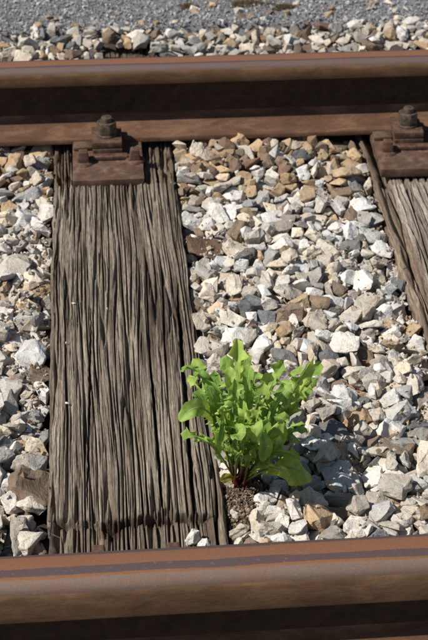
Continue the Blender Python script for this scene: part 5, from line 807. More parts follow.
13,82,-729,-393,-136,117,-44,-73,214,104,-88,-377,-174,55,-44,-132,211,82,-801,-305,-113,99,-5,78,8,69,-49,-213,-159,97,20,-104,221,79,-778,-155,-134,21,-1,150,21,71,-797,-58,-179,-94,-8,-54,
12,30,-301,-122,-80,19,12,-33,100,70,-800,57,-144,-34,11,-80,204,62,-317,300,-58,12,3,133,400,74,-792,627,-106,-3,11,-10,21,95,-694,636,-110,9,13,-46,4,104,-277,706,-137,18,-34,-14,
118,82,-592,857,-88,60,8,118,317,63,-274,861,-152,-1,-121,45,321,72,-427,927,-190,-19,-13,101,814,51,-814,1025,-193,3,121,74,113,102,-743,1026,-157,148,9,18,109,52,-432,1027,-143,14,16,87,
18,63,-494,1091,-55,57,20,-76,216,75,-241,1074,-149,-132,-35,-61,213,63,-388,1153,-151,-1,152,14,316,42,-723,1209,-109,2,-12,-32,419,39,-207,1269,-158,-123,-25,59,119,62,-589,1346,-87,59,139,-30,
109,57,-729,1367,-166,-9,-127,90,203,78,-448,1375,-182,-43,22,-135,114,104,-368,1506,-124,67,-27,84,307,103,-380,1617,-180,22,26,-4,7,76,-464,1672,-115,13,-116,-46,111,104,-704,1770,-78,-77,14,-38,
3,58,-395,1759,-148,33,-2,-31,200,39,-817,1764,-152,-92,-55,63,108,78,-439,1790,-129,-12,-29,-3,20,86,-614,1917,-95,-26,-3,-27,210,55,-791,2008,-101,17,20,9,3,104,-325,-257,-143,10,11,51,
208,65,-198,-314,-100,-43,-5,41,210,63,-708,-177,-114,-119,46,-8,108,68,-797,-95,-64,7,36,-68,304,69,-698,-142,-119,36,-1,-23,311,79,-617,-112,-147,14,29,-6,215,61,-294,-82,-107,-111,26,92,
204,70,-349,26,-45,21,-33,-115,210,59,-246,113,-115,-67,28,-64,213,79,-197,90,-146,11,-20,35,213,60,-518,224,-118,-32,-107,25,13,59,-423,230,-129,-21,-17,-6,318,85,-364,185,-91,68,141,21,
111,64,-257,173,-86,11,32,10,3,88,-260,318,-99,-5,20,15,218,66,-614,385,-5,33,18,140,16,60,-180,377,-147,-50,25,-41,112,84,-749,480,-70,-39,100,-17,21,51,-671,410,-42,20,-29,-41,
119,65,-571,432,-82,110,10,77,214,58,-181,449,-112,37,-25,129,611,68,-446,486,-75,43,-19,-153,215,62,-809,709,-51,149,39,0,104,78,-441,746,-110,21,-21,47,16,57,-591,900,-82,116,-61,10,
100,70,-242,875,-146,-113,24,69,14,73,-600,954,-99,-64,-45,72,306,54,-504,1016,-104,-1,-136,-81,616,55,-297,1008,-100,-1,9,19,118,48,-811,1121,-180,-57,-15,107,301,58,-427,1063,-90,-120,17,17,
100,56,-278,1065,-131,-6,-41,-34,6,79,-779,1171,-138,-30,5,10,512,92,-755,1251,-107,-40,-9,-11,112,71,-448,1231,-88,-23,6,-147,104,63,-396,1204,-148,47,-9,12,13,65,-791,1352,-82,9,-10,-3,
11,89,-615,1285,-101,85,8,4,420,53,-538,1275,-99,22,-16,-24,14,54,-435,1302,-147,51,-41,2,3,58,-651,1470,-156,43,-56,77,212,90,-526,1433,-69,64,-15,-9,107,74,-382,1403,-143,17,118,75,
1,57,-262,1422,-158,22,-29,-11,5,61,-699,1467,-151,-21,64,-90,307,81,-417,1456,-47,13,106,-12,100,46,-306,1498,-122,27,23,9,200,53,-808,1559,-104,-19,-133,70,121,89,-590,1587,-151,-8,30,12,
514,51,-505,1515,-128,81,-25,-94,221,85,-281,1627,-103,88,14,-22,19,46,-415,1700,-129,-108,20,27,110,73,-622,1802,-114,47,-15,10,206,104,-577,1936,-46,-33,4,16,413,104,-370,1862,-86,22,-15,-137,
9,83,-601,2172,-80,-57,-51,-75,517,92,-596,2310,-56,-137,18,30,308,86,-710,-291,-67,31,-143,-18,105,73,-362,-347,-97,-44,-22,-16,11,85,-53,-290,-148,-14,21,-27,307,73,-695,-232,-129,12,47,2,
13,59,-753,-154,-90,126,4,-95,105,70,-587,-135,-131,21,-14,61,17,95,-452,-179,-72,44,-37,-30,0,70,-783,-35,-99,-37,-20,-85,502,38,-395,-51,-60,9,45,-50,101,43,-252,-85,-92,-11,45,70,
16,54,-287,113,-124,-64,-58,35,103,52,-216,128,-77,138,-17,-15,16,71,-680,151,-99,124,2,68,105,73,-380,230,-14,32,150,51,100,43,-297,207,-51,-63,0,-50,408,73,-855,291,47,-15,-6,102,
1,77,-669,240,-102,16,-11,129,21,61,-234,264,-8,28,9,-125,15,56,-196,268,-63,118,25,55,308,56,-805,462,-118,-4,-135,-88,200,74,-677,465,-91,11,-34,-91,515,48,-606,436,-33,74,-33,-9,
118,64,-461,421,-45,63,24,0,311,69,-797,527,-93,-66,-47,-99,6,59,-604,504,-52,87,11,29,112,89,-500,515,-83,-20,-1,-114,15,55,-206,518,-98,-5,1,-8,8,69,-555,600,-119,-19,-123,-90,
6,58,-397,560,-90,4,-44,-26,208,104,-215,597,-79,-125,-22,-44,8,54,-720,748,-60,35,116,-1,116,73,-666,707,-90,-92,-138,-2,103,87,-527,664,-123,9,-21,154,406,76,-406,663,-67,24,16,-120,
0,73,-285,674,-88,-52,7,114,18,87,-772,750,-128,30,17,16,215,56,-447,713,-62,-13,17,-30,803,61,-277,772,-81,7,-144,32,17,50,-210,901,-115,20,-62,62,104,58,-785,977,-69,-12,-1,-129,
109,67,-244,946,-92,-9,137,1,18,55,-205,945,-159,-113,18,-76,113,71,-808,1066,-122,-74,-21,-69,15,78,-666,1015,-120,25,55,51,206,34,-572,980,-48,29,-7,92,8,51,-473,992,-115,-29,39,-69,
218,46,-682,1110,-107,11,-11,-22,219,90,-613,1089,-64,-124,43,-32,8,42,-529,1048,-64,29,-149,55,107,54,-419,1113,-64,39,30,35,114,60,-810,1215,-80,44,70,104,205,66,-668,1149,-127,-18,-21,131,
110,64,-641,1173,-68,-43,-24,-51,1,77,-464,1160,-78,-18,-1,5,2,59,-354,1151,-140,-68,-18,-140,114,82,-281,1150,-132,-59,3,-117,0,76,-806,1275,-56,89,-5,84,215,55,-686,1227,-104,116,18,34,
114,45,-543,1231,-98,45,31,110,610,60,-392,1249,-85,-107,-99,5,304,59,-799,1329,-65,46,-9,-44,208,57,-618,1245,17,28,3,15,100,73,-552,1298,3,-145,18,11,10,50,-394,1323,-91,20,-29,84,
315,77,-291,1300,-146,-155,3,68,11,77,-691,1310,-97,103,-37,-18,12,44,-638,1434,-132,-32,152,-44,116,46,-452,1405,-49,15,-128,-78,106,52,-494,1411,-109,-75,-5,19,108,75,-377,1373,-113,51,28,26,
13,49,-225,1386,-135,92,55,21,17,72,-800,1489,-139,31,-29,-44,201,104,-682,1526,-63,30,-8,-10,3,72,-570,1515,-130,17,120,9,105,60,-421,1434,-47,49,-17,-60,17,56,-288,1504,-75,51,3,7,
216,69,-587,1612,-83,-31,6,2,710,73,-423,1588,-32,19,-28,103,111,57,-253,1576,-62,31,153,-13,11,53,-389,1675,-72,-30,-7,-16,216,68,-277,1701,-137,21,-21,-110,220,69,-613,1724,-94,18,2,10,
1,54,-445,1733,-74,-46,-19,12,10,59,-379,1741,-92,-61,115,58,21,43,-787,1792,-77,10,-132,7,13,75,-685,1816,-31,20,119,-48,0,90,-594,1820,-43,-34,16,-76,502,104,-735,1957,-193,-42,-10,8,
8,72,-463,1909,-126,-47,4,-41,221,104,-381,1902,-27,3,-2,25,118,57,-878,2049,50,-67,18,-29,415,104,-696,2027,-51,25,6,-146,505,86,-283,1995,-120,-38,-13,-97,713,61,-641,2109,-33,75,-25,-81,
303,64,-200,-372,-62,4,23,7,420,70,-118,-313,-118,-154,-17,51,100,63,-779,-259,2,155,-2,58,11,104,-609,-213,-85,-20,0,-1,6,89,-251,-246,-49,-8,-16,-45,213,41,-768,-123,-29,-105,120,5,
17,30,-729,-125,-61,18,-27,-39,209,55,-574,-162,-69,-41,-5,-35,114,60,-346,-111,-56,81,-47,-36,114,84,-284,-159,-102,19,-46,-120,21,57,-744,-37,-87,105,-6,61,419,70,-727,-58,-86,-73,-40,43,
106,101,-596,-61,-16,-19,-32,156,15,53,-542,-65,-57,134,-6,-36,821,104,-235,-36,-65,19,-152,19,102,104,-743,35,-127,-56,22,-20,309,86,-640,80,-84,-15,154,17,120,104,-511,-6,-53,7,9,-51,
211,57,-390,53,-48,-91,-38,-58,221,55,-249,56,-113,-10,53,-21,807,97,-618,148,-25,-20,-138,65,100,82,-559,168,-72,-49,-11,92,317,67,-416,141,-105,-12,-29,134,211,104,-338,101,-34,-12,-17,-35,
4,42,-224,158,-56,64,-138,22,13,67,-788,236,-48,32,-21,26,109,104,-454,209,-54,138,-4,2,12,61,-189,230,-74,-40,20,16,101,44,-724,233,-38,-131,-20,-2,301,95,-660,289,-14,-21,7,-57,
304,62,-384,285,-71,18,-31,-2,216,85,-440,301,-91,-17,-16,157,312,73,-241,324,12,-23,44,-30,813,104,-768,365,-46,-3,12,-34,4,64,-720,402,-19,50,19,-63,616,41,-605,347,-25,-80,-50,-16,
201,50,-460,363,-49,-9,-135,30,520,85,-265,372,-44,103,7,15,105,64,-580,472,-17,14,-18,-135,200,57,-522,436,-87,1,-6,33,314,70,-419,427,-49,11,-34,-23,113,69,-347,434,-80,117,37,61,
207,84,-276,437,-72,45,29,-142,16,42,-612,539,-34,-33,-34,-22,104,40,-568,541,-57,102,9,-70,3,79,-368,517,-105,-21,11,69,220,58,-318,556,-93,-45,-7,135,8,73,-720,585,-94,-98,-7,-27,
8,58,-414,580,-76,-88,-32,-74,118,61,-267,620,-55,-70,55,-76,607,51,-676,725,-15,17,19,25,13,53,-569,670,-78,20,-1,-74,406,57,-499,701,-58,-57,34,26,204,52,-365,651,-98,-13,-62,131,
16,42,-242,648,4,44,-15,-143,608,79,-749,792,-49,6,20,54,205,58,-512,747,-64,-45,-135,12,8,54,-399,751,-85,-3,29,3,14,88,-350,794,-61,-30,122,31,205,46,-292,813,-102,-51,-12,-1,
18,54,-798,813,-101,-74,-60,9,101,72,-716,887,-96,44,4,-21,806,62,-622,862,-31,-4,-50,-40,0,69,-530,833,-66,-35,14,-90,217,88,-465,811,-50,-8,9,55,116,55,-398,848,-61,-44,141,-26,
209,43,-277,890,-102,-60,-6,50,418,65,-770,949,-13,3,-17,35,417,76,-717,949,-51,14,-41,-12,208,60,-626,920,-34,68,-8,6,117,78,-555,941,-51,74,51,6,17,62,-380,933,-67,44,-21,46,
413,53,-298,938,-96,-6,-45,-1,217,54,-747,1047,-66,47,-14,64,14,30,-492,1029,-28,-79,14,-49,213,57,-451,976,-108,-136,23,46,118,79,-772,1095,-113,-87,-2,60,205,89,-612,1030,-30,-1,-11,12,
111,59,-331,1042,-94,-28,-144,-34,809,65,-295,1097,-75,-46,-5,118,210,46,-791,1181,-87,19,4,19,101,55,-649,1218,-60,14,-50,-141,401,31,-601,1151,-40,-33,-6,31,9,63,-453,1179,-12,24,-2,-151,
812,51,-372,1113,-91,21,8,-116,214,42,-750,1191,-78,27,100,-11,612,45,-700,1258,-63,3,-138,7,112,56,-490,1226,-30,81,-40,-54,810,54,-330,1250,-51,-72,21,-135,20,87,-270,1198,-69,-10,14,55,
21,54,-751,1319,-82,-61,-111,36,315,30,-670,1264,-47,-5,-144,22,9,67,-364,1296,-106,-2,-1,-5,117,72,-273,1367,-72,17,-137,27,218,86,-241,1323,-98,-8,21,94,215,56,-760,1408,-135,-23,126,-44,
303,52,-718,1399,-121,16,26,-85,0,67,-576,1403,-33,15,-16,-12,313,70,-460,1349,-60,-55,19,-28,414,91,-349,1367,-49,98,-30,47,309,72,-305,1438,-109,6,-15,10,308,54,-759,1470,-100,58,-40,93,
2,71,-651,1389,-103,-52,23,113,107,56,-611,1482,-119,75,-14,-93,310,46,-233,1485,-89,46,-22,70,1,50,-804,1613,-123,44,-11,51,407,53,-572,1583,-34,23,-27,123,406,97,-339,1608,-7,-24,-16,97,
808,40,-316,1536,-22,59,16,-91,0,58,-646,1613,-79,2,16,129,210,56,-533,1664,-91,26,1,-61,115,47,-453,1659,-60,28,-45,28,17,47,-339,1695,-60,-4,-57,-100,111,46,-765,1751,-116,-70,96,25,
208,60,-666,1774,-40,-43,13,-28,217,67,-588,1715,-63,46,10,7,18,50,-446,1757,-36,-78,21,-126,108,50,-244,1775,-60,-5,-138,-43,312,51,-708,1894,-63,-96,-45,10,21,89,-534,1760,-92,20,-7,64,
413,54,-243,1830,-120,-93,-136,-7,7,56,-750,1894,-127,14,11,-103,409,64,-674,1954,-76,-31,-6,17,221,96,-466,1979,-99,-136,-8,-43,218,48,-289,1901,-59,-55,-23,-21,208,66,-258,1912,-107,31,22,-131,
400,84,-450,2071,-71,-51,16,-42,410,59,-662,2096,-28,-90,-44,96,17,58,-785,-323,-22,16,-19,152,107,45,-404,-380,-52,31,-5,-49,414,59,-282,-386,-83,3,-149,70,619,83,-157,-377,-27,-7,44,-8,
11,69,-74,-346,-72,75,22,26,111,56,-677,-285,-23,69,20,-16,209,57,-296,-314,-72,-3,-7,-27,315,64,-652,-230,-33,153,30,-2,208,44,-530,-184,-23,54,16,25,215,65,-478,-193,20,-130,54,-41,
20,72,-304,-225,-40,34,-21,-75,102,70,-180,-151,-124,-39,-1,14,203,40,-813,-147,-53,-40,-15,29,15,38,-660,-94,-89,-142,-3,-72,808,74,-577,-114,14,125,-11,-94,8,58,-545,-154,-52,-20,35,22,
115,104,-465,-85,-15,120,10,-19,16,30,-313,-98,-43,-10,-39,73,117,52,-247,-125,-87,40,25,31,216,44,-208,-91,-96,3,-133,97,14,43,-752,-88,-58,85,20,-96,214,45,-643,-53,-98,33,-1,-89,
208,53,-699,-85,-55,-29,-156,30,216,59,-537,-45,13,-18,7,28,4,61,-414,-8,-45,15,-40,-23,317,77,-166,-72,-38,73,-12,-69,411,100,-620,35,-30,118,8,-9,421,79,-494,65,-77,123,-20,-22,
7,84,-353,55,38,26,146,-39,110,44,-209,70,-74,14,-11,11,100,65,-585,109,-33,-110,34,15,0,73,-448,106,-97,29,4,-12,1,42,-194,165,-58,84,-14,-58,108,76,-779,188,-67,23,18,4,
301,104,-726,165,-2,29,-23,131,2,62,-595,250,-85,-61,2,78,113,75,-540,264,-33,-37,-43,-16,13,51,-500,172,-56,-2,32,-139,15,63,-340,205,28,126,16,-57,117,59,-323,249,-21,75,-51,-10,
204,45,-191,192,-68,-120,-15,32,417,65,-606,297,14,65,-27,84,13,37,-506,326,-52,-15,13,-95,820,50,-417,268,-33,-11,-19,-97,121,45,-347,322,-26,-40,44,37,113,44,-290,252,-50,-33,129,-3,
612,55,-804,334,17,24,8,32,15,62,-554,367,-61,-125,26,-84,11,49,-509,383,-53,-26,-45,31,313,42,-428,369,-46,-70,14,-68,213,68,-330,350,-25,45,-45,-29,18,55,-772,436,-30,76,-43,-6,
6,30,-669,456,10,-38,-13,46,113,69,-643,492,17,-31,136,-48,212,52,-455,450,14,18,-20,-104,420,40,-333,403,-54,-125,-34,60,9,49,-306,406,-20,29,-39,26,1,39,-849,487,23,1,154,-33,
100,43,-552,555,-86,-50,-36,-97,103,59,-427,526,-49,-10,34,42,203,70,-380,472,-35,-7,130,-92,416,104,-272,511,-64,-78,-33,-15,615,42,-174,504,-94,3,19,11,102,60,-792,605,-65,-44,18,-117,
412,48,-711,673,-36,-13,-25,-127,104,96,-633,604,-41,-139,9,-54,116,59,-508,605,-77,-66,20,-91,221,46,-485,567,-39,-81,-11,77,108,104,-324,618,18,-31,-15,38,115,70,-766,690,-48,0,-142,-38,
102,86,-610,730,-94,-57,18,146,8,63,-503,726,-3,-44,-147,-7,319,104,-445,629,47,-19,-17,5,7,71,-353,703,-48,45,-16,-129,6,63,-679,775,-51,97,-12,-45,112,44,-627,760,-2,8,-9,154,
105,44,-537,781,-37,-46,-21,14,114,51,-410,789,-39,49,-14,0,108,104,-797,867,12,-8,33,10,21,89,-668,850,6,-5,-7,106,208,76,-503,892,-89,-72,45,4,615,60,-452,876,-21,-18,-152,31,
114,52,-344,863,-56,-86,-121,0,206,41,-307,867,-59,6,-122,-31,215,37,-888,946,27,-33,-5,-148,212,58,-655,1004,7,-70,-4,144,118,54,-630,891,-16,10,-43,-7,121,54,-462,917,-62,-21,57,10,
8,56,-314,914,-76,-7,-123,-103,19,66,-794,1025,-22,-7,-27,26,307,49,-707,1037,-70,69,19,54,106,57,-635,966,-4,-51,-30,10,402,71,-514,984,-104,-27,25,-21,108,82,-387,998,-68,-151,17,49,
111,67,-748,1122,-12,63,-13,87,312,68,-539,1095,-14,-24,20,86,317,69,-459,1058,-32,59,-4,-95,11,30,-335,1112,-116,35,-129,57,218,52,-801,1143,-63,-13,-6,12,203,75,-715,1146,-46,-7,-23,50,
220,64,-517,1173,-17,15,5,-96,19,51,-383,1080,-51,8,137,75,511,65,-345,1185,-61,102,-3,-39,217,53,-235,1119,-44,5,124,33,214,46,-790,1202,-32,14,-152,34,103,40,-693,1225,-36,13,143,-40,
200,71,-595,1227,-39,24,153,2,504,60,-463,1271,-60,-14,-41,3,302,57,-240,1262,-126,-62,0,-49,103,48,-732,1284,-45,-51,41,24,12,61,-486,1308,-45,-104,-16,-84,212,53,-343,1286,-46,28,-157,-29,
1,61,-273,1259,-61,88,-34,97,210,50,-809,1427,-84,-120,-3,90,218,36,-671,1378,-102,-77,-4,103,8,51,-588,1456,-63,-14,-34,-17,611,59,-455,1462,26,-64,20,147,200,50,-356,1447,-37,-3,-2,-92,
106,77,-720,1450,-22,-40,-6,-155,418,46,-600,1529,-75,-78,26,31,404,67,-472,1448,-115,55,16,-42,105,47,-339,1502,-64,50,-9,84,19,47,-264,1470,-65,-35,23,-51,520,59,-752,1608,-108,4,139,52,
215,104,-487,1564,-53,-157,-24,-7,110,46,-396,1575,-16,120,22,-61,210,68,-779,1690,-93,-138,-5,23,2,39,-633,1696,-69,-83,-43,40,110,63,-598,1650,-21,-148,11,-60,101,68,-514,1718,-24,25,-20,124,
108,104,-704,1667,-18,-126,-16,-21,208,68,-542,1791,3,-120,-27,-68,103,36,-483,1768,-68,149,4,-83,802,45,-481,1718,-23,-53,-12,-74,121,76,-305,1754,-31,-68,-29,19,407,46,-731,1854,-75,-64,126,23,
116,51,-623,1896,13,-133,-39,22,405,79,-474,1833,-31,-8,153,30,108,89,-320,1794,-45,-114,-12,36,318,57,-804,1934,-127,33,-40,-14,702,77,-730,1939,-67,-52,-6,48,215,104,-500,1921,-8,128,-6,-33,
408,53,-263,1856,-55,55,-34,62,501,75,-789,2059,-38,27,-2,-130,419,68,-615,2064,31,-32,15,-19,216,70,-499,2168,-30,-85,-11,-48,409,60,-805,2206,-19,-46,-30,23,703,103,-682,2235,5,-17,-15,-138,
709,74,-355,2295,-45,-19,-41,19,108,67,-779,-382,5,4,152,73,3,92,-654,-371,-15,-23,23,-29,120,64,-597,-395,-25,5,-26,-11,4,104,-530,-389,-45,117,1,112,118,67,-460,-397,-89,-73,47,-42,
409,49,-321,-402,-80,24,-124,77,108,58,-527,-294,-10,-5,-22,1,213,87,-432,-292,-42,-131,-15,31,312,63,-254,-320,-42,-8,-20,86,601,49,-807,-189,-56,-27,-12,-4,306,95,-573,-240,20,-15,-12,11,
20,33,-503,-148,-14,-33,113,47,100,97,-411,-228,-16,22,31,-6,100,51,-346,-257,-42,-42,12,-38,211,62,-330,-222,2,-96,15,105,201,48,-760,-177,-9,-11,155,68,105,40,-691,-132,-61,-27,-11,-9,
615,48,-524,-125,1,-11,-8,0,4,56,-378,-143,-31,39,11,-31,209,75,-227,-161,-43,-29,-12,-138,12,71,-775,0,4,-26,42,-77,202,63,-681,-33,-95,-68,11,-64,811,39,-651,-18,-39,-141,20,-16,
112,74,-447,-13,15,-23,-154,49,13,69,-350,-65,22,147,-2,-7,2,97,-790,71,-34,-61,-10,-128,209,62,-715,49,-30,6,-11,99,800,63,-560,-6,19,3,32,-33,203,43,-496,-3,15,8,-26,82,
311,50,-447,78,5,-24,7,124,2,70,-239,8,-27,147,2,7,109,44,-709,101,-34,-56,-101,-28,109,60,-627,105,52,14,-13,22,101,100,-542,98,-18,117,6,18,1,46,-429,120,-9,6,10,55,
215,44,-398,103,-23,-21,124,-30,109,45,-261,142,-16,-34,14,111,116,74,-801,156,5,28,-121,-43,201,33,-864,114,19,-156,3,-31,802,65,-601,176,-41,-91,10,-68,213,81,-545,299,20,-26,5,52,
21,61,-473,247,1,3,-16,-109,108,62,-304,154,-33,-111,19,-75,113,30,-276,225,-31,15,-149,7,215,64,-229,192,-15,-77,30,-26,805,54,-807,287,-33,-8,-48,-20,615,71,-744,274,10,-5,41,-66,
514,50,-614,238,22,46,-51,-60,513,32,-542,401,-44,-37,-132,-47,20,53,-373,331,-57,-104,-2,-107,114,42,-387,264,-13,85,-24,24,217,58,-763,335,35,-84,-26,92,210,75,-716,345,16,-128,-22,81,
521,47,-641,433,-28,15,-63,-147,120,32,-452,344,-18,14,-154,-57,616,65,-407,377,-38,-20,-54,37,20,48,-381,346,17,-70,-21,56,621,52,-805,421,7,8,-22,16,9,66,-714,443,-2,25,-11,-10,
4,30,-696,512,-17,156,-19,-31,316,40,-527,470,-56,25,-153,-53,220,52,-458,381,19,-26,-25,-67,103,47,-306,477,-58,-146,17,49,219,34,-380,396,-33,-102,6,-84,2,77,-786,542,-83,-45,29,119,
20,50,-733,550,-93,-37,-71,114,313,40,-692,539,-66,19,135,16,804,37,-534,551,-72,97,-19,40,315,65,-463,497,46,-49,-4,33,112,43,-382,524,-32,-29,-151,-17,306,41,-777,577,-51,103,26,15,
16,70,-749,606,7,-21,-7,9,219,54,-603,614,7,-156,4,-52,100,55,-576,595,-67,-22,-14,42,101,65,-456,549,19,2,10,24,216,58,-379,601,-21,-6,-28,-106,110,61,-264,561,-24,-54,30,-149,
11,67,-668,668,-27,143,15,29,2,79,-613,681,-86,-85,-3,-40,119,61,-539,667,-27,138,22,-66,314,51,-426,743,-23,38,-27,42,103,72,-355,748,-13,-120,16,-3,13,46,-246,753,-19,7,-19,-129,
121,57,-811,795,-48,-36,-53,95,13,36,-701,822,-49,-109,-27,-47,416,59,-648,796,0,-53,-33,-31,19,70,-574,779,4,-26,5,-149,15,58,-488,759,-35,-67,154,4,111,61,-313,755,-44,15,109,-60,
121,50,-259,789,-30,-136,3,11,304,54,-534,837,9,28,-11,-6,16,32,-322,900,-37,-6,-146,28,9,54,-392,875,-25,-30,0,54,119,30,-321,834,-99,18,-21,28,515,73,-344,1997,8,126,-26,25,
405,81,-785,2089,9,-38,0,57,202,45,-673,2060,33,98,22,92,505,71,-345,2140,-34,-36,-22,64,711,49,-729,2219,3,141,22,-44,103,35,-1038,2092,39,6,3,-27,519,67,-762,2269,68,-11,-22,24,
103,91,-451,2289,38,14,1,-43,213,42,-819,1942,-61,66,-27,-67,221,75,-772,1952,-6,23,152,-16,103,68,-499,2010,-27,150,-13,-42,717,62,-422,1961,11,37,-2,27,16,45,-394,2000,10,8,-102,-76,
120,94,-276,1967,-16,13,140,-77,409,37,-443,2100,-3,-30,-6,47,421,104,-397,2091,-15,-95,-18,-45,16,45,-849,1999,36,30,-120,-39,202,51,-655,2177,56,111,1,-75,100,68,-553,2156,-19,-14,3,-149,
510,76,-368,2218,-27,-64,69,-67,404,51,-809,2265,-4,29,-35,116,420,65,-661,2310,53,37,22,108,410,51,-394,2282,-31,-17,10,69,3,51,-652,1967,2,90,26,37,407,56,-467,2007,6,2,-17,-127,
218,50,-380,1955,37,-72,-24,133,510,55,-838,2072,56,-3,6,113,4,76,-575,2100,17,19,2,-32,2,54,-794,2177,-16,-18,6,51,412,45,-670,2168,-9,35,43,24,4,30,-645,2139,22,113,-1,-24,
412,104,-446,2208,60,99,-46,-43,411,36,-255,2181,1,-20,134,-19,407,42,-805,2234,-8,114,2,22,718,30,-769,2005,-25,19,-131,-13,420,45,-594,1767,-21,-98,24,29,501,53,-668,1886,-21,80,-36,80,
118,87,-540,2050,37,-5,-2,-14,805,53,-406,1795,-4,101,-5,-25,408,84,-716,2082,58,8,156,57,120,66,-433,2122,44,139,21,64,704,64,-494,2131,45,-36,-31,-150,210,103,-284,2096,41,12,8,-33,
401,56,-757,2169,10,94,36,27,419,49,-708,2146,37,-15,137,-14,721,63,-633,2208,61,-144,18,-6,416,59,-532,2163,58,-112,-31,88,15,39,-345,2184,42,-48,-38,-22,407,65,-286,2233,11,29,-155,2,
413,36,-764,2191,48,21,-145,32,417,78,-551,2255,6,-87,-104,-14,403,45,-487,2243,59,101,32,28,3,48,-808,1899,-53,21,-118,-77,518,53,-592,2172,62,-82,17,-103,113,43,-654,2020,53,-23,32,124,
515,101,-582,1953,95,-25,-11,82,315,65,586,-389,-197,134,-46,-1,109,104,1130,-387,-140,102,-4,-35,312,62,1250,26,-193,-105,-120,-9,21,81,1245,195,-219,-134,-14,-87,19,82,1055,-387,-75,-24,-30,23,
218,89,1318,-38,-191,-104,24,53,113,58,1315,203,-217,4,-6,-53,305,69,1169,849,-204,-1,-21,-23,102,100,596,-292,-177,-11,18,34,401,71,1131,-331,-111,-50,-16,-54,8,86,1117,-250,-155,-6,-30,25,
203,77,621,-208,-175,-6,20,-88,806,70,1313,373,-205,-37,-2,80,109,57,1146,905,-153,-19,-47,-50,419,63,644,1417,-147,-14,-7,-70,107,104,918,-298,-37,-85,5,-93,217,56,1072,-322,-49,6,-3,-108,
19,81,605,-267,-72,6,12,110,4,104,1252,-216,-135,-6,146,72,214,45,1274,31,-128,-104,9,-37,113,37,1237,106,-154,-103,40,69,119,97,1312,88,-150,-49,-58,102,219,81,864,-349,-84,54,-26,-43,
219,63,1048,-380,11,-152,7,-13,401,87,832,-285,-111,-29,119,-20,320,104,1024,-278,-67,3,-7,77,13,50,1265,-11,-116,-136,12,3,406,60,1221,59,-180,-62,-53,25,813,44,1255,272,-155,105,-8,19,
102,69,1073,874,-68,-38,-26,-43,4,89,624,-361,-50,-8,-12,69,1,79,716,-405,-71,77,29,-5,10,104,801,-372,-32,-32,21,-4,218,70,1150,-300,-80,-34,31,-46,215,51,1244,-64,-68,-61,-12,-1,
10,45,1256,54,-95,-79,27,-93,217,49,1256,111,-124,75,16,68,212,63,1328,149,-207,-38,116,6,5,59,1312,275,-210,-53,1,-58,108,68,1327,447,-150,17,119,11,117,47,1321,525,-153,124,-15,-21,
104,75,692,-354,-90,-69,-92,0,318,82,940,-389,-35,-22,-2,11,8,61,1231,-399,-153,121,-13,-14,108,67,1281,-350,-140,27,-143,19,102,78,804,-268,-44,-33,21,-59,21,81,896,-286,15,38,144,43,
17,103,1209,-299,-92,49,4,-9,301,51,1288,-176,-49,27,-145,-10,205,68,1299,53,-146,24,6,-34,111,49,1265,145,-151,13,-5,18,219,46,1295,208,-179,-139,-2,-69,101,68,1306,270,-114,24,4,-34,
114,48,1300,1048,-227,93,-49,-54,201,82,783,-348,66,131,5,-16,218,68,867,-383,-24,-46,50,-55,211,75,1157,-371,2,-102,28,10,6,58,1221,-373,-86,14,10,107,200,72,1303,-391,-114,29,12,1,
201,104,631,-280,46,2,-145,86,104,97,730,-283,-4,43,17,-44,111,79,1015,-236,-7,116,6,0,2,102,986,-308,-1,-27,18,-86,19,76,1184,-217,-31,6,136,-8,311,70,1298,-274,-81,117,24,80,
106,50,1266,-214,-100,115,9,-29,0,67,1208,-102,2,-20,14,45,609,95,1294,-116,-81,-12,134,60,514,65,-806,2588,-74,63,33,57,420,63,-163,2593,-101,-34,-33,8,508,64,178,2595,-34,-15,-6,-7,
408,60,1078,2592,-117,-3,15,-2,12,66,1949,2603,-114,-35,-10,122,9,78,2088,2670,-114,-39,-33,-89,109,79,2449,2631,-115,4,1,46,317,53,-901,2743,-30,-9,35,28,214,54,-668,2677,-134,79,-40,-99,
220,83,-412,2689,-103,-7,-13,17,115,58,-164,2664,-118,-33,-5,122,109,66,719,2718,-122,-39,-33,23,300,68,1023,2739,-141,-23,5,10,419,70,1096,2681,-97,-12,-7,-57,120,64,1328,2667,-82,-49,-3,-67,
205,52,1689,2701,-73,-14,-4,17,0,60,2285,2749,-109,-155,1,-9,413,84,2328,2684,-87,-18,-3,-106,11,54,-843,2804,-29,21,-1,-21,212,63,-670,2811,-108,3,15,-25,201,74,2182,2818,-107,-4,10,7,
117,63,2453,2838,-107,-2,143,-40,312,54,-797,2883,-93,78,10,-2,201,55,-478,2892,-130,1,154,-55,310,75,-313,2904,-118,151,-11,-13,501,76,1512,2906,-20,-4,10,-4,320,57,1840,2922,-23,31,-10,21,
220,89,1924,2914,-80,-2,15,-4,512,86,-855,2982,-2,3,15,120,508,61,-328,2991,-118,9,-124,31,117,59,112,2990,-25,-2,143,-86,402,72,609,3035,-84,63,-2,133,207,47,928,2999,-153,40,7,12,
319,71,1429,2983,-12,-42,-29,-24,12,67,1840,3009,-28,-35,-10,-22,215,78,2430,3052,-73,-62,11,-80,308,43,2585,2955,-110,123,31,-36,114,61,-906,3124,-25,0,-9,46,205,85,-825,3168,-74,-26,15,-29,
320,63,-741,3112,-111,-15,8,15,4,66,-584,3060,-141,24,-24,2,202,60,-416,3151,-163,-34,2,-126,104,70,-335,3110,-135,18,-20,-1,112,53,-278,3145,-117,3,15,-7,209,84,-85,3130,-109,0,-3,3,
507,65,29,3147,-64,40,7,87,218,48,92,3059,-44,29,14,-2,402,74,517,3043,-78,-34,2,-56,211,52,672,3139,-95,-26,-10,13,303,72,1319,3105,-110,13,-5,-58,13,58,1516,3124,-58,140,5,-4,
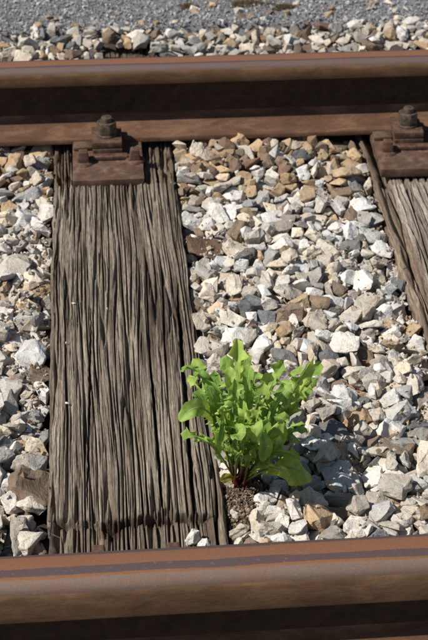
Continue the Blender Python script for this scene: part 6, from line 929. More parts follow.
18,50,1696,3075,-43,28,14,-139,112,57,1752,3095,-21,102,-7,-66,1,54,1957,3126,-110,-16,-6,77,202,58,2407,3125,-163,-34,2,95,7,65,2562,3073,-149,40,7,17,214,82,-918,3216,-13,-69,2,-47,
216,90,-499,3199,-108,-127,-37,65,318,57,-329,3216,-123,-132,20,43,215,43,-271,3234,-130,-33,-5,-5,10,71,727,3198,-120,-8,-148,74,220,90,1090,3188,-126,146,18,65,14,77,1323,3199,-100,103,-29,-99,
10,62,1943,3217,-125,-3,-6,125,113,90,2025,3190,-132,140,5,40,418,74,2358,3229,-111,28,14,23,8,60,2552,3239,-130,-146,-12,47,219,39,-912,3388,-65,-149,18,-45,213,53,-796,3354,-145,140,5,-47,
16,72,-601,3345,-115,25,-123,-79,115,61,-395,3361,-108,-6,-12,-60,107,51,-347,3337,-110,-81,4,73,311,54,1966,3278,-114,-62,-5,-19,318,90,2114,3307,-99,28,14,2,515,45,2256,3300,-128,-33,-5,86,
314,64,2467,3341,-129,51,-29,-6,213,57,-1011,3387,-27,-18,-3,93,416,62,-722,3421,-122,1,1,12,111,73,-500,3424,-96,21,-1,7,202,56,-412,3421,-156,-90,12,-22,120,52,-328,3426,-122,15,-8,-22,
404,65,1941,3403,-141,24,-24,-42,15,58,2041,3393,-131,-34,127,-58,401,58,2123,3391,-128,2,153,-12,521,62,2196,3407,-125,-12,1,20,206,60,2285,3427,-119,-36,-15,8,300,64,2359,3440,-140,-17,9,-6,
212,50,2529,3428,-118,-47,-121,-6,406,86,-868,3595,-77,-45,2,36,301,68,-745,3545,-112,-4,10,-8,513,57,-622,3477,-95,-11,20,21,20,53,-582,3556,-125,-8,-13,-16,317,43,-405,3536,-142,54,-26,30,
105,66,-340,3562,-118,-26,-144,16,403,53,-138,3498,-126,10,-2,-20,413,59,2200,3596,-116,4,-6,141,101,44,2353,3516,-130,-4,10,18,510,55,-872,2620,-27,-19,-8,35,419,45,-763,2591,-56,-7,99,-5,
221,88,-717,2722,-75,-13,-12,39,120,54,-634,2780,-89,87,-99,13,408,44,-421,2583,-35,26,0,-16,403,78,-334,2586,-89,-63,23,5,220,76,933,2650,-116,-138,16,8,300,61,1989,2590,-47,-48,-120,2,
207,64,2470,2680,-72,134,18,7,210,70,-316,2656,-65,14,3,-12,103,53,561,2669,-46,-31,40,31,216,42,1800,2753,-27,11,38,-48,218,63,2386,2653,-58,67,-30,-83,217,61,2474,2726,-81,119,50,-5,
320,60,-740,2836,-81,-88,-139,6,13,67,-613,2836,-95,111,-4,100,201,58,-525,2792,-119,-4,10,-45,509,54,966,2918,-86,-37,-7,125,505,35,1793,2791,-11,-39,-13,-36,312,71,2028,2806,-36,-2,11,20,
609,54,2305,2822,-117,-44,-23,70,310,63,2448,2802,-84,-11,121,51,308,57,2516,2834,-119,-3,14,-92,214,56,-298,2944,-65,81,-7,110,3,50,544,2941,-49,119,-22,-51,16,55,1234,2939,-93,-2,-21,-112,
312,52,1455,2899,-18,8,40,-100,403,72,1714,2920,-16,-31,3,36,318,72,2152,2939,-112,27,14,133,104,47,2398,2928,-144,24,-28,19,505,59,23,3037,-72,-14,-4,-1,8,61,82,2990,-11,-100,11,-86,
217,44,164,3010,27,-151,-28,16,208,62,566,3010,-62,70,28,76,406,68,688,3046,-102,9,-152,10,11,50,1108,3041,-113,132,10,42,121,64,1304,2961,-67,-42,-41,-68,105,65,2011,3011,-99,-14,19,-17,
100,62,2145,3039,-105,-55,9,-65,213,57,2497,3028,-94,-23,29,-28,217,52,2584,3008,-138,54,-26,-146,412,61,-1072,3192,-24,3,15,151,417,51,-880,3097,52,34,31,42,308,57,-476,3115,-103,2,-8,58,
220,45,-353,3086,-70,35,-20,25,319,60,-18,3095,-66,-36,43,108,118,57,482,3124,-34,-52,-10,-75,505,48,674,3113,-102,-2,-44,76,510,51,1272,3068,-123,-114,19,-87,216,48,1451,3146,-49,30,-120,49,
211,47,1491,3080,2,-40,67,-87,314,52,1572,3099,-5,82,132,11,118,66,1810,3096,-27,-137,12,70,209,56,2279,3048,-35,126,5,-30,104,57,2373,3095,-133,34,-20,-20,617,59,2464,3097,-129,27,-15,-19,
205,57,-991,3219,-44,-26,-18,-37,611,39,-819,3186,5,114,-6,81,413,56,-714,3183,-80,-47,-5,-102,207,52,-546,3247,-94,54,-47,-33,206,49,-304,3264,-107,-41,-38,-51,200,66,917,3245,-139,-17,9,24,
201,70,1975,3199,-45,29,-21,-60,113,54,2177,3256,-102,152,-27,37,6,79,2475,3199,-91,-34,-28,-48,118,72,-986,3292,-14,38,5,117,216,62,-745,3325,-81,-19,25,64,517,57,-673,3287,-86,-33,110,77,
208,42,-488,3268,-140,-143,-7,5,208,49,-311,3352,-111,-102,11,-43,511,60,-139,3333,-81,-2,24,-36,308,55,1915,3342,-126,-15,-6,-24,209,42,1990,3358,-100,-22,-73,116,312,54,2158,3342,-98,-104,-39,-19,
213,57,2271,3325,-96,16,-118,16,513,57,2391,3348,-96,88,-16,126,206,80,2598,3362,-104,-36,-15,-40,214,50,-1032,3375,20,84,-40,-73,316,40,-885,3431,-52,1,1,49,4,57,-775,3452,-130,157,0,-31,
201,53,-629,3423,-82,35,-135,3,113,44,-571,3460,-117,122,36,2,308,39,-435,3393,-80,-9,-144,29,102,50,-336,3399,-123,-34,10,-1,107,51,-151,3451,-107,-91,8,-24,318,54,2092,3363,-91,57,125,-7,
204,62,2274,3439,-86,-14,-34,25,211,50,2354,3396,-81,-59,-150,5,7,88,2434,3426,-120,24,18,-1,502,57,-714,3496,-155,-90,12,-105,201,62,-561,3609,-116,-4,10,-7,207,67,-503,3488,-98,38,-32,-82,
604,62,-402,3597,-85,136,-31,-42,120,68,-341,3488,-103,23,-9,-7,201,61,1974,3491,-117,-4,10,-116,116,39,2057,3529,-140,30,-120,5,210,51,2171,3508,-134,2,1,-38,106,48,2276,3549,-151,-17,-148,12,
211,60,2391,3555,-83,-89,-2,-64,204,46,2442,3565,-148,24,-24,-151,206,80,-483,2619,-66,144,-7,-56,714,52,-274,2593,-56,97,-35,-100,116,68,-157,2618,-40,-106,-34,-16,120,72,92,2601,3,-42,-41,26,
706,72,528,2605,-20,18,125,-64,712,62,632,2581,-38,-110,17,11,117,51,677,2600,-74,17,-60,11,220,55,1100,2610,-44,10,-2,-1,107,63,1287,2595,-102,12,25,4,301,43,1457,2658,-30,-8,134,-23,
210,66,2011,2716,-27,11,-26,-48,9,61,2147,2648,-72,-102,-46,10,606,47,2299,2590,-67,12,120,-14,107,56,2512,2627,-70,8,25,22,9,44,-1008,2732,-1,-15,-8,153,211,57,-901,2688,-42,89,12,26,
103,89,-797,2721,-55,3,22,93,203,55,-738,2758,-36,47,43,-143,208,59,-636,2718,-98,-17,18,32,310,57,-423,2706,-14,-9,29,48,211,46,1047,2632,-53,-84,-11,82,719,58,1169,2670,-63,-3,-46,-28,
101,64,1935,2690,-99,-3,-6,-141,204,63,2219,2653,-104,8,-47,-138,10,54,-561,2827,-51,-26,17,-84,113,70,-464,2791,-45,-66,0,35,120,70,-373,2796,-98,1,14,21,16,55,1792,2844,-5,-40,11,29,
218,49,1834,2817,-44,19,14,-28,212,73,1970,2833,-58,37,17,83,221,47,2067,2804,-19,37,49,49,119,59,2109,2822,-13,39,-18,57,507,67,2185,2823,-5,28,7,128,111,53,2457,2745,-71,10,124,13,
414,53,2612,2796,-120,-157,10,-6,505,53,-725,2943,-91,-7,-5,51,211,65,-692,2911,-60,14,-40,-79,211,61,-517,2855,-2,-38,-12,-99,219,65,-469,2925,-30,-54,-27,63,210,43,-215,2983,-16,36,-13,-45,
319,49,751,2947,-49,3,120,-22,14,60,1026,2954,-81,8,-37,-50,213,70,1507,2912,92,-9,-4,-56,104,69,1658,2899,23,-77,-43,78,213,57,2353,2913,-113,36,-23,-3,419,52,2434,2914,-89,-146,14,-29,
507,51,2555,2942,-152,40,7,-50,602,81,-810,3060,-66,78,145,-7,220,64,-773,3007,-57,2,-52,-92,113,49,-241,2996,-83,-9,-8,114,314,65,216,3067,-21,-1,-9,122,114,63,907,3049,-92,70,57,-12,
320,72,1170,3033,-82,-154,-1,-1,0,51,1252,2982,-85,-117,26,-54,406,70,1556,3023,-2,-13,14,-25,306,74,2108,3000,-19,-66,-31,90,512,80,2302,2984,-90,-5,10,-10,302,54,2441,2981,-149,-58,13,14,
305,51,2516,2999,-111,-45,-24,-121,212,63,-981,3119,-5,100,-128,5,4,57,-926,3093,-1,102,-51,-41,115,53,-804,3112,6,5,-110,-31,213,58,-583,3113,-51,-5,-46,-22,211,77,-399,3121,-79,86,-1,29,
120,49,-302,3099,-48,34,34,-8,300,49,-142,3068,-30,17,-9,-153,205,68,-69,3089,-61,-34,12,-116,404,53,141,3077,-19,64,-23,-17,419,44,161,3102,-31,36,-4,-3,507,66,632,3113,-94,88,1,-62,
201,52,686,3092,-39,93,17,15,214,55,733,3060,-37,12,-125,42,21,67,854,3135,-101,55,156,11,504,52,925,3158,-134,36,-20,109,605,56,1019,3134,-59,-29,39,-64,21,47,1195,3100,-87,-69,-30,-11,
207,71,1306,3040,-10,31,-156,35,106,55,1481,3040,0,16,-24,0,400,49,1701,3120,7,-3,-106,71,321,77,1904,3085,-27,-111,0,84,210,50,2024,3081,-96,9,35,-33,211,55,2094,3104,-92,8,16,-64,
121,74,2167,3174,-95,58,-13,-22,101,53,2559,3123,-94,50,21,88,203,67,-1048,3250,-23,12,157,50,114,50,-742,3224,-40,60,-21,-40,220,51,-596,3198,-74,-22,130,18,18,51,-310,3183,-121,-54,20,-135,
701,50,-258,3187,-104,72,-5,-25,221,43,211,3223,-47,29,-12,101,112,42,829,3168,-68,-102,27,-95,211,57,1891,3216,-91,12,-20,79,313,52,1910,3205,-74,82,-4,-89,313,49,2011,3252,-69,72,-60,-88,
0,83,2265,3233,-78,26,3,-61,315,58,2526,3295,-51,96,17,-55,208,41,-938,3318,4,20,-127,58,310,45,-885,3304,-43,154,24,43,15,45,-831,3299,-40,-35,18,7,305,65,-776,3313,-31,-117,10,-72,
419,52,-676,3229,19,-6,127,-95,207,88,-602,3294,-87,73,3,33,321,62,-483,3305,-81,-44,-9,-20,304,53,-409,3321,-66,9,-32,21,219,51,-318,3294,-82,84,22,-17,208,75,2054,3307,-29,134,3,93,
121,44,2372,3284,-46,-10,119,72,5,65,2464,3284,-106,-152,2,-18,207,47,2643,3437,-153,40,7,-149,211,74,-947,3436,16,-78,-42,60,210,43,-816,3406,-77,-76,108,34,7,65,-740,3412,-8,-67,-6,-51,
411,32,-572,3426,-60,-10,-5,9,109,66,-504,3370,-33,14,-3,14,519,49,1965,3449,-54,-57,-21,-144,103,43,2032,3452,-104,74,43,-100,120,51,2189,3436,-112,105,20,17,101,38,2369,3400,-17,12,-156,-46,
13,43,-1091,3477,-63,140,5,-87,3,48,-813,3557,-82,101,-18,78,113,43,-664,3520,-125,115,-7,80,216,63,-564,3493,-82,140,-15,14,307,75,-467,3543,-96,5,-11,-87,201,50,2018,3529,-88,96,49,83,
12,59,2080,3566,-98,-4,125,22,506,65,2222,3478,-67,-1,25,127,711,51,2293,3495,-117,21,-1,-2,311,62,2497,3613,-133,93,6,71,6,54,2581,3505,-142,136,1,78,121,42,-531,2588,-33,30,-4,-50,
510,50,-350,2621,15,-60,-16,41,400,65,757,2595,-103,-53,9,146,515,59,823,2599,-58,99,21,96,206,50,1142,2654,-21,-12,141,-40,420,55,1215,2624,-17,-30,144,39,15,52,1332,2590,0,-13,-36,1,
105,47,1875,2612,29,-15,-15,6,501,45,2076,2598,-59,-21,-3,126,104,53,2563,2583,-89,132,1,12,108,36,-1045,2705,12,155,-1,-24,121,46,-932,2714,-15,-92,-55,36,117,54,-865,2761,-31,-1,-12,-22,
413,49,-743,2638,-70,-117,-24,-24,221,42,-650,2729,-48,-36,15,49,209,60,-556,2688,-23,18,152,-42,102,57,-401,2731,-77,-95,3,-7,213,63,-309,2734,15,-8,12,-116,101,78,1885,2736,-3,-4,-134,81,
400,67,1968,2728,9,152,-8,43,115,51,2095,2668,-36,12,126,-61,310,55,2338,2683,-23,-1,3,-90,306,48,2440,2701,8,15,-43,-75,116,50,-806,2834,17,-6,32,23,100,65,-672,2821,31,138,1,-47,
215,68,-354,2779,-48,4,109,-82,16,43,83,2856,55,-143,-50,19,106,48,171,2820,65,-36,-2,80,118,54,787,2977,-29,-133,-12,-54,116,62,1533,2832,79,-3,10,-9,11,53,1873,2819,-3,88,-116,26,
204,45,2060,2859,-41,-46,-30,11,1,40,2134,2760,-21,-2,-18,-35,216,58,2243,2834,15,122,4,-26,410,43,2441,2776,-30,-72,36,18,215,68,-925,2883,82,-31,1,-19,700,48,-739,2883,-65,-124,-5,-17,
20,62,-583,2907,-31,120,29,84,310,54,-349,2931,-55,22,131,72,21,41,-16,2929,-48,71,-11,-105,413,66,99,2904,22,-8,-152,-71,400,78,189,2912,40,-33,1,-112,419,52,588,2963,-16,11,-41,-126,
102,90,850,2950,-90,-43,3,-2,120,46,953,2940,-20,-151,8,-3,208,64,1036,3059,-20,-24,-8,55,10,40,1058,2988,-54,34,-24,-39,621,89,1143,2935,-16,10,-9,31,215,90,1593,2896,92,13,8,-156,
309,58,1786,2952,-42,-39,-33,-64,216,46,1832,2888,8,-82,-23,-10,205,75,1941,2936,-33,12,2,39,121,49,2055,2911,-89,-46,-43,80,321,59,2121,2905,-41,-105,0,-102,215,52,2247,2898,-60,93,22,22,
217,57,2319,2886,-29,-140,-11,49,307,51,2506,2934,-143,33,-8,-9,209,68,-960,3030,71,-24,-1,34,208,56,-501,3030,-51,-33,-134,-52,313,55,-398,3026,-34,44,-13,-80,312,62,-283,3058,-71,-40,29,30,
413,55,-192,2988,-73,128,9,74,206,81,-26,3002,-46,-30,124,-9,211,55,493,3000,-5,45,-11,87,207,60,875,2976,-115,63,10,-15,114,57,955,3044,-71,-68,-156,-2,115,71,1329,2984,44,130,19,-75,
201,46,1459,3004,9,8,-3,21,203,58,1582,2989,25,-64,44,-88,120,63,1635,3027,3,-125,30,34,300,57,1684,2985,13,-9,146,-30,614,51,1882,2943,37,-62,-143,24,300,44,2532,2865,-87,-7,21,84,
311,90,-1144,3146,3,-63,-1,112,116,54,-873,3166,41,-92,3,20,103,46,-760,3139,-37,-12,10,86,206,78,-652,3092,-43,-10,-14,-13,320,51,-601,3148,-2,-93,-32,87,209,51,-235,3136,-66,45,-32,-58,
215,55,-148,3112,-12,-10,-131,60,14,55,-97,3088,12,98,-37,-95,606,87,558,3112,-23,-15,-33,-155,115,49,635,3057,3,-97,-14,-76,220,45,776,3097,-42,20,150,-23,21,89,844,3069,-40,-14,153,27,
18,61,941,3106,-92,-19,-154,-30,102,90,1114,3118,-53,-56,13,-10,220,90,1388,3072,54,-3,-3,6,121,51,1593,3099,51,14,-6,-39,206,47,1964,3073,-85,135,-16,53,107,84,2067,3054,-57,120,-11,-86,
0,72,2124,3125,-51,-67,102,-34,317,60,2188,3087,-44,25,10,-125,111,90,2229,3130,-5,42,-27,-79,600,62,2595,3178,-108,-24,23,-7,213,61,-1102,3391,-57,140,5,23,417,38,-782,3173,-1,39,-11,-64,
9,90,-668,3172,-7,136,15,23,114,41,-582,3256,-72,-115,-30,-27,403,46,-458,3166,-68,52,123,-40,212,56,-409,3231,-48,-12,17,55,110,38,-369,3217,-57,97,21,46,504,58,591,3180,-103,40,-28,-12,
320,37,791,3154,-70,-137,-3,82,301,47,854,3154,-25,45,15,66,13,46,964,3150,-82,-41,141,-28,313,46,1936,3371,-83,65,13,-44,215,46,1951,3319,-48,-95,-28,38,204,53,2317,3175,-72,50,-35,-30,
3,70,2431,3233,-78,-31,23,27,720,53,2649,3149,-148,152,17,59,2,64,-876,3347,-73,-60,8,11,213,46,-843,3412,-37,-18,-3,78,708,65,-792,3290,-17,-90,-11,-74,214,55,-660,3336,-89,65,-7,6,
17,45,-450,3342,-103,88,-29,38,108,53,-431,3289,-31,6,-153,51,218,55,-369,3275,-69,62,-129,-9,9,41,1910,3297,-88,32,-130,0,309,55,1982,3315,-69,-144,-8,-65,318,59,2252,3380,-62,-53,6,7,
117,67,2312,3308,-105,21,-1,-41,208,55,2391,3235,-10,149,-17,45,117,69,2434,3276,-46,7,22,17,201,45,2525,3360,-117,151,-11,-59,217,56,-999,3449,-10,68,-4,115,320,55,-769,3391,-75,-132,-30,13,
17,50,-663,3390,-75,97,-98,-3,119,35,-609,3458,-51,26,-1,108,319,32,-549,3389,-101,-13,-144,-26,413,53,-362,3443,-78,-153,-17,-7,10,50,1996,3412,-49,15,25,-16,320,76,2084,3458,-90,-29,-30,-10,
117,52,2111,3524,-114,-77,-104,38,414,61,2324,3575,-131,79,-40,-8,421,50,2511,3473,-72,-7,2,31,8,36,2618,3458,-132,41,146,-10,609,60,-794,3505,-50,113,25,60,18,75,-679,3613,-106,-123,22,-90,
0,50,-624,3540,-80,-105,-16,55,215,52,-519,3556,-99,-74,12,-87,207,44,-309,3584,-94,4,15,-13,300,53,1980,3563,-146,-23,5,49,315,44,2183,3548,-96,67,-114,-27,17,44,2223,3535,-138,33,-18,-90,
115,40,2463,3494,-98,-71,131,-31,220,51,2495,3522,-130,-17,145,36,17,61,-964,2669,4,71,2,89,608,47,-611,2641,-35,-26,154,-5,209,58,625,2639,7,17,141,-48,220,44,803,2629,-5,36,-33,-60,
418,45,881,2603,-65,8,153,62,108,60,924,2613,0,-5,-7,-117,16,61,1129,2579,-27,-76,-29,0,114,48,1832,2649,-5,83,-27,-115,415,53,1944,2638,-21,-7,-151,-37,410,54,2113,2604,-41,-30,-20,86,
410,59,2253,2607,-98,49,0,37,113,69,2630,2663,-107,6,-5,17,504,62,-497,2682,-30,-1,-20,44,212,60,-292,2679,43,110,-88,-33,209,52,1923,2763,28,-42,26,48,203,48,2059,2742,-48,-36,117,-30,
518,50,2114,2721,-44,28,10,149,15,58,2219,2692,-68,124,-19,-69,715,59,2413,2721,-6,-1,-107,91,205,50,2583,2723,-130,-16,-24,15,320,64,-1024,2831,-20,-7,-19,-80,112,50,-764,2788,2,-143,10,26,
3,38,-703,2814,-27,7,49,38,508,66,-593,2771,-13,-126,-18,4,208,53,-538,2763,-42,-8,-21,60,315,90,-413,2866,-32,102,19,-25,517,49,-332,2807,21,-74,-3,-65,1,36,1823,2710,-5,-114,-36,-20,
200,65,1898,2817,4,-24,46,7,401,40,2123,2806,21,10,6,-77,200,79,2195,2732,10,111,-19,-4,208,67,2271,2783,-3,-33,43,22,301,88,2369,2807,-33,141,15,65,302,56,2506,2755,-90,-38,2,105,
513,67,2544,2781,-86,12,-121,-9,15,57,-900,2810,28,131,20,-47,317,54,-841,2895,-20,153,-13,0,111,50,-510,2982,-48,125,5,2,117,58,-348,2883,-16,51,-46,136,420,47,-257,2879,-4,14,3,122,
316,62,35,2876,-3,130,-1,-38,621,51,649,2915,13,-9,157,0,113,61,634,2966,-12,5,-154,-34,318,51,918,2908,-11,24,-36,55,213,62,1075,2900,-5,-27,-154,-20,409,46,1374,2906,41,-19,148,29,
205,50,1524,2999,22,-7,-11,33,520,47,1685,3036,31,35,-22,-122,307,58,1765,2882,64,85,9,89,8,51,1911,2856,35,116,26,7,303,54,2023,2887,-25,-27,4,-25,103,63,2095,2943,-22,44,116,40,
216,90,2227,2952,-42,-131,-19,28,202,71,2332,3048,-90,-56,29,90,302,55,2502,2907,-95,-38,12,-88,212,45,2625,2911,-130,-35,-10,-125,104,82,-1064,3078,-20,19,-40,87,221,43,-788,2939,-28,-146,18,59,
208,90,-615,2994,4,2,-5,17,215,63,-432,3019,-65,57,34,53,502,75,-250,3079,-63,-47,6,105,208,57,-187,3055,-4,64,-15,118,119,90,-126,2960,4,-13,-29,14,0,44,-555,3671,-7,0,0,50,
506,48,2014,3619,-6,0,0,-67,116,44,1974,3593,-7,0,0,101]
PAL = [(.66, .645, .615), (.60, .54, .45), (.48, .45, .40), (.33, .315, .29), (.43, .315, .20), (.22, .165, .12), (.165, .17, .175), (.245, .125, .065), (.47, .46, .44)]
PAL[7] = (.19, .125, .09)
def finish_stone(bm, k, detail):
    bmesh.ops.bevel(bm, geom=bm.edges[:], offset=.03, segments=2 if detail else 1, profile=.5, affect='EDGES', clamp_overlap=True)
    bmesh.ops.triangulate(bm, faces=bm.faces[:])
    if detail:
        es = [e for e in bm.edges if e.calc_length() > .20]; bmesh.ops.subdivide_edges(bm, edges=es, cuts=1, use_grid_fill=False)
        bmesh.ops.triangulate(bm, faces=bm.faces[:])
        es = [e for e in bm.edges if e.calc_length() > .11]; bmesh.ops.subdivide_edges(bm, edges=es, cuts=1); bmesh.ops.triangulate(bm, faces=bm.faces[:])
    bm.normal_update()
    for v in bm.verts:
        d = noise.noise(v.co * 2.4 + Vector((k * 7.1, 0, 0))) * .07 + noise.noise(v.co * 6.5 + Vector((0, k * 3.3, 0))) * (.05 if detail else 0) + (abs(noise.noise(v.co * 4.2 + Vector((k, 5, 2)))) - .2) * (-.07)
        st = noise.noise(Vector((v.co.x * 2, v.co.y * 2, v.co.z * 9)) + Vector((k, k, 0))) * .02
        v.co += v.normal * (d + st)
    return bm
hi_me, lo_geo = [], []
for k in range(N_SHAPES):
    bm = finish_stone(stone_bm(k), k, True); me = bpy.data.meshes.new('ballast_stone'); bm.to_mesh(me); bm.free()
    me.shade_smooth(); me.set_sharp_from_angle(angle=R(26)); me.materials.append(M_stone); hi_me.append(me)
    bm = finish_stone(stone_bm(k), k, False); bm.verts.index_update()
    lo_geo.append((np.array([v.co[:] for v in bm.verts]), np.array([[v.index for v in f.verts] for f in bm.faces]))); bm.free()
rows = np.array(STONES, float).reshape(-1, 8)   # shape and colour, size, x, y, z, three turns
rng = random.Random(3)
LV, LT, LK, SURF = [], [], [], []; off = 0
def shade(p):
    c = PAL[p]; b = rng.uniform(.78, 1.18); w = rng.uniform(-.05, .05)
    return (min(c[0] * b * (1 + w), .72), min(c[1] * b, .70), min(c[2] * b * (1 - w), .68))
def stuff(k, s, loc, rot, col):
    global off
    v, f = lo_geo[k]; m = np.array(rot.to_matrix()); p = (v * s) @ m.T + np.array(loc)
    LV.append(p); LT.append(f + off); LK.append(np.broadcast_to(np.array(col), (len(v), 3))); off += len(v)
NAMED = {0: 'largest brown stone against the lower left edge of the dark sleeper', 3: 'flat dark brown stone touching the right edge of the dark sleeper',
         4: 'large pale stone beside the left edge of the dark sleeper', 15: 'large white stone right of the green plant', 7: 'long brown stone right of the plant, near the picture edge',
         29: 'flat slate grey stone above the green plant'
}
for i, (kp, s, x, y, z, a, b, c) in enumerate(rows):
    k, p = int(kp) % 100, int(kp) // 100; s /= 2000; x /= 2000; y /= 2000; loc = (x, y, z / 5000); rot = Euler((a / 50, b / 50, c / 50)); col = shade(p)
    SURF.append(((lo_geo[k][0] * s) @ np.array(rot.to_matrix()).T + np.array(loc), lo_geo[k][1]))
    if i < 300:
        o = bpy.data.objects.new('ballast_stone', hi_me[k]); o.location = loc; o.rotation_euler = rot; o.scale = (s, s, s); o.color = (*col, 1); link(o, bed)
        if i in NAMED: o['label'] = NAMED[i]
    else: stuff(k, s, loc, rot, col)
    # the bays beyond the picture's sides repeat the stones turned half round
    if -.45 < x < .0 or .26 < x < .68:
        if y < 1.17:
            q = Matrix.Rotation(math.pi, 4, 'Z') @ rot.to_matrix().to_4x4(); q = q.to_euler()
            base = -.415 if x < 0 else .26
            if x > 0: stuff(k, s, (1.61 - x, .95 - y, loc[2]), q, col)
            else: stuff(k, s, (-.83 - x - .02, .95 - y, loc[2]), q, col)
    if y > 1.32: stuff(k, s, (x + .08, -.38 - (y - 1.32), loc[2]), rot, col)
me = np_mesh('ballast_stones', np.concatenate(LV), None, np.concatenate(LT), M_stuff, np.concatenate(LK), False)
tag(link(bpy.data.objects.new('ballast_stones', me), bed), 'smaller crushed ballast stones filling in between the others', kind='stuff')

def loose(name, x, y, z, s, k, p, label, cat, group=None, e=(0, 0, 0)):
    o = bpy.data.objects.new(name, hi_me[k].copy()); o.location = (x, y, z); o.scale = (s, s, s * .9); o.rotation_euler = e; o.color = (*PAL[p], 1); link(o)
    return tag(o, label, cat, group)
loose('pebble', .224, -.050, -.002, .026, 3, 0, 'small white pebble lying on the near end of the dark sleeper', 'pebble', None, (1.2, .3, .4))
loose('pebble', .236, -.058, -.008, .016, 6, 0, 'tiny white pebble tucked against the small white pebble on the dark sleeper', 'pebble')
for q, (x, y, s, where) in enumerate(((0.043, 0.559, .0052, 'pale grain of grit on the dark sleeper, left one of the upper pair'), (0.104, 0.536, .0048, 'pale grain of grit on the dark sleeper, right one of the upper pair'),
                                      (0.029, 0.438, .0046, 'pale grain of grit on the dark sleeper, just below the upper pair'), (0.031, 0.271, .0048, 'pale grain of grit on the dark sleeper, the one nearest the foreground rail'))):
    loose('grit_grain', x, y, .004, s, q + 2, 0, where, 'grit', 'grains of grit on the dark sleeper', (q, q, q))

# chips of crushed stone caught in the gaps between the ballast stones
from mathutils.bvhtree import BVHTree
AV, AT, ao = [], [], 0
for v, f in SURF: AV.append(v); AT.append(f + ao); ao += len(v)
bvh = BVHTree.FromPolygons(np.concatenate(AV).tolist(), np.concatenate(AT).tolist())
cr = random.Random(12); CV, CT, CK = [], [], []
while len(CV) < 2800:
    if cr.random() < .82: x, y = (cr.uniform(.27, .67) if cr.random() < .72 else cr.uniform(-.16, -.005)), cr.uniform(-.19, 1.14)
    else: x, y = cr.uniform(-.3, 1.2), cr.uniform(1.30, 1.78)
    hit = bvh.ray_cast(Vector((x, y, .2)), Vector((0, 0, -1)))
    if hit[0] is None or (hit[0].z > -.012 and cr.random() < .93) or hit[1].z < .55: continue
    s = min(max(cr.lognormvariate(math.log(.0042), .45), .0018), .0095)
    q = np.array(Euler((cr.uniform(0, 6), cr.uniform(0, 6), cr.uniform(0, 6))).to_matrix())
    v = (octa * np.array([[cr.uniform(.7, 1.2)] for _ in range(6)]) * np.array([1, .75, .55]) * s) @ q.T + np.array((x, y, hit[0].z + s * .3))
    CT.append(ot + 6 * len(CV)); CV.append(v); c = PAL[cr.choice([0, 1, 2, 2, 3, 4, 4, 5, 7])]; CK.append(np.broadcast_to(np.array(c) * cr.uniform(.7, 1.05), (6, 3)))
tag(link(bpy.data.objects.new('stone_chips', np_mesh('stone_chips', np.concatenate(CV), None, np.concatenate(CT), M_chip, np.concatenate(CK), False)), bed), 'small stone chips caught between the ballast stones', kind='stuff')

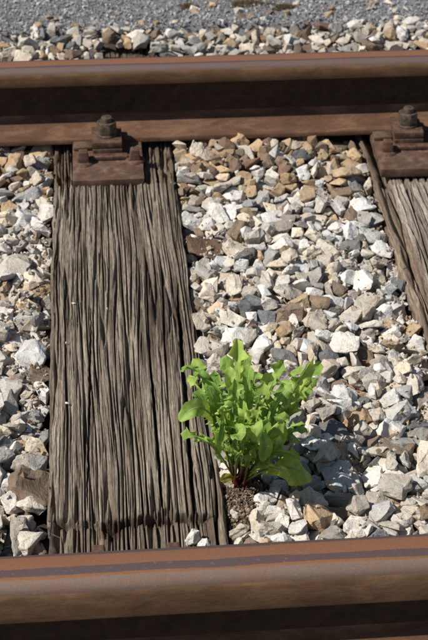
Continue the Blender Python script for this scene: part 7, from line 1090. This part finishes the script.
# ---------------------------------------------------------------- plant
def tube(pts, radii, n=6):
    P = [Vector(p) for p in pts]; V = []; Q = []
    for i, p in enumerate(P):
        t = (P[min(i + 1, len(P) - 1)] - P[max(i - 1, 0)]).normalized(); a = t.cross(Vector((.3, -1, .2))).normalized(); b = t.cross(a)
        for j in range(n):
            an = 6.2832 * j / n; V.append(p + (a * math.cos(an) + b * math.sin(an)) * radii[i])
    for i in range(len(P) - 1):
        for j in range(n): Q.append((i * n + j, i * n + (j + 1) % n, (i + 1) * n + (j + 1) % n, (i + 1) * n + j))
    return V, Q
ROOT = Vector((.302, .072, -.004))
plant = empty('leafy_weed', ROOT, 'bright green weed with toothed leaves and red stalks growing beside the dark sleeper', 'plant')
def leaf(base, mid, tip, width, kind, seed, face, mat=None):
    r = random.Random(seed); b, m_, t_ = (Vector(q) - ROOT for q in (base, mid, tip)); n, m = 84, 12
    V = []; UV = []; rib = []; rr = []; NT_ = r.uniform(5.5, 8.5); phl, phr = r.uniform(0, .5), r.uniform(0, .5); tw = r.uniform(-1.0, 1.0); fold = r.uniform(.1, .6); ph = r.uniform(0, 6); wv = r.uniform(.14, .30); ws = r.uniform(9, 15)
    c2 = m_ * 2 - (b + t_) * .5; c2 = m_.lerp(c2, .6); curl = r.uniform(.0, .22); dp = r.uniform(-.1, .45); tw *= .35 if kind == 'oval' else 1; fold *= .6 if kind == 'oval' else 1
    for i in range(n + 1):
        t = i / n; p = b * (1 - t) ** 2 + c2 * 2 * t * (1 - t) + t_ * t * t
        d = ((c2 - b) * (1 - t) + (t_ - c2) * t).normalized()
        hint = Vector(face).normalized(); side = d.cross(hint).normalized(); side = Matrix.Rotation(tw * t, 3, d) @ side; nrm = side.cross(d).normalized()
        side0 = side
        if kind == 'lobed':
            env = .034 + .966 * max(0, math.sin(math.pi * min(1, max(0, (t - .10) / .90)) ** 1.25)) ** .75 if t < .995 else .0
        else:
            env = .04 + .96 * (float(sst(.22, .74, t)) ** .9 if t < .74 else math.sqrt(max(0, 1 - ((t - .74) / .26) ** 2)))
        if t >= .97 and kind == 'lobed': env *= (1 - t) / .03
        rib.append(p - nrm * .0004); rr.append((.0011 + .0008 * min(1, t * 4)) * (1 - t) ** .7 * (.5 + width / .08) + .00025)
        for j in range(m + 1):
            s = (j / m) * 2 - 1; a = abs(s); lob = 1.0
            ff = (t * NT_ + (phl if s < 0 else phr)) % 1.0
            if kind == 'lobed': tri = ff / .62 if ff < .62 else max(0, 1 - (ff - .62) / .26); lob = .15 + .85 * tri ** 1.35 + dp * (1 - tri) * .5 - .10 * (1 - ((t * NT_ * 3.3 + phl * 2) % 1.0)); lob = lob + (1 - lob) * float(sst(.80, .9, t))
            else: lob = 1 - .10 * ((t * 8 + (phl if s < 0 else phr)) % 1.0)
            w = width * .5 * env * (lob if a > .0 else 1)
            back = -.55 * width * (ff - .3) * a ** 2 * env * (1 if kind == 'lobed' else .1)
            und = wv * width * math.sin(t * ws + ph + (1.7 if s > 0 else 0)) * a ** 1.6 * env
            q = p + side * (s * w) + d * back + nrm * (fold * a ** 1.2 * w + und - curl * a ** 3 * w * 2) + nrm * .0012 * noise.noise(p * 60 + side * s * .05 * 60)
            V.append(q); UV.append((s, t))
    Q = [(i * (m + 1) + j, i * (m + 1) + j + 1, (i + 1) * (m + 1) + j + 1, (i + 1) * (m + 1) + j) for i in range(n) for j in range(m)]
    me = np_mesh('leaf', np.array([v[:] for v in V]), np.array(Q), None, mat or M_leaf)
    uvl = me.uv_layers.new(name='UVMap'); li = np.zeros(len(me.loops), np.int32); me.loops.foreach_get('vertex_index', li)
    uvl.data.foreach_set('uv', np.array(UV, np.float32)[li].ravel())
    o = link(bpy.data.objects.new('leaf', me), plant)
    rv, rq = tube(rib[:int(n * .93)], rr[:int(n * .93)], 6)
    tt = np.repeat(np.arange(int(n * .93)) / n, 6)[:, None]; f = np.clip((tt - .06) / .20, 0, 1)
    col = np.array((.17, .035, .03)) * (1 - f) + np.array((.30, .42, .16)) * f
    link(bpy.data.objects.new('midrib', np_mesh('midrib', np.array([v[:] for v in rv]), np.array(rq), None, M_tint, col)), o)
    return o
LEAVES = [
 ((0.2957, 0.0623, -0.012), (0.2937, 0.07, 0.1568), (0.2986, 0.12, 0.2398), 0.0515, 'lobed', (-0.2851, -0.8725, 0.4399)),
 ((0.2996, 0.0802, -0.012), (0.3673, 0.08, 0.1322), (0.4228, 0.15, 0.1755), 0.056, 'lobed', (0.2406, -0.5674, 0.5332)),
 ((0.3029, 0.0661, -0.012), (0.3444, 0.14, 0.0958), (0.3823, 0.19, 0.1367), 0.0493, 'lobed', (-0.5755, -0.8969, 0.5286)),
 ((0.3123, 0.0782, -0.012), (0.2545, 0.04, 0.2162), (0.2116, 0.08, 0.2188), 0.047, 'lobed', (0.2486, -0.5498, 0.5161)),
 ((0.2974, 0.0738, -0.012), (0.2662, 0.1, 0.1376), (0.2322, 0.14, 0.1899), 0.0403, 'lobed', (0.1515, -0.5227, 0.928)),
 ((0.2921, 0.0733, -0.012), (0.2521, 0.01, 0.2033), (0.2029, -0.01, 0.1929), 0.0276, 'oval', (0.0732, -0.697, 0.5067)),
 ((0.3014, 0.062, -0.012), (0.2469, 0.03, 0.1268), (0.2097, 0.01, 0.1348), 0.0381, 'lobed', (0.1738, -0.5, 0.9)),
 ((0.3108, 0.072, -0.012), (0.292, 0.14, 0.103), (0.2884, 0.18, 0.1637), 0.0403, 'lobed', (-0.4097, -0.4956, 0.7434)),
 ((0.3112, 0.0787, -0.012), (0.268, 0.02, 0.1653), (0.2469, 0.02, 0.2328), 0.0403, 'lobed', (-0.1391, -0.743, 0.7593)),
 ((0.3003, 0.0635, -0.012), (0.3499, 0.02, 0.0727), (0.4082, 0.02, 0.04), 0.0475, 'oval', (-0.078, -0.5, 0.9)),
 ((0.3095, 0.061, -0.012), (0.3492, 0.06, 0.0982), (0.3951, 0.07, 0.0682), 0.0381, 'lobed', (-0.1815, -0.5, 0.9)),
 ((0.305, 0.0662, -0.012), (0.3504, 0.04, 0.0832), (0.3575, 0.04, 0.1408), 0.0285, 'oval', (-0.105, -0.7144, 0.6057)),
 ((0.3139, 0.0643, -0.012), (0.3226, 0.02, 0.1227), (0.3365, 0.01, 0.1676), 0.0256, 'oval', (-0.2634, -0.8487, 0.7796)),
 ((0.2966, 0.0678, -0.012), (0.325, 0.0, 0.1692), (0.3245, -0.03, 0.1236), 0.0247, 'oval', (0.0988, -0.5, 0.9)),
 ((0.2977, 0.0723, -0.012), (0.4016, 0.17, 0.0758), (0.4477, 0.22, 0.1076), 0.0336, 'lobed', (0.3756, -0.8995, 0.437)),
 ((0.2955, 0.0768, -0.012), (0.3769, 0.12, 0.0941), (0.425, 0.17, 0.0951), 0.0358, 'lobed', (0.0001, -0.8313, 0.5986)),
 ((0.2943, 0.0701, -0.012), (0.3668, 0.1, 0.0871), (0.407, 0.12, 0.0923), 0.0403, 'lobed', (-0.7443, -0.6014, 0.9376)),
 ((0.3129, 0.0762, -0.012), (0.3645, 0.08, 0.084), (0.412, 0.1, 0.0637), 0.0291, 'lobed', (0.4478, -0.9409, 0.5734)),
 ((0.3132, 0.0771, -0.012), (0.2803, 0.1, 0.1168), (0.2644, 0.12, 0.1805), 0.0403, 'lobed', (-0.2664, -0.4783, 0.7723)),
 ((0.3096, 0.0665, -0.012), (0.3068, 0.05, 0.157), (0.3133, 0.07, 0.2266), 0.0515, 'lobed', (-0.5512, -0.7279, 0.4819)),
 ((0.2992, 0.0812, -0.012), (0.3166, 0.04, 0.1453), (0.3324, 0.05, 0.2093), 0.047, 'lobed', (-0.3693, -0.9453, 0.4269)),
 ((0.2941, 0.0772, -0.012), (0.2843, 0.02, 0.1643), (0.2845, 0.02, 0.2436), 0.0448, 'lobed', (-0.3285, -0.8048, 0.4583)),
 ((0.3136, 0.0693, -0.012), (0.274, -0.01, 0.1809), (0.261, -0.02, 0.2221), 0.0381, 'lobed', (-0.5297, -0.9203, 0.4332)),
 ((0.294, 0.0749, -0.012), (0.296, -0.01, 0.17), (0.298, -0.02, 0.231), 0.0403, 'lobed', (-0.6055, -0.9296, 0.6944)),
 ((0.296, 0.0819, -0.012), (0.2588, 0.05, 0.156), (0.2281, 0.06, 0.1883), 0.047, 'lobed', (-0.641, -0.6854, 0.8643)),
 ((0.2998, 0.0817, -0.012), (0.2669, -0.02, 0.2087), (0.2561, -0.05, 0.1731), 0.0336, 'lobed', (-0.0089, -0.5, 0.9)),
 ((0.2958, 0.069, -0.012), (0.3682, 0.12, 0.1149), (0.4085, 0.19, 0.1251), 0.047, 'lobed', (-0.7521, -0.7394, 0.5492)),
 ((0.3113, 0.0783, -0.012), (0.3461, 0.07, 0.1339), (0.3808, 0.09, 0.1704), 0.0515, 'lobed', (-0.1518, -0.9342, 0.5526)),
 ((0.2958, 0.0646, -0.012), (0.3295, 0.08, 0.1105), (0.3603, 0.12, 0.1154), 0.0448, 'lobed', (-0.4991, -0.5151, 0.485)),
 ((0.2912, 0.0804, -0.012), (0.3075, -0.02, 0.1968), (0.3089, -0.04, 0.1723), 0.0285, 'oval', (0.0261, -0.5, 0.9)),
 ((0.3138, 0.0689, -0.012), (0.2743, 0.12, 0.1206), (0.2539, 0.16, 0.1455), 0.0381, 'lobed', (0.3712, -0.623, 0.8745)),
 ((0.3079, 0.0709, -0.012), (0.3286, 0.01, 0.0832), (0.3705, -0.01, 0.0743), 0.0336, 'lobed', (-0.1628, -0.5, 0.9)),
 ((0.2951, 0.0792, -0.012), (0.337, 0.02, 0.1415), (0.3691, 0.02, 0.1629), 0.0381, 'lobed', (0.3697, -0.4877, 0.602)),
 ((0.3058, 0.0776, -0.012), (0.299, 0.08, 0.0922), (0.303, 0.1, 0.1453), 0.0448, 'lobed', (0.0352, -0.5426, 0.7168)),
 ((0.3057, 0.0751, -0.012), (0.3199, 0.11, 0.1261), (0.3347, 0.14, 0.1567), 0.0426, 'lobed', (-0.4512, -0.4886, 0.9738)),
 ((0.2918, 0.0814, -0.012), (0.2732, 0.01, 0.1542), (0.2636, -0.03, 0.1683), 0.0247, 'oval', (0.1847, -0.5, 0.9)),
 ((0.306, 0.061, -0.012), (0.3383, 0.02, 0.1018), (0.3844, 0.0, 0.0966), 0.0381, 'lobed', (0.1596, -0.5, 0.9)),
 ((0.2931, 0.0813, -0.012), (0.2713, 0.05, 0.1158), (0.2544, 0.05, 0.1387), 0.0336, 'lobed', (0.0673, -0.9198, 0.5004)),
 ((0.3052, 0.0725, -0.012), (0.3572, 0.09, 0.1043), (0.3932, 0.12, 0.1175), 0.0381, 'lobed', (0.1704, -0.4863, 0.5311)),
 ((0.2901, 0.0803, -0.012), (0.2845, 0.04, 0.1764), (0.2836, 0.07, 0.2264), 0.0426, 'lobed', (-0.783, -0.5118, 0.4695)),
 ((0.3094, 0.0772, -0.012), (0.3098, 0.12, 0.1345), (0.3162, 0.15, 0.1931), 0.0403, 'lobed', (0.3412, -0.6747, 0.9272)),
 ((0.2948, 0.0748, -0.012), (0.2682, 0.02, 0.1556), (0.2398, 0.02, 0.1976), 0.0381, 'lobed', (-0.3702, -0.5041, 0.8641)),
 ((0.3013, 0.0716, -0.012), (0.3319, 0.08, 0.1343), (0.3537, 0.12, 0.1715), 0.0403, 'lobed', (-0.7657, -0.9329, 0.7567)),
 ((0.3017, 0.079, -0.012), (0.3873, 0.12, 0.1098), (0.4352, 0.17, 0.115), 0.0336, 'lobed', (-0.0094, -0.8806, 0.6175)),
 ((0.3084, 0.0715, -0.012), (0.2864, -0.03, 0.1878), (0.2874, -0.05, 0.1862), 0.0247, 'oval', (-0.7863, -0.5312, 0.8965)),
 ((0.292, 0.072, -0.012), (0.3275, 0.01, 0.1213), (0.3572, 0.0, 0.138), 0.0381, 'lobed', (-0.3045, -0.5563, 0.5867)),
 ((0.2956, 0.0707, -0.012), (0.2583, 0.08, 0.1467), (0.2231, 0.12, 0.1672), 0.0381, 'lobed', (0.4562, -0.9024, 0.4687)),
 ((0.3049, 0.0795, -0.012), (0.2809, 0.0, 0.1719), (0.2743, 0.0, 0.2196), 0.0381, 'lobed', (-0.1338, -0.733, 0.9147)),
 ((0.3086, 0.0615, -0.012), (0.3105, 0.0, 0.1604), (0.3212, 0.0, 0.198), 0.0358, 'lobed', (0.3457, -0.8521, 0.5814)),
 ((0.3101, 0.0693, -0.012), (0.3568, 0.05, 0.1104), (0.3973, 0.04, 0.1304), 0.0336, 'lobed', (0.2379, -0.8663, 0.9246)),
 ((0.2942, 0.0633, -0.012), (0.2854, -0.02, 0.1407), (0.2815, -0.03, 0.1402), 0.019, 'oval', (-0.0023, -0.5, 0.9)),
 ((0.2981, 0.0719, -0.012), (0.2844, 0.04, 0.0916), (0.2723, 0.01, 0.111), 0.0291, 'lobed', (0.1616, -0.5, 0.9)),
 ((0.3071, 0.0601, -0.012), (0.3113, 0.0, 0.1292), (0.3235, -0.02, 0.146), 0.0291, 'lobed', (-0.0753, -0.5, 0.9)),
 ((0.3031, 0.0707, -0.012), (0.2967, -0.02, 0.1594), (0.2968, -0.04, 0.1958), 0.0291, 'lobed', (0.1303, -0.7079, 0.4454)),
 ((0.2959, 0.0786, -0.012), (0.2786, 0.06, 0.0906), (0.2592, 0.05, 0.1126), 0.0269, 'lobed', (-0.3362, -0.5667, 0.9915)),
 ((0.305, 0.0749, -0.012), (0.3337, 0.05, 0.0632), (0.3556, 0.05, 0.0576), 0.0291, 'lobed', (0.0438, -0.5, 0.9)),
 ((0.2975, 0.0801, -0.012), (0.2889, 0.0, 0.1346), (0.2834, -0.02, 0.1679), 0.0209, 'oval', (-0.1929, -0.4943, 0.5834))]
for i, L in enumerate(LEAVES): leaf(L[0], L[1], L[2], L[3], L[4], 100 + i, L[5])

yl = leaf((.296, .066, -.008), (.288, .050, .025), (.268, .035, .030), .016, 'oval', 300, (.2, -.6, .8), M_yellow); yl['label'] = 'small yellow withered leaf low on the left side'
# soil, dead stalks and litter round the root
def mound(cx, cy, rx, ry, hh, seed):
    n = 70; V = []; 
    for i in range(n):
        for j in range(n):
            u, v = i / (n - 1) * 2 - 1, j / (n - 1) * 2 - 1; q = u * u + v * v
            z = hh * max(0, 1 - q) ** .8 - .02 * sst(.7, 1.4, q) + .010 * noise.noise(Vector((u * 2.6, v * 2.6, seed))) + .007 * noise.noise(Vector((u * 8, v * 8, seed + 3))) + .003 * noise.noise(Vector((u * 22, v * 22, seed)))
            V.append((cx + u * rx, cy + v * ry, z - .045))
    Q = [(i * n + j, (i + 1) * n + j, (i + 1) * n + j + 1, i * n + j + 1) for i in range(n - 1) for j in range(n - 1)]
    return np_mesh('soil_clump', np.array(V), np.array(Q), None, M_mound)
tag(link(bpy.data.objects.new('soil_clump', mound(.312, .025, .056, .092, .036, 2))), 'brown clump of root soil under the green plant', 'soil clump')
r = random.Random(8); V = []; Q = []; K = []
for i in range(150):
    a = r.uniform(0, 6.283); q = math.sqrt(r.random()); x, y = .310 + .040 * q * math.cos(a), .028 + .062 * q * math.sin(a); z = -.045 + .040 * max(0, 1 - (q * .85) ** 2) ** .8
    th = r.gauss(-1.2, .8); ln = r.uniform(.004, .016); d = Vector((math.cos(th), math.sin(th), r.uniform(-.45, .35))) * ln; p = Vector((x, y, z + .003))
    sag = Vector((r.gauss(0, .003), r.gauss(0, .003), r.uniform(-.001, .005))); pts = [p, p + d * .5 + sag, p + d]
    rad = r.uniform(.0003, .0008); tv, tq = tube(pts, [rad, rad, rad * .5], 4); b = len(V); V += tv; Q += [tuple(b + u for u in f) for f in tq]
    c = r.choice([(.30, .235, .17), (.20, .15, .105), (.40, .33, .25), (.12, .085, .06), (.14, .06, .04)]); K += [c] * len(tv)
for i in range(900):
    a = r.uniform(0, 6.283); q = math.sqrt(r.random()); x, y = .312 + .046 * q * math.cos(a), .025 + .078 * q * math.sin(a); z = -.045 + .040 * max(0, 1 - (q * .85) ** 2) ** .8 + r.uniform(-.002, .003)
    s = min(r.lognormvariate(math.log(.0022), .5), .007); b = len(V); V += [Vector((x, y, z)) + Vector(p) * (s * r.uniform(.6, 1.2)) for p in octa[[0, 1, 2, 3, 4]].tolist()]; V += [Vector((x, y, z - s))]
    for f in ot.tolist(): Q.append((b + f[0], b + f[1], b + f[2], b + f[2]))
    K += [r.choice([(.16, .12, .085), (.24, .185, .135), (.10, .07, .05), (.33, .27, .20)])] * 6
LQ = np.array([f for f in Q if f[2] != f[3]]); LTR = np.array([f[:3] for f in Q if f[2] == f[3]])
o = link(bpy.data.objects.new('dry_litter', np_mesh('dry_litter', np.array([v[:] for v in V]), LQ, LTR, M_litter, np.array(K))))
tag(o, 'dry brown stalks and root fibres matted at the foot of the plant', 'plant litter', kind='stuff')
def twig(pts, rad, col, label, cat, name='dry_stalk'):
    P = [Vector(p) for p in pts]; n = 14; out = []
    for i in range(n):
        t = i / (n - 1); out.append(P[0] * (1 - t) ** 2 + P[1] * 2 * t * (1 - t) + P[2] * t * t)
    v, q = tube(out, [rad * (1 - .6 * i / n) for i in range(n)], 6)
    tag(link(bpy.data.objects.new(name, np_mesh(name, np.array([a[:] for a in v]), np.array(q), None, M_litter, np.array([col] * len(v))))), label, cat)
twig([(.655, .60, -.005), (.668, .64, .014), (.672, .665, .012)], .0007, (.5, .42, .28), 'thin dry grass stalk among stones left of the silver sleeper', 'dry stalk')
twig([(.80, 1.74, -.015), (.80, 1.78, .05), (.87, 1.83, .055)], .0009, (.42, .38, .28), 'pale dry stalk standing at the edge of the grey path', 'dry stalk')
